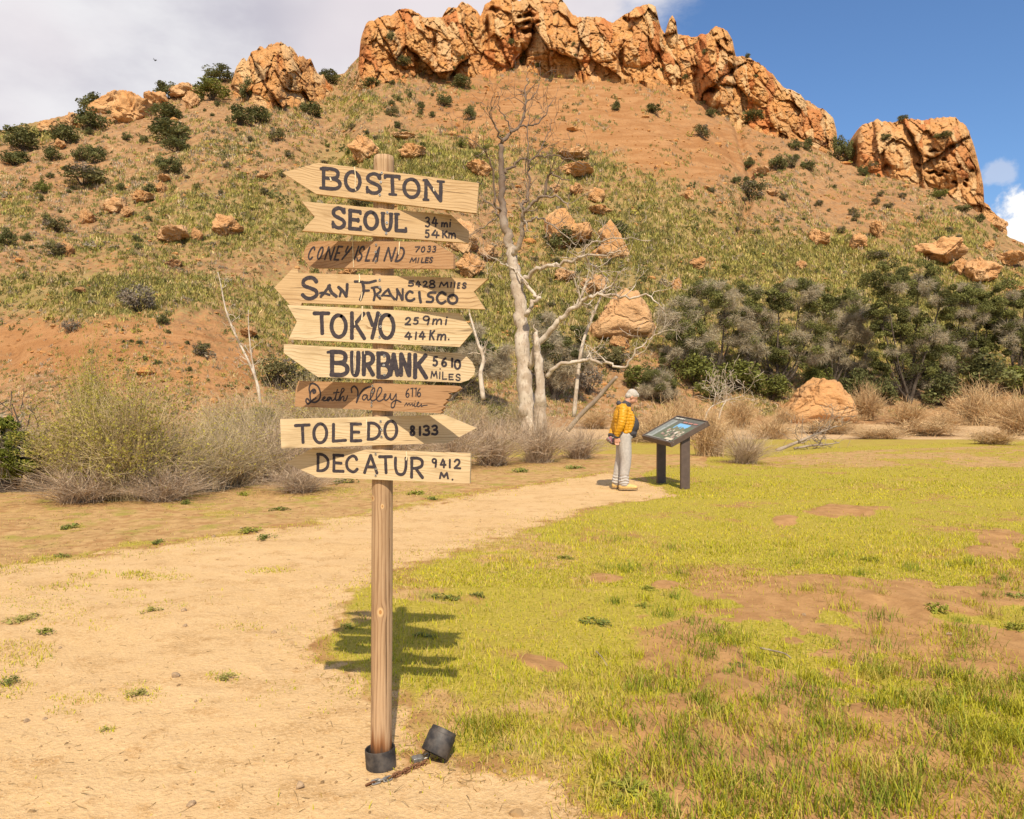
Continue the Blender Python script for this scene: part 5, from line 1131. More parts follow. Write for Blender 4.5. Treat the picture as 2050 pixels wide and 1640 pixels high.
for (k, u0, v0, du, dv, n, lab) in SM:
    for i in range(n):
        u, v = u0 + du * rs.uniform(-1, 1), v0 + dv * rs.uniform(-1, 1)
        if not (5 < u < 2045 and v > tab(u, RIDGE) + 6) and 'cliff' not in lab: continue
        P = hit(u, v)
        if 'crack of the long cliff' in lab:
            u = 730 + (u - 830) * 1.0 if u < 730 else u
            dg = bpy.context.evaluated_depsgraph_get(); ok, loc, nn, fi, ob, mx_ = S.ray_cast(dg, Vector((0, 0, CAMZ)), Vector(ray(u, v).tolist()).normalized())
            if not ok or not ob.name.startswith('sandstone'): continue
            P = np.array(loc)
        s = P[1] / F; w = rs.uniform(9, 24) * (.8 if 'crack' in lab or 'red bank' in lab else 1); 
        put([('shrub', KIND[k][rs.randint(len(KIND[k]))])], 'shrub', P - np.array([0, 0, .04]), w * s, w * s * rs.uniform(.65, 1.0), rs.uniform(0, 6), lab, 'shrub', lab[:1].upper() + lab[1:] if False else 'small bushes: ' + lab[lab.find('bush') + 5:])

# ------------------------------------------------------------------ boulders
def boulder_mesh(seed, n=None, cuts=22, rough=.24, flat=.72):
    rg = np.random.RandomState(seed); v, q = BALL20; P = v.copy()
    for i in range(cuts):
        d = rg.normal(size=3); d /= np.linalg.norm(d); o = rg.uniform(.45, .85); t = P @ d; P = P - np.outer(np.maximum(t - o, 0) * .93, d)
    P *= np.array([1, .85, flat]) / np.abs(P).max(0)
    nn = v; P = P + nn * (rough * fbm(v[:, 0] * 1.9, v[:, 1] * 1.9, v[:, 2] * 1.9 + seed, 5, seed, .6) * 1.5 - .10 * np.exp(-np.abs(fbm(v[:, 0] * 1.4 + 5, v[:, 1] * 1.4, v[:, 2] * 1.4, 3, seed + 3)) / .03))[:, None]
    P[:, 0] /= np.abs(P[:, 0]).max(); P[:, 2] = (P[:, 2] - P[:, 2].min()); P[:, 2] /= P[:, 2].max()
    P[:, 0] *= .5; P[:, 1] *= .5 / np.abs(P[:, 1]).max()
    me = mesh_np('boulder', P, None, q); me.materials.append(M_BOULDER); return me
BPROTO = [boulder_mesh(300 + i) for i in range(8)]
def special(fn, seed):
    v, q = BALL20; P = fn(v); P = P + v * (.05 * fbm(v[:, 0] * 3, v[:, 1] * 3, v[:, 2] * 3, 5, seed, .6))[:, None]
    me = mesh_np('boulder', P, None, q); me.materials.append(M_BOULDER); return me
def poly_rock(outline, depth, seed):
    """a rock with a traced front and real depth: outline in its own unit box, rounded to the back"""
    v, q = BALL20; O = np.array(outline, float); ang = np.arctan2(v[:, 2], v[:, 0])
    c = O.mean(0); oa = np.arctan2(O[:, 1] - c[1], O[:, 0] - c[0]); orr = np.hypot(O[:, 0] - c[0], O[:, 1] - c[1]); k = np.argsort(oa); oa, orr = oa[k], orr[k]
    # radius along straight edges
    rr = np.empty(len(v))
    for i, a in enumerate(ang):
        d = np.array([math.cos(a), math.sin(a)]); best = 9
        for j in range(len(O)):
            p, e = O[j] - c, O[(j + 1) % len(O)] - O[j]; den = d[0] * e[1] - d[1] * e[0]
            if abs(den) > 1e-9:
                t = (p[0] * e[1] - p[1] * e[0]) / den; s = (p[0] * d[1] - p[1] * d[0]) / den
                if t > 0 and -1e-6 <= s <= 1 + 1e-6: best = min(best, t)
        rr[i] = best
    h = np.hypot(v[:, 0], v[:, 2]); g = np.minimum(1, h ** .55)
    P = np.stack([c[0] + np.cos(ang) * rr * g, v[:, 1] * depth * .5, c[1] + np.sin(ang) * rr * g], 1)
    P = P + v * (.085 * fbm(v[:, 0] * 2.6, v[:, 1] * 2.6, v[:, 2] * 2.6, 6, seed, .65) - .07 * np.exp(-np.abs(fbm(v[:, 0] * 1.6, v[:, 1] * 1.6, v[:, 2] * 1.6 + 4, 3, seed + 3)) / .03))[:, None]
    me = mesh_np('boulder', P, None, q); me.materials.append(M_BOULDER); return me
SPLIT = poly_rock([(-.5, .75), (-.28, .98), (-.10, 1.0), (.05, .78), (.16, .60), (.22, .72), (.46, .66), (.5, .45), (.36, .30), (.10, .28), (-.20, .0), (-.40, .15)], .7, 5)
PYRA = poly_rock([(-.06, 1.0), (.10, .80), (.30, .42), (.5, .02), (.40, 0), (-.40, .05), (-.5, .25), (-.28, .42), (-.22, .52), (-.33, .72)], .6, 8)
DOME = poly_rock([(-.5, .0), (-.5, .28), (-.30, .52), (-.16, .85), (.02, 1.0), (.22, .92), (.40, .60), (.5, .25), (.46, 0)], .8, 12)
LEANR = poly_rock([(-.5, .0), (-.42, .35), (-.05, .62), (.30, .95), (.42, 1.0), (.40, .70), (.25, .50), (.48, .25), (.5, 0)], .6, 15)
BO = [(726, 322, 68, 46, None, 'rounded orange boulder right of the post top in the green patch'), (825, 318, 54, 26, None, 'low pale boulder above the BOSTON board'), (806, 279, 50, 14, None, 'flat pale slab high in the green patch'),
 (342, 484, 66, 34, None, 'pale orange boulder, left of the two large ones on the left slope'), (452, 470, 66, 42, None, 'largest orange boulder of the left slope'), (393, 480, 27, 24, None, 'small rounded boulder between the two large ones of the left slope'),
 (175, 446, 30, 28, None, 'rough orange boulder alone on the left slope'), (235, 424, 52, 28, None, 'pale boulder above the two large ones, left of a pair'), (254, 434, 30, 20, None, 'pale boulder above the two large ones, right of a pair'), (285, 404, 42, 20, None, 'pale half-buried slab on the left slope'),
 (322, 384, 24, 20, None, 'small round boulder next to a dark bush on the left slope'), (326, 363, 28, 15, None, 'small flat boulder above a round one on the left slope'), (530, 358, 36, 18, None, 'orange boulder above the left tip of the BOSTON board'),
 (134, 512, 30, 30, None, 'orange boulder beside a brownish bush at the left'), (348, 534, 32, 16, None, 'pale flat boulder in the lower green of the left slope'), (160, 586, 26, 12, None, 'flat tan boulder above the red bank'),
 (382, 218, 34, 32, None, 'orange boulder right of the dark spreading crest bush'), (262, 243, 80, 56, None, 'big rounded boulder on the left crest'), (208, 226, 70, 40, LEANR, 'orange boulder with a leaning pointed top on the left crest'),
 (310, 218, 50, 30, None, 'boulder on the left crest just right of the biggest'), (140, 256, 34, 28, None, 'round boulder on the left shoulder beside dark bushes'), (100, 264, 44, 24, None, 'low boulder on the left shoulder skyline'), (118, 296, 22, 20, None, 'small pale boulder below the left shoulder'), (372, 195, 64, 26, None, 'flat slabs on the skyline left of the bright green bush'),
 (962, 352, 54, 30, None, 'orange boulder just left of the bare tree at the height of BOSTON'), (948, 300, 20, 34, None, 'small upright slab left of the bare tree crown'), (1150, 318, 72, 20, None, 'upper one of two long slabs right of the bare tree'), (1148, 354, 82, 28, None, 'lower one of two long slabs right of the bare tree'),
 (1138, 492, 92, 70, SPLIT, 'big split orange boulder right of the bare tree trunk'), (1226, 512, 84, 68, PYRA, 'triangular orange boulder right of the split one'), (1246, 664, 126, 82, DOME, 'huge pale orange boulder behind the low branches of the bare tree'),
 (1196, 404, 38, 28, None, 'orange boulder above the triangular one'), (1203, 430, 48, 18, None, 'flat boulder right above the split one'), (1154, 390, 28, 22, None, 'small boulder under the two long slabs'), (1110, 384, 24, 18, None, 'small boulder right beside the bare trunk'), (1242, 700, 44, 26, None, 'pale rock below the huge boulder'),
 (1396, 538, 38, 22, None, 'tan boulder on the lower slope above the grey trees'), (1355, 580, 26, 24, None, 'small boulder left above the grey trees'), (1132, 562, 44, 26, None, 'slanting slab right of the trunk'), (930, 500, 74, 60, None, 'cracked boulder behind the right end of the SEOUL board'), (940, 552, 66, 44, None, 'cracked boulder behind the right end of the CONEY ISLAND board'), (978, 522, 40, 30, None, 'pale boulder left of the bare trunk'), (1192, 590, 60, 40, None, 'pale rock left above the huge boulder'),
 (1522, 352, 34, 18, None, 'orange boulder near the gully bush'), (1545, 392, 28, 14, None, 'small boulder right of the gully'), (1378, 400, 28, 20, None, 'small tan boulder left of the gully'), (1640, 490, 40, 32, None, 'cracked orange boulder, left of two above the oaks'), (1716, 498, 38, 30, None, 'cracked orange boulder, right of two above the oaks'), (1756, 474, 32, 32, None, 'pale upright rock above the right of two cracked boulders'),
 (1886, 526, 100, 46, None, 'wide orange boulder on the far right slope'), (1962, 560, 74, 44, None, 'orange boulder just below the wide one'), (2018, 534, 62, 30, None, 'slanting orange slab at the right edge'), (1978, 504, 26, 20, None, 'small boulder above the slanting slab'), (1922, 548, 34, 30, None, 'round boulder between the wide and the lower one'), (2034, 590, 40, 22, None, 'pale boulder by the right edge above the oaks'), (1605, 538, 24, 16, None, 'small tan boulder above the oaks'), (2000, 462, 36, 22, None, 'last orange rock at the right end of the crest'),
 (1634, 836, 146, 76, DOME, 'great tan boulder among dry reeds at the foot of the oaks'), (1908, 820, 32, 28, None, 'tan boulder in dry grass right of the oaks'), (496, 676, 36, 22, None, 'pale flat rock behind the two white saplings'), (700, 556, 44, 22, None, 'orange rock seen below the CONEY ISLAND board')]
for i, (u, v, w, h, me, lab) in enumerate(BO):
    P = hit(u, v); s = P[1] / F
    o = link('boulder', me or BPROTO[i % 8]); o.location = Vector([float(c) for c in P - np.array([0, 0, .26 * h * s])])
    o.scale = (w * s * 1.04, w * s * 1.0, h * s * 1.32); o.rotation_euler = (0, 0, 0 if me else rng.choice([0, math.pi]) + rng.uniform(-.35, .35))
    tag(o, lab, 'boulder', 'boulders on the hill')

# ------------------------------------------------------------------ scrub, tufts and rubble that nobody could count
rq = np.random.RandomState(17)
def scatter(n, vmax=835):
    u = rq.uniform(-110, 2160, n); v = rq.uniform(60, vmax, n); ok = v > tab(u, RIDGE) + 4; u, v = u[ok], v[ok]
    P = hit(u, v); ok = P[:, 1] < tab(u, YR) - 2; u, v, P = u[ok], v[ok], P[ok]
    m_ = n // 4; uo = np.concatenate([rq.uniform(-800, -110, m_), rq.uniform(2160, 2850, m_)])      # the slopes go on past both edges of the view
    yo = tab(uo, FOOT) + 1 + (tab(uo, YR) - tab(uo, FOOT) - 3) * rq.rand(2 * m_); xo = (uo - CX) / F * yo
    Po = np.stack([xo, yo, height(xo, yo)], 1); a, b_ = proj(Po)
    return np.concatenate([u, a]), np.concatenate([v, b_]), np.concatenate([P, Po])
u, v, P = scatter(95000)
gz = zone(u, v, GRN); oz_ = zone(u, v, ORG); nz = fbm(P[:, 0] / 7, P[:, 1] / 9, 0, 3, 71)
dens = np.clip((.24 + .55 * gz - .22 * oz_) + .85 * nz, .03, 1); k = rq.rand(len(u)) < dens; u, v, P, gz, nz = u[k], v[k], P[k], gz[k], nz[k]
typ = rq.rand(len(u)); px = P[:, 1] / F
N = len(u); nb = 11
sz = px * rq.uniform(3.0, 8.5, N) * (.8 + .7 * gz) + .05
pal = np.array([(.31, .28, .07), (.39, .32, .10), (.24, .225, .075), (.50, .38, .19), (.40, .31, .21), (.20, .19, .06)])
wts = np.where(gz[:, None] > .45, np.array([.40, .26, .16, .10, .03, .05]), np.array([.10, .16, .20, .24, .20, .10])); cw = np.cumsum(wts, 1)
ci = (typ[:, None] > cw).sum(1).clip(0, 5); col = pal[ci] * (1 + .25 * nz)[:, None] * rq.uniform(.75, 1.25, (N, 1))
R_ = np.repeat(np.arange(N), nb); off = rq.normal(0, .36, (len(R_), 3)) * sz[R_][:, None]; off[:, 2] = 0
B = P[R_] + off; B[:, 2] = height(B[:, 0], B[:, 1]) - .04
mb = MB(); blades(mb, B, sz[R_] * rq.uniform(.55, 1.15, len(R_)), sz[R_] * .20, rq.uniform(.1, .6, len(R_)), col[R_] * rq.uniform(.75, 1.25, (len(R_), 1)), rq)
u, v, P = scatter(21000); gz = zone(u, v, GRN); oz_ = zone(u, v, ORG); nz = fbm(P[:, 0] / 11, P[:, 1] / 14, 0, 3, 171)
k = rq.rand(len(u)) < np.clip(.34 + .35 * gz - .42 * oz_ + .8 * nz, .02, 1); P = P[k]; gz = gz[k]; N = len(P); nb = 34
sz = P[:, 1] / F * np.exp(rq.normal(1.42, .42, N)); R_ = np.repeat(np.arange(N), nb); d = rq.normal(size=(len(R_), 3)); d /= np.linalg.norm(d, axis=1)[:, None]
B = P[R_] + d * (sz[R_] * rq.uniform(.3, 1.0, len(R_)) ** .6)[:, None] * [1, 1, .6] + np.array([0, 0, .35]) * sz[R_][:, None]
pal2 = np.array([(.16, .16, .055), (.21, .195, .065), (.28, .235, .085), (.30, .25, .175), (.36, .31, .07), (.13, .14, .045)]); ci = rq.randint(6, size=N)
leaves(mb, B, sz[R_] * .26, pal2[ci][R_] * rq.uniform(.65, 1.35, (len(R_), 1)), rq, .6)
tag(link('hillside_scrub', mb.mesh('hillside_scrub'), M_SCRUB), 'low scrub and grass tufts covering the hill', 'scrub', kind='stuff')
u, v, P = scatter(20000); oz_ = zone(u, v, ORG); k = rq.rand(len(u)) < .25 + .6 * oz_ * fbm(P[:, 0] / 6, P[:, 1] / 8, 0, 2, 91).clip(0, 1) + .1; P = P[k]
mb = MB(); bv, bq = ball(2); N = len(P); sz = P[:, 1] / F * np.exp(rq.normal(.62, .60, N))
sc = rq.uniform(.6, 1.3, (N, 1, 3)) * [1, 1, .6]; V = bv[None] * sc * sz[:, None, None] * rq.uniform(.75, 1.15, (N, len(bv), 1)) + P[:, None]
mb.add(V.reshape(-1, 3), None, (bq[None] + (np.arange(N) * len(bv))[:, None, None]).reshape(-1, 4))
tag(link('rubble', mb.mesh('rubble', False), M_ROCK), 'loose orange stones strewn over the hill', 'rubble', kind='stuff')
# ------------------------------------------------------------------ trees
def make_bark(name, a, b, c, sc=1.0):
    m, nt = mat(name); pos = nt.add('ShaderNodeNewGeometry').outputs['Position']
    n = nt.noise(pos, 2.2 * sc, 4, .6); n2 = nt.noise(nt.map(pos, (1, 1, .35)), 14 * sc, 5, .65)
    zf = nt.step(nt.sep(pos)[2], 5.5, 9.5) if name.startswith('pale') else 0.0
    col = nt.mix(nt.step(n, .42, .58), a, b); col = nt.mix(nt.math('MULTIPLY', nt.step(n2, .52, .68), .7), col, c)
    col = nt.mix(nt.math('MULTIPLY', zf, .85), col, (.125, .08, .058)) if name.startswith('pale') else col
    finish(nt, col, .9, n2, .6, .02, .15); return m
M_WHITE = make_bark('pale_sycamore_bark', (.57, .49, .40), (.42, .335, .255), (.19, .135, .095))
M_OAKB = make_bark('dark_oak_bark', (.075, .058, .045), (.11, .088, .068), (.04, .032, .026))
M_DEAD = make_bark('dead_wood', (.27, .21, .16), (.36, .29, .22), (.16, .12, .09))

TS = (946 / 450., 880, 120)
BASEY = 27.0
def tp_(pts): return [(x / TS[0] + TS[1], y / TS[0] + TS[2]) for x, y in pts]
rt = np.random.RandomState(5)
def limb(pts, r0, r1, dy0, dy1, twig=True):
    """branch drawn through photo points, with its own reach in depth; radii in photo pixels"""
    q = np.array(tp_(pts)); n = len(q); Y = BASEY + np.linspace(dy0, dy1, n)
    P = at_y(q[:, 0], q[:, 1], Y); P = smooth_path(P, 5); P[1:] = P[1:] + .03 * rt.normal(size=(len(P) - 1, 3))
    return P, np.linspace(r0, r1, len(P)) * .58 * BASEY / F
def grow(mb, P, r, levels, rs, col=(1, 1, 1), dens=1.0, upb=.35, lenk=1.0):
    """side twigs forking off a branch, each with smaller twigs"""
    L = np.linalg.norm(np.diff(P, axis=0), axis=1).sum(); n = max(2, int(L * 2.6 * dens))
    for i in range(n):
        k = rs.randint(len(P) // 3, len(P)); t = P[min(k + 1, len(P) - 1)] - P[max(k - 1, 0)]; t /= np.linalg.norm(t) + 1e-9
        d = t * .55 + rs.normal(size=3) * .62 + np.array([0, 0, upb]); d /= np.linalg.norm(d)
        l = rs.uniform(.35, .95) * (.55 + .45 * levels) * lenk; m_ = 5; Q = [P[k]]; dd = d.copy()
        for j in range(m_): dd = dd + rs.normal(size=3) * .32 + np.array([0, 0, .07]); dd /= np.linalg.norm(dd); Q.append(Q[-1] + dd * l / m_)
        rr = min(r[k] * .5, .020 * (1 + .5 * levels)); Q = np.array(Q)
        mb.tube(Q, np.linspace(rr, .0085, m_ + 1), 4 if rr < .02 else 6, col, False)
        if levels > 0: grow(mb, Q, np.linspace(rr, .004, m_ + 1), levels - 1, rs, col, dens * .9, upb, lenk)
TB = gnd(1060, 884); TB = at_y(1058, 884, BASEY); TB[2] = height(TB[0], TB[1])
bare = empty('bare_tree', TB, 'tall leafless white-barked tree standing right behind the arrow boards', 'tree')
def local(P): return P - np.asarray(TB)
mt, mbr = MB(), MB()
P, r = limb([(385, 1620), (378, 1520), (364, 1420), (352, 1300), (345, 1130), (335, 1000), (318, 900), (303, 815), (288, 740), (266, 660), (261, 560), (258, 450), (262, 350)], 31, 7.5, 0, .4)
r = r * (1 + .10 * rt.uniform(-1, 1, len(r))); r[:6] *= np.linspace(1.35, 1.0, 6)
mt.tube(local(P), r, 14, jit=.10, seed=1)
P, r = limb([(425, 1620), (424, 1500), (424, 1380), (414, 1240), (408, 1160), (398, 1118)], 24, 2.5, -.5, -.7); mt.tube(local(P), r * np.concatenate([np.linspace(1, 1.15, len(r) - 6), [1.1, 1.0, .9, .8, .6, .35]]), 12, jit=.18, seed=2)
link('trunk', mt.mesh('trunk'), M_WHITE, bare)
LIMBS = [([(262, 350), (296, 312), (338, 280), (362, 195), (360, 130), (374, 82)], 7, 1.6, .4, 1.2), ([(262, 350), (240, 290), (214, 240), (226, 150)], 4.5, 1.2, .4, -.6), ([(338, 280), (400, 272), (440, 235), (475, 175)], 3.5, 1.4, .7, 1.6),
 ([(309, 820), (340, 765), (349, 690), (352, 645), (398, 600), (442, 576), (500, 582), (556, 622)], 10, 2, .1, -1.6), ([(352, 650), (350, 605), (370, 588), (376, 500), (369, 430), (372, 300), (376, 210)], 5.5, 1.2, -.2, .7), ([(349, 690), (400, 668), (450, 682), (520, 735), (572, 772)], 4.5, 1.3, 0, -1.2),
 ([(258, 470), (300, 455), (332, 428), (400, 408), (470, 404), (530, 412), (620, 450)], 5.5, 1.2, .4, 1.4), ([(442, 576), (452, 492), (482, 482), (545, 512)], 5, 1.6, -1, -1.8), ([(258, 640), (232, 600), (222, 470), (200, 400), (182, 372), (115, 325)], 4.8, 1.2, .3, -1.2), ([(250, 660), (210, 600), (165, 605)], 3.8, 1.2, .3, 1.2), ([(240, 665), (205, 690), (160, 720), (140, 735)], 3, 1.0, .3, 1.2),
 ([(345, 935), (400, 892), (470, 862), (560, 845), (602, 825), (700, 822), (765, 800)], 8.5, 2.2, .1, -2.2), ([(602, 825), (618, 785), (680, 762), (760, 750), (890, 765)], 4, 1.0, -1.4, -2.4), ([(602, 825), (650, 868), (690, 900), (740, 960)], 4, 1.2, -1.4, -.6),
 ([(372, 945), (320, 892), (280, 862), (240, 840), (185, 822)], 3.4, 1.2, -.4, .9), ([(240, 840), (215, 882), (200, 905)], 2.2, 1.0, .6, 1.2), ([(345, 925), (402, 985), (420, 1000)], 6.5, 5, -.1, -.5), ([(418, 1000), (388, 1030), (366, 1075)], 6, 8, -.5, -.5),
 ([(380, 1290), (420, 1190), (480, 1122), (520, 1082), (572, 1040), (622, 1002), (700, 985), (800, 1000), (880, 990), (946, 1060)], 12, 1.6, 0, -2.8), ([(572, 1040), (612, 960), (640, 910), (655, 868)], 6, 2, -1.0, -1.6),
 ([(450, 1335), (490, 1290), (562, 1270), (632, 1262), (705, 1282), (782, 1295), (822, 1232), (880, 1180), (925, 1150)], 7.5, 1.5, -.6, -2.6), ([(300, 310), (280, 250), (250, 200), (246, 130)], 3, 1, .5, .2), ([(350, 205), (400, 150), (418, 100)], 2.4, .9, .8, 1.5), ([(375, 440), (420, 380), (460, 300), (470, 250)], 2.6, .9, .1, 1.0)]
for k, (pts, r0, r1, a, b) in enumerate(LIMBS):
    P, r = limb(pts, r0, r1, a, b); m1 = MB(); m1.tube(local(P), r, 8, jit=.08, seed=k)
    grow(m1, local(P), r, 0 if k in (16, 17) else 2, rt, dens=.72 if k not in (16, 17) else .1)
    link('branch', m1.mesh('branch'), M_WHITE, bare)
def stick(name, pts, r0, r1, y, dy, label, cat, m, tw=1, dens=.6, lenk=.7):
    q = np.array(pts, float); Y = y + np.linspace(0, dy, len(q)); P = smooth_path(at_y(q[:, 0], q[:, 1], Y), 5); rr = np.linspace(r0, r1, len(P)) * y / F
    b = P[0].copy(); mb = MB(); mb.tube(P - b, rr, 8, jit=.1)
    if tw >= 0: grow(mb, P - b, rr, tw, rt, dens=dens, lenk=lenk)
    o = link(name, mb.mesh(name), m); o.location = Vector([float(c) for c in b]); return tag(o, label, cat)
stick('bare_sapling', [(1149, 835), (1156, 760), (1166, 690), (1186, 634), (1205, 590), (1214, 570)], 4.5, 1.5, 26.2, .5, 'slender white upright stem growing from the leaning log right of the bare tree', 'sapling', M_WHITE)
stick('leaning_log', [(1136, 862), (1165, 828), (1194, 800), (1218, 772), (1235, 754)], 5.2, 3.4, 26, -.6, 'grey broken log leaning up to the right between bare tree and person', 'log', M_DEAD, -1)
stick('bare_sapling', [(522, 812), (514, 765), (496, 720), (470, 668), (452, 620), (442, 570), (436, 545)], 3.2, .9, 30, .6, 'thin white bare sapling leaning left of the arrow boards, left of a pair', 'sapling', M_WHITE, 2, .5)
stick('bare_sapling', [(522, 812), (512, 760), (503, 710), (498, 660), (497, 620)], 2.3, .8, 30.1, .3, 'thin white bare sapling left of the arrow boards, upright one of a pair', 'sapling', M_WHITE, 2, .5)
stick('bare_sapling', [(968, 800), (962, 750), (968, 720), (958, 690), (946, 650), (940, 628)], 5.2, 1.6, 29, .5, 'crooked pale bare sapling right behind the TOKYO and BURBANK boards', 'sapling', M_WHITE, 2, .8)
stick('dead_branch', [(1408, 858), (1416, 826), (1428, 812), (1452, 803), (1490, 792)], 2.2, .8, 24, .8, 'bleached dead branch arching over the back of the information panel', 'branch', M_WHITE, 2, 2.2, .9)
stick('dead_branch', [(1438, 842), (1446, 815), (1455, 798), (1452, 774)], 1.6, .6, 24.4, .3, 'thin bleached stalk standing up behind the information panel', 'branch', M_WHITE, 0, .3)
stick('fallen_branch', [(1555, 902), (1590, 888), (1632, 870), (1675, 853)], 4.0, 1.4, 23, 1.2, 'dark fallen branch propped on the edge of the creek bed', 'branch', M_DEAD, 2, 1.6, .9)
stick('fallen_branch', [(1590, 898), (1625, 892), (1655, 890), (1680, 886)], 2.6, 1.0, 23.4, .6, 'grey fallen branch lying flat beside the propped one', 'branch', M_DEAD, 2, 1.4, .7)
stick('twig', [(1522, 1311), (1545, 1316), (1570, 1322), (1584, 1332)], 2.2, 1.2, 4.62, -.15, 'bleached stick lying in the grass of the right meadow', 'twig', M_DEAD, -1).location.z = .03
stick('twig', [(1193, 1312), (1205, 1325), (1216, 1342)], 1.2, .7, 4.55, -.18, 'thin dry twig in the grass right of the signpost', 'twig', M_DEAD, -1).location.z = .035

def tree(base, crown, label, name='oak_tree', stems=3, dead=.3, n=9000, leafcol=(.16, .165, .05), seed=0, deadcol=(.50, .43, .30), leaf=.085):
    """trunk with limbs into every lobe; a crown of leaf-sized faces, part of it bare grey twigs. crown: ellipses in photo pixels"""
    rs = np.random.RandomState(seed); B = hit(*base); y = B[1]; k = y / F
    o = empty(name, B, label, 'tree', 'trees along the foot of the hill')
    tb, cb = MB(), MB(); cents = []
    for (u, v, ru, rv) in crown:
        yy = y + rs.uniform(-.55, .55) * ru * k; C = at_y(u, v, yy) - B; cents.append((C, ru * k * .84, rv * k * .9))
    for s, (C, ru, rv) in enumerate(cents):
        f = rs.uniform(-.25, .25, 3); mid = C * .45 + np.array([f[0], f[1], -.1 * C[2]])
        P = smooth_path([np.array([rs.uniform(-.25, .25), rs.uniform(-.25, .25), -.2]), mid * .5, mid, C], 5)
        r = np.linspace(.17, .035, len(P)) * (.8 + .4 * rs.rand()); tb.tube(P, r, 8, jit=.1, seed=s)
        grow(tb, P, r, 1, rs, dens=1.2, lenk=1.6)
    link('trunk', tb.mesh('trunk'), M_OAKB, o)
    area = sum(a * b for _, a, b in cents)
    for C, ru, rv in cents:
        nn = int(n * ru * rv / area); ncl = max(10, int(26 * ru * rv / (area / len(cents))))
        d = rs.normal(size=(ncl, 3)); d /= np.linalg.norm(d, axis=1)[:, None]; q = d * rs.uniform(.35, 1.0, (ncl, 1)) ** .6 * np.array([ru, ru * .9, rv]) + C
        isd = rs.rand(ncl) < .78 * dead * (1.3 - .6 * (d[:, 2] > .2)); tone = rs.uniform(.55, 1.45, ncl)
        nn *= 3; i = rs.randint(ncl, size=nn); cr = rs.uniform(.20, .42, ncl)[i] * min(ru, 1.6) 
        g = rs.normal(size=(nn, 3)); g /= np.linalg.norm(g, axis=1)[:, None]; P = q[i] + g * (cr * rs.uniform(.2, 1.05, nn) ** .5)[:, None] * [1, 1, .75]
        P[:, 2] = np.maximum(P[:, 2], .05)
        gr = ~isd[i]
        col = np.array(leafcol) * (tone[i] * rs.uniform(.65, 1.35, nn))[:, None] * np.array([1, 1, 1])
        leaves(cb, P[gr], leaf * rs.uniform(.55, 1.2, gr.sum()), col[gr], rs, .55)
        dd = np.where(~gr)[0]; dd = np.concatenate([dd, dd[::2]]); 
        if len(dd):
            D = g[dd] * [1, 1, .6] + rs.normal(0, .5, (len(dd), 3)) + [0, 0, -.1]
            twigs(cb, P[dd] + rs.normal(0, .06, (len(dd), 3)), D, rs.uniform(.25, .6, len(dd)), .011, np.array(deadcol) * rs.uniform(.6, 1.3, (len(dd), 1)))
    link('crown', cb.mesh('crown'), M_LEAF, o); return o
tree((1432, 752), [(1360, 640, 44, 50), (1405, 600, 50, 48), (1452, 590, 44, 40), (1470, 655, 42, 44), (1395, 680, 56, 40), (1345, 700, 34, 34)], 'grey half-dead oak with a forked trunk, leftmost of the row', seed=1, dead=.5, n=12000)
tree((1556, 778), [(1520, 620, 40, 50), (1560, 590, 34, 40), (1605, 590, 50, 44), (1640, 630, 46, 48), (1560, 690, 46, 50), (1615, 700, 46, 40)], 'dark many-stemmed oak behind the great tan boulder', seed=2, dead=.30, n=14000)
tree((1502, 770), [(1500, 690, 40, 40), (1530, 640, 30, 44), (1490, 640, 34, 34)], 'thin grey tree between the forked oak and the many-stemmed one', seed=3, dead=.7, n=6000)
tree((1664, 782), [(1690, 620, 44, 48), (1725, 660, 44, 56), (1665, 690, 36, 44), (1712, 720, 36, 36)], 'pale grey dead-looking oak right behind the great tan boulder', seed=4, dead=.75, n=10000)
tree((1820, 806), [(1770, 560, 46, 40), (1840, 560, 54, 44), (1885, 600, 36, 46), (1800, 640, 56, 50), (1862, 680, 52, 48), (1760, 640, 36, 44), (1830, 740, 54, 48), (1775, 720, 34, 44)], 'tallest dark green oak in the middle of the right-hand row', seed=5, dead=.16, n=20000)
tree((1890, 790), [(1905, 670, 40, 54), (1880, 720, 40, 44), (1925, 610, 34, 44)], 'grey twiggy tree touching the right side of the tallest oak', seed=6, dead=.6, n=8000)
tree((1965, 760), [(1950, 610, 40, 44), (1975, 660, 40, 44), (1945, 690, 34, 36)], 'dark oak right of the tallest one, with a gap to it', seed=7, dead=.28, n=9000)
tree((2035, 770), [(2010, 600, 40, 40), (2050, 620, 50, 50), (2020, 680, 44, 50), (2070, 690, 50, 50)], 'dark green oak cut by the right edge of the view', seed=8, dead=.25, n=12000)
tree((1318, 800), [(1312, 768, 32, 34), (1342, 776, 24, 26)], 'small twiggy grey-green tree behind the head of the person', seed=9, dead=.5, n=5000, leaf=.055)
tree((900, 800), [(880, 720, 60, 50), (990, 720, 44, 46), (940, 700, 50, 50)], 'tangled grey leafless thicket tree behind the right ends of the lower boards', seed=10, dead=.85, n=8000, name='thicket_tree', leafcol=(.10, .11, .035))
tree((1110, 800), [(1110, 720, 50, 60), (1150, 700, 40, 50), (1090, 660, 36, 40)], 'greyish thicket tree behind the stump of the bare tree', seed=11, dead=.7, n=7000, name='thicket_tree', leafcol=(.12, .125, .04))
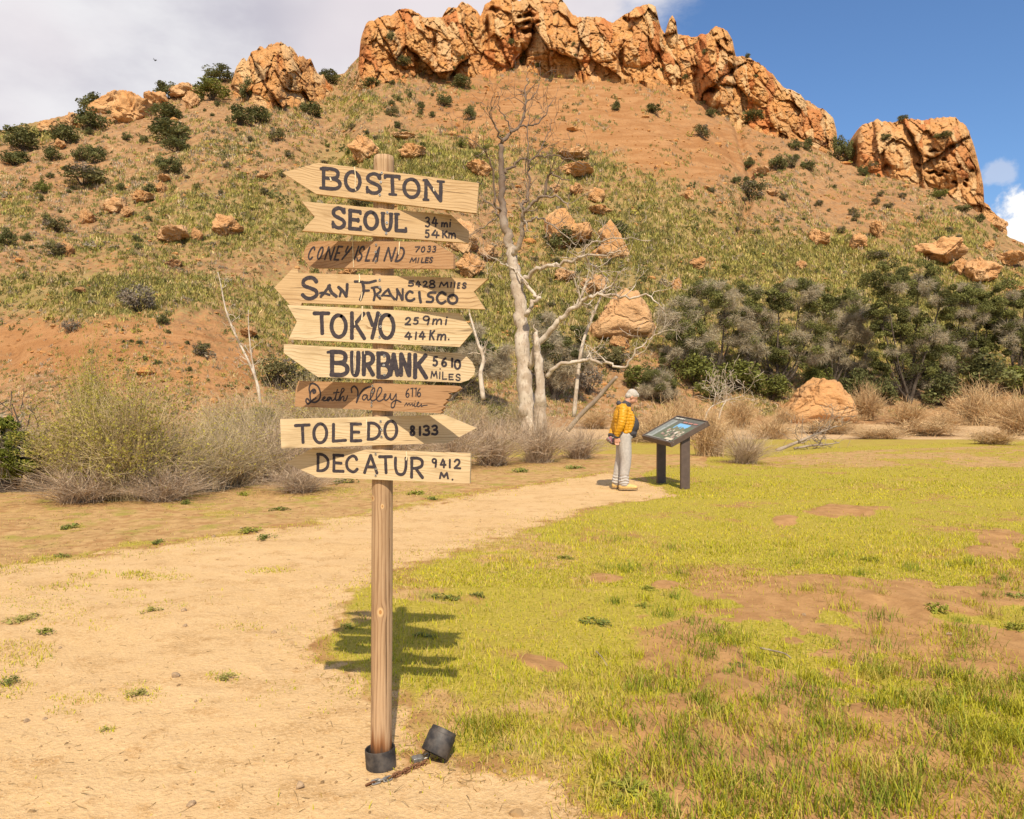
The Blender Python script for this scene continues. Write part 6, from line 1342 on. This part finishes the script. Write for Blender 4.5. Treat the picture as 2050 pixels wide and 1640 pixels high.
US = [(1480, 782, 110, 64, 'L', 'bright green bush under the forked grey oak'), (1395, 776, 90, 70, 'L', 'yellow-green bush left of the forked grey oak'), (1545, 800, 80, 54, 'L', 'green bush at the left shoulder of the great tan boulder'), (1712, 800, 74, 60, 'D', 'green bush at the right shoulder of the great tan boulder'),
      (1880, 812, 90, 66, 'D', 'dark green bush at the foot of the tallest oak, right side'), (1765, 812, 60, 60, 'D', 'dark bush at the foot of the tallest oak, left side'), (1980, 790, 110, 80, 'D', 'wide green bush under the oaks near the right edge'), (2050, 790, 80, 70, 'L', 'lighter green bush under the oak at the right edge'), (1425, 800, 70, 40, 'L', 'low green bush in front of the forked oak'), (1640, 780, 60, 50, 'L', 'green bush peeping over the great tan boulder'),
      (1280, 780, 70, 56, 'L', 'yellow-green bush between bare tree and small twiggy tree'), (1230, 740, 80, 60, 'O', 'olive bush above the leaning log'), (1180, 790, 70, 60, 'G', 'grey bush at the foot of the leaning log'), (640, 800, 120, 70, 'O', 'olive bush hidden half behind the lower arrow boards'), (560, 780, 90, 70, 'O', 'olive bush left of the BURBANK board'), (520, 862, 70, 56, 'L', 'bright green bush left of the TOLEDO board'),
      (1000, 850, 60, 44, 'L', 'small lime bush left of the bare trunk foot'), (860, 840, 90, 60, 'G', 'grey bush behind the DEATH VALLEY board'), (740, 820, 110, 70, 'O', 'olive bush behind the post between the lower boards')]
for (u, v, w, h, k, lab) in US:
    P = hit(u, v); s = P[1] / F
    put([('shrub', KIND[k][rng.randint(len(KIND[k]))])], 'shrub', P - np.array([0, 0, .05]), w * s * 1.1, h * s * 1.2, rng.uniform(0, 6), lab, 'shrub', 'bushes along the foot of the hill')
o = tree((-20, 985), [(30, 905, 54, 50), (-30, 880, 60, 60), (20, 860, 40, 30), (48, 930, 30, 30)], 'bright green leafy bush cut by the left edge beside the dry brush', name='green_bush', seed=12, dead=.05, n=14000, leafcol=(.17, .19, .025), leaf=.022)
for c in o.children:
    if c.name.startswith('trunk'): c.name = 'stems'
o['category'] = 'bush'; del o['group']

# ------------------------------------------------------------------ dry brush along the far edge of the level ground
DT = [dry_proto(400 + i, 520, (.40, .30, .16), (.52, .41, .20), .50, (.34, .30, .055), 14000, .0028) for i in range(2)]
DTG = [dry_proto(410 + i, 480, (.42, .33, .21), (.54, .43, .25), .55, (.40, .34, .06), 2600, .0026) for i in range(2)]
DM = [dry_proto(420 + i, 460, (.42, .31, .215), (.52, .40, .27), .62, None, 0, .0034, .1) for i in range(3)]
DR = [dry_proto(430 + i, 420, (.50, .33, .17), (.62, .45, .24), .45, None, 0, .0045, .5) for i in range(3)]
BR = [(265, 1000, 270, 246, DT, 'largest dry bush, tall and tan with olive leaves, left of the signpost'), (165, 992, 230, 215, DT, 'tall olive-tinged bush between the green bush and the largest dry bush'), (185, 975, 110, 262, DT, 'narrow leafy sapling-like bush standing highest in the dry brush at the left'), (345, 992, 180, 170, DTG, 'ragged tan bush on the right flank of the largest dry bush'), (80, 972, 170, 150, DTG, 'tan brush close behind the green bush at the left edge'), (420, 982, 210, 150, DTG, 'dry tan bush overlapping the right side of the largest one'), (170, 1004, 260, 84, DM, 'low mauve-grey brush at the foot of the largest dry bush'), (330, 1002, 190, 74, DM, 'low grey brush in front of the tan bush at the left'),
      (470, 972, 240, 130, DTG, 'tan-grey bush left of the TOLEDO board'), (560, 962, 220, 120, DM, 'grey brush left of the DECATUR board'), (660, 952, 220, 120, DM, 'grey brush behind the lower part of the boards, left of the post'), (790, 945, 200, 110, DM, 'grey brush behind the post between the two lowest boards'), (900, 938, 180, 110, DM, 'grey brush behind the right ends of the lowest boards'), (985, 932, 170, 100, DM, 'mauve-grey brush at the left foot of the bare tree'), (1080, 926, 160, 110, DM, 'mauve-grey brush at the right foot of the bare tree'), (1160, 918, 130, 70, DM, 'low grey brush left of the person'),
      (520, 945, 210, 165, DTG, 'tall brown-green tangle behind the tips of the TOLEDO and DECATUR boards'), (680, 925, 210, 150, DTG, 'brown-green tangle behind the left half of the two lowest boards'), (830, 915, 200, 140, DTG, 'brown-green tangle behind the right half of the two lowest boards'),
      (620, 860, 190, 110, DTG, 'tall tan brush behind the TOLEDO board'), (600, 985, 170, 60, DM, 'low grey twigs below the left tips of the lowest boards'), (450, 900, 200, 110, DTG, 'tan brush below the white saplings'), (1040, 890, 130, 100, DTG, 'tan tangle of brush behind the bare tree foot'), (940, 880, 150, 90, DTG, 'tan tangle of brush right of the TOLEDO board tip'),
      (1325, 908, 170, 96, DR, 'tan dry weeds behind the information panel'), (1420, 912, 160, 100, DR, 'tan dry weeds right of the information panel'), (1270, 904, 130, 66, DR, 'short tan weeds between person and panel'), (1492, 928, 126, 72, DM, 'round mauve-grey leafless shrub on the grass right of the panel'), (1545, 890, 130, 76, DR, 'reddish dry weeds above the round mauve shrub'), (1480, 860, 130, 70, DR, 'russet dry weeds at the near edge of the creek bed'),
      (1735, 840, 90, 100, DR, 'tall straw reeds right of the great tan boulder'), (1690, 846, 90, 40, DR, 'low straw reeds at the foot of the great tan boulder'), (1570, 848, 60, 46, DR, 'russet reeds left of the great tan boulder'), (1820, 852, 110, 70, DR, 'russet reeds under the tallest oak'), (1960, 852, 150, 116, DR, 'tall pale reeds near the right edge'), (1890, 860, 100, 50, DR, 'low pale reeds right of the tallest oak'), (2040, 872, 150, 116, DR, 'pale bent reeds at the right edge'), (1990, 890, 130, 46, DR, 'flattened pale reeds on the creek bank at the right'), (1660, 868, 190, 40, DR, 'low scrappy straw on the far edge of the grass right of the fallen branches'), (1850, 872, 200, 44, DR, 'low scrappy straw on the creek bank below the tallest oak'), (1760, 880, 160, 34, DR, 'thin low straw on the creek bank between two tangles'), (1365, 866, 150, 70, DR, 'straw weeds under the arching dead branch'), (1190, 858, 130, 40, DR, 'low straw weeds behind the person')]
rb = np.random.RandomState(3)
for (u, v, w, h, K, lab) in BR:
    P = hit(u, v); 
    if P[1] > 60: P = gnd(u, v, -.45)
    s = P[1] / F
    if K is DR and u > 1500: h *= .74; w *= 1.15
    put(K[rb.randint(len(K))], 'dry_bush', P - np.array([0, 0, .03]), w * s * .95, h * s * 1.12, rb.uniform(0, 6), lab, 'dry bush', 'dry brush round the level ground')

# ------------------------------------------------------------------ grass, weeds, pebbles
rg = np.random.RandomState(23)
def grass_layer(n, vlo, vhi, pw, near):
    u = rg.uniform(-260, 2310, n); v = vlo + (vhi - vlo) * rg.rand(n) ** pw
    P = gnd(u, v); x, y = P[:, 0], P[:, 1]
    mp, mg, md, mc, ml, mf, mdirt = masks(x, y)
    long_ = sstep(fbm(x * 1.4, y * 1.4, 0, 3, 83), -.05, .5)
    pr = np.clip(mg * 1.05 + .10 * (1 - mp) + .004, 0, 1) * (1 - mc) * (1 - .7 * mdirt) * (1 - .35 * ml)
    k = rg.rand(n) < pr
    return [a[k] for a in (u, v, P, mp, mg, md, mc, ml, mf, mdirt, long_)]
def grass(n, vlo, vhi, pw, name_w, Lk, Wk):
    u, v, P, mp, mg, md, mc, ml, mf, mdirt, lg = grass_layer(n, vlo, vhi, pw, True)
    P[:, 2] = height(P[:, 0], P[:, 1]) + .03 * mdirt * .5 - .004 - .012 * mp
    nn = len(u); lush = sstep(u, 1050, 1600) * sstep(v, 1180, 1480)
    L = (.024 + .024 * lg + .046 * lg * lush + .016 * rg.rand(nn)) * Lk * (1 - .45 * ml) * (1 - .35 * mp) * rg.uniform(.6, 1.25, nn)
    t = rg.rand(nn); hue = fbm(P[:, 0] * .8, P[:, 1] * .8, 0, 3, 97)
    fresh = np.array((.47, .46, .016)); deep = np.array((.22, .30, .018)); straw = np.array((.56, .43, .15)); lime = np.array((.60, .53, .025)); red = np.array((.40, .22, .08))
    f = np.clip(.45 + 1.1 * hue, 0, 1)[:, None]
    col = fresh * (1 - f) + lime * f
    col = np.where((t < .10 + .28 * lush * lg)[:, None], deep, col); ps = (.24 + .40 * ml) + .35 * mf + .18 * (1 - mg) + .38 * md * (1 - ml) * (1 - mf)
    col = np.where((t > 1 - ps)[:, None], straw, col); col = np.where((t > 1 - .30 * mf)[:, None], red, col)
    col = col * rg.uniform(.75, 1.25, (nn, 1))
    return P, L, Wk * rg.uniform(.7, 1.3, nn) * (1 + .4 * lush), rg.uniform(.15, .85, nn), col
mb = MB()
for (n, a, b, pw, L, W_) in ((135000, 1000, 1850, .95, 1.0, .0042), (120000, 935, 1180, .9, 1.0, .0060), (70000, 872, 1000, .85, 1.1, .010)):
    P, Ls, Ws, ln, col = grass(n, a, b, pw, '', L, W_)
    blades(mb, P, Ls, Ws, ln, col, rg, (.56, .47, .07))
# tussocks: denser, longer clumps
TU = [(u_, v_) for u_, v_ in zip(1150 + 1020 * rg.rand(300) ** .8, 1080 + 570 * rg.rand(300) ** .8)]
TU += [(2010, 1600), (1990, 1560), (2030, 1640), (1700, 1540), (1620, 1600), (1500, 1590), (1420, 1560), (1880, 1460), (1650, 1470), (1560, 1470), (1800, 1400), (1760, 1350), (1640, 1370), (980, 1460), (940, 1450), (1020, 1450), (960, 1480), (1910, 1480), (1830, 1590), (1760, 1600), (1690, 1620), (1560, 1630)] * 2
TP = gnd([t[0] for t in TU], [t[1] for t in TU]); _m = masks(TP[:, 0], TP[:, 1]); keep = (_m[0] < .4) & (_m[5] < .5); TP = TP[keep]; nT = len(TP)
per = 46; idx = np.repeat(np.arange(nT), per); tl = rg.uniform(.06, .14, nT); tsz = rg.uniform(.03, .10, nT); th_ = rg.rand(nT)
B = TP[idx] + rg.normal(0, 1, (len(idx), 3)) * tsz[idx][:, None]; B[:, 2] = height(B[:, 0], B[:, 1]) - .004
tc = np.where((th_ < .45)[:, None], (.19, .25, .018), np.where((th_ < .85)[:, None], (.42, .40, .02), (.50, .40, .09)))
blades(mb, B, tl[idx] * rg.uniform(.5, 1.1, len(idx)), .0044, rg.uniform(.2, .8, len(idx)), tc[idx] * rg.uniform(.75, 1.25, (len(idx), 1)), rg, (.45, .40, .06))
# straw litter lying flat on the dry side and the path's fringe
n = 26000; u = rg.uniform(-200, 2250, n); v = 900 + 740 * rg.rand(n) ** .9; P = gnd(u, v); _m = masks(P[:, 0], P[:, 1]); k = rg.rand(n) < np.clip(.05 + .7 * _m[4] + .35 * (_m[0] > .05) * (_m[0] < .9) + .06 * (1 - _m[0]), 0, 1) * (1 - _m[3]); P = P[k]; n = len(P)
P[:, 2] = height(P[:, 0], P[:, 1]) + .003 - .012 * _m[0][k]; a = rg.uniform(0, 2 * np.pi, n)
twigs(mb, P, np.stack([np.cos(a), np.sin(a), rg.uniform(0, .25, n)], 1), rg.uniform(.02, .08, n), .0016 * np.maximum(1, P[:, 1] / 5), np.array((.42, .29, .13)) * rg.uniform(.45, 1.25, (n, 1)))
tag(link('grass', mb.mesh('grass'), M_GRASS), 'short yellow-green meadow grass with bare patches', 'grass', kind='stuff')

def weed_proto(seed, n=120, col=(.19, .22, .045)):
    rs = np.random.RandomState(seed); mb = MB(); arms = rs.randint(7, 12); aa = rs.uniform(0, 2 * np.pi, arms); al = rs.uniform(.25, .52, arms)
    for a, l in zip(aa, al): mb.tube(smooth_path([(0, 0, 0), (math.cos(a) * l * .5, math.sin(a) * l * .5, rs.uniform(.08, .22)), (math.cos(a + .2) * l, math.sin(a + .2) * l, rs.uniform(.03, .16))], 3), [.010, .005], 3, (.24, .22, .08), False)
    for i in range(n):
        q = rs.randint(arms); t = rs.rand() ** .7; a = aa[q] + .2 * t + rs.normal(0, .22); r = al[q] * t; h = rs.uniform(.03, .26) * (1.15 - r); c = np.array([r * math.cos(a), r * math.sin(a), h]); s = rs.uniform(.022, .055)
        tl = rs.normal(0, .5, 2); m_ = 7; ang = np.linspace(0, 2 * np.pi, m_, endpoint=False) + rs.rand(); rad = s * (1 + .3 * np.cos(3 * ang))
        ring = c + np.stack([np.cos(ang) * rad, np.sin(ang) * rad * .7, (np.cos(ang) * tl[0] + np.sin(ang) * tl[1]) * rad], 1)
        mb.add(np.concatenate([[c - [0, 0, .008]], ring]), [[0, 1 + j, 1 + (j + 1) % m_] for j in range(m_)], None, np.array(col) * rs.uniform(.7, 1.4))
    P = np.zeros((24, 3)); P[:, :2] = rs.normal(0, .05, (24, 2)); blades(mb, P, rs.uniform(.12, .3, 24), .012, rs.uniform(.3, .9, 24), np.array((.36, .36, .03)) * rs.uniform(.7, 1.3, (24, 1)), rs)
    me = mb.mesh('weed'); me.materials.append(M_LEAF); return me
WP = [weed_proto(500 + i) for i in range(4)] + [weed_proto(510 + i, 150, (.27, .28, .04)) for i in range(3)]
WPD = [weed_proto(530 + i, 130, (.36, .33, .09)) for i in range(3)]
WD = [(1130, 1118, 60, 16, 'flat dark green weed at the top of the right meadow, near the path'), (900, 1200, 90, 26, 'wide leafy weed in the grass right of the post at knot height'), (960, 1195, 60, 20, 'leafy weed touching the wide one right of the post'), (1195, 1250, 90, 28, 'blue-green leafy weed in the middle of the right meadow'), (1250, 1580, 130, 60, 'big leafy weed at the bottom of the view'), (1310, 1600, 80, 40, 'leafy weed right of the big one at the bottom'), (1240, 1610, 80, 34, 'leafy weed below the big one at the bottom'), (1295, 1180, 60, 18, 'low leafy weed in the meadow below the panel'), (1290, 1215, 60, 18, 'second low leafy weed in the meadow below the panel'), (1875, 1225, 70, 50, 'bushy dark green weed on the bare dirt at the right'), (2035, 1262, 60, 40, 'dark green weed at the right edge of the bare dirt'), (2030, 1195, 50, 30, 'green weed at the right edge above the bare dirt'),
      (138, 1058, 64, 26, 'green weed on the brown ground at the left, beside the path'), (122, 1115, 40, 20, 'small green weed on the left, nearer the path'), (375, 1010, 60, 22, 'bright green weed below the dry bushes'), (485, 992, 36, 20, 'dark green weed below the grey brush'), (500, 1065, 70, 16, 'flat green weed between brush and path'), (318, 1088, 60, 16, 'flat green weed on the mossy strip at the left'), (560, 1022, 60, 12, 'low green weed left of the post, beyond the path'), (530, 1078, 70, 12, 'low green weed at the far edge of the path'), (580, 968, 70, 18, 'green weed under the left tip of the DECATUR board'), (690, 968, 90, 16, 'green weed just under the DECATUR board, left of the post'), (830, 990, 60, 20, 'green weed right of the post under the DECATUR board'), (870, 1000, 50, 14, 'small green weed right of the post beyond the path'), (1040, 945, 70, 16, 'green weed before the grey brush left of the person'), (1150, 938, 60, 12, 'low green weed just left of the person'),
      (300, 1225, 50, 22, 'clump of grassy weed in the middle of the left path'), (40, 1240, 80, 30, 'green weed clump at the left edge of the path'), (90, 1265, 60, 20, 'green weed clump a little in from the left edge'), (20, 1360, 50, 30, 'green weed clump at the left edge, nearer the viewer'), (275, 1390, 70, 30, 'dry weed clump in the foreground path'), (450, 1355, 60, 14, 'flat dry weed in the middle of the sandy path'), (215, 1455, 30, 12, 'tiny green tuft in the foreground sand'), (1745, 1125, 60, 24, 'green weed above the bare dirt at the right'), (1960, 1330, 70, 26, 'green weed among the lower bare dirt patches at the right'), (1640, 1400, 60, 22, 'green weed above the gopher mounds'), (1480, 1330, 50, 16, 'small weed beside the bleached stick'), (845, 1275, 80, 20, 'leafy weed in the shadow of the arrow boards'), (700, 1255, 50, 14, 'small weed in the shadow left of the post')]
for i, (u, v, w, h, lab) in enumerate(WD):
    P = gnd(u, v); P[2] = height(P[0], P[1]) - .005; s = P[1] / F
    dryw = 'path' in lab and v > 1130 or 'sand' in lab; ws = WPD if dryw else WP; h = h * (.7 if dryw else 1)
    o = put([('weed', ws[rg.randint(len(ws))])], 'weed', P, w * s * .95, max(h * s * 1.5, w * s * .45), rg.uniform(0, 6), lab, 'weed', 'leafy weeds on the level ground')
    if w > 55:                                     # wide ones spread irregularly
        o.scale.y *= .75
PB_ = [setm(boulder_mesh(600 + i, cuts=8, rough=.06, flat=.6), None) if False else boulder_mesh(600 + i, cuts=8, rough=.06, flat=.6) for i in range(3)]
M_PEB = plain('pebble_stone', (.36, .25, .15), .9, 0, 3, .25, None, .02)
PE = [(368, 1222, 12, 'dark pebble on the path beside a grassy clump'), (548, 1266, 11, 'brown pebble on the sand left of the board shadow'), (352, 1352, 18, 'flat tan stone in the middle of the sandy path'), (392, 1400, 8, 'small tan pebble below the flat stone'), (600, 1575, 24, 'half-buried pale stone in the sand near the bottom'), (382, 1606, 18, 'grey stone in the sand at the bottom of the view'), (120, 1292, 8, 'dark pebble among the weeds at the left'), (52, 1438, 14, 'dark stone at the left edge of the sand'), (90, 1435, 10, 'small dark stone right of the one at the left edge'), (428, 1074, 9, 'dark pebble where brown ground meets the path'), (482, 1060, 9, 'white pebble where brown ground meets the path'), (370, 1250, 9, 'white pebble below the dark pebble on the path'), (1290, 1352, 9, 'tan clod in the right meadow'), (1610, 1230, 10, 'clod of earth on the left part of the bare dirt'), (1900, 1270, 12, 'clod of earth below the dark green weed on the dirt'), (1985, 1315, 12, 'clod of earth near the right edge'), (735, 1562, 8, 'small stone beside the chain end'), (1010, 1545, 9, 'pale pebble on the sand right of the loose black pipe'), (1075, 1490, 9, 'pale pebble in the grass right of the loose black pipe'), (940, 1330, 9, 'brown clod right of the board shadow')]
for i, (u, v, w, lab) in enumerate(PE):
    P = gnd(u, v); s = P[1] / F; P[2] = height(P[0], P[1]) - .25 * w * s - .012 * float(masks(P[None, 0], P[None, 1])[0][0])
    o = link('pebble', PB_[i % 3]); o.data.materials.clear(); o.data.materials.append(M_PEB); o.location = Vector([float(c) for c in P]); o.scale = (w * s, w * s * .9, w * s * .75); o.rotation_euler = (0, 0, rg.uniform(0, 6)); tag(o, lab, 'pebble', 'pebbles and clods')
n = 9000; u = rg.uniform(-200, 2250, n); v = 960 + 690 * rg.rand(n) ** .8; P = gnd(u, v); _m = masks(P[:, 0], P[:, 1]); k = rg.rand(n) < np.clip(.5 * _m[0] * (fbm(P[:, 0] * 1.2, P[:, 1] * 1.2, 0, 3, 201) + .35) + .5 * _m[6] + .12 * _m[4], 0, 1); P = P[k]; mp = _m[0][k]; n = len(P)
P[:, 2] = height(P[:, 0], P[:, 1]) - .012 * mp; sz = np.exp(rg.normal(-5.35, .5, n)) * np.maximum(1, P[:, 1] / 6); bv, bq = ball(2)
V = bv[None] * (rg.uniform(.6, 1.3, (n, 1, 3)) * [1, 1, .55]) * sz[:, None, None] * rg.uniform(.8, 1.2, (n, len(bv), 1)) + P[:, None]; mb = MB()
c = np.array((.44, .28, .13)) * rg.uniform(.45, 1.3, (n, 1)); mb.add(V.reshape(-1, 3), None, (bq[None] + (np.arange(n) * len(bv))[:, None, None]).reshape(-1, 4), np.repeat(c, len(bv), 0))
tag(link('gravel', mb.mesh('gravel', False), M_TWIG), 'fine grit and crumbs of soil on the path and bare patches', 'gravel', kind='stuff')

# a bird high over the left slope
bd = at_y(310, 121, 90.0); mb = MB(); bv, bq = BALL8
mb.add(bv * np.array([.11, .30, .09]) * (1 - .45 * np.abs(bv[:, 1:2]) ** 2), None, bq)
for s in (-1, 1): mb.add([(s * .06, .12, .02), (s * .38, .06, .16), (s * .72, -.10, .10), (s * .40, -.16, .12), (s * .06, -.12, .0), (s * .38, .06, .13), (s * .06, .12, -.01)], [[0, 1, 3], [1, 2, 3], [0, 3, 4]], None)
mb.add([(-.05, -.24, 0), (.05, -.24, 0), (.11, -.48, .01), (-.11, -.48, .01)], None, [[0, 1, 2, 3]])
bo = link('bird', mb.mesh('bird'), plain('black_feather', (.02, .02, .022), .7)); bo.location = Vector([float(c) for c in bd]); bo.scale = (.6, .6, .6); bo.rotation_euler = (R(-38), R(20), R(-28)); tag(bo, 'small dark bird flying before the clouds over the left slope', 'bird')
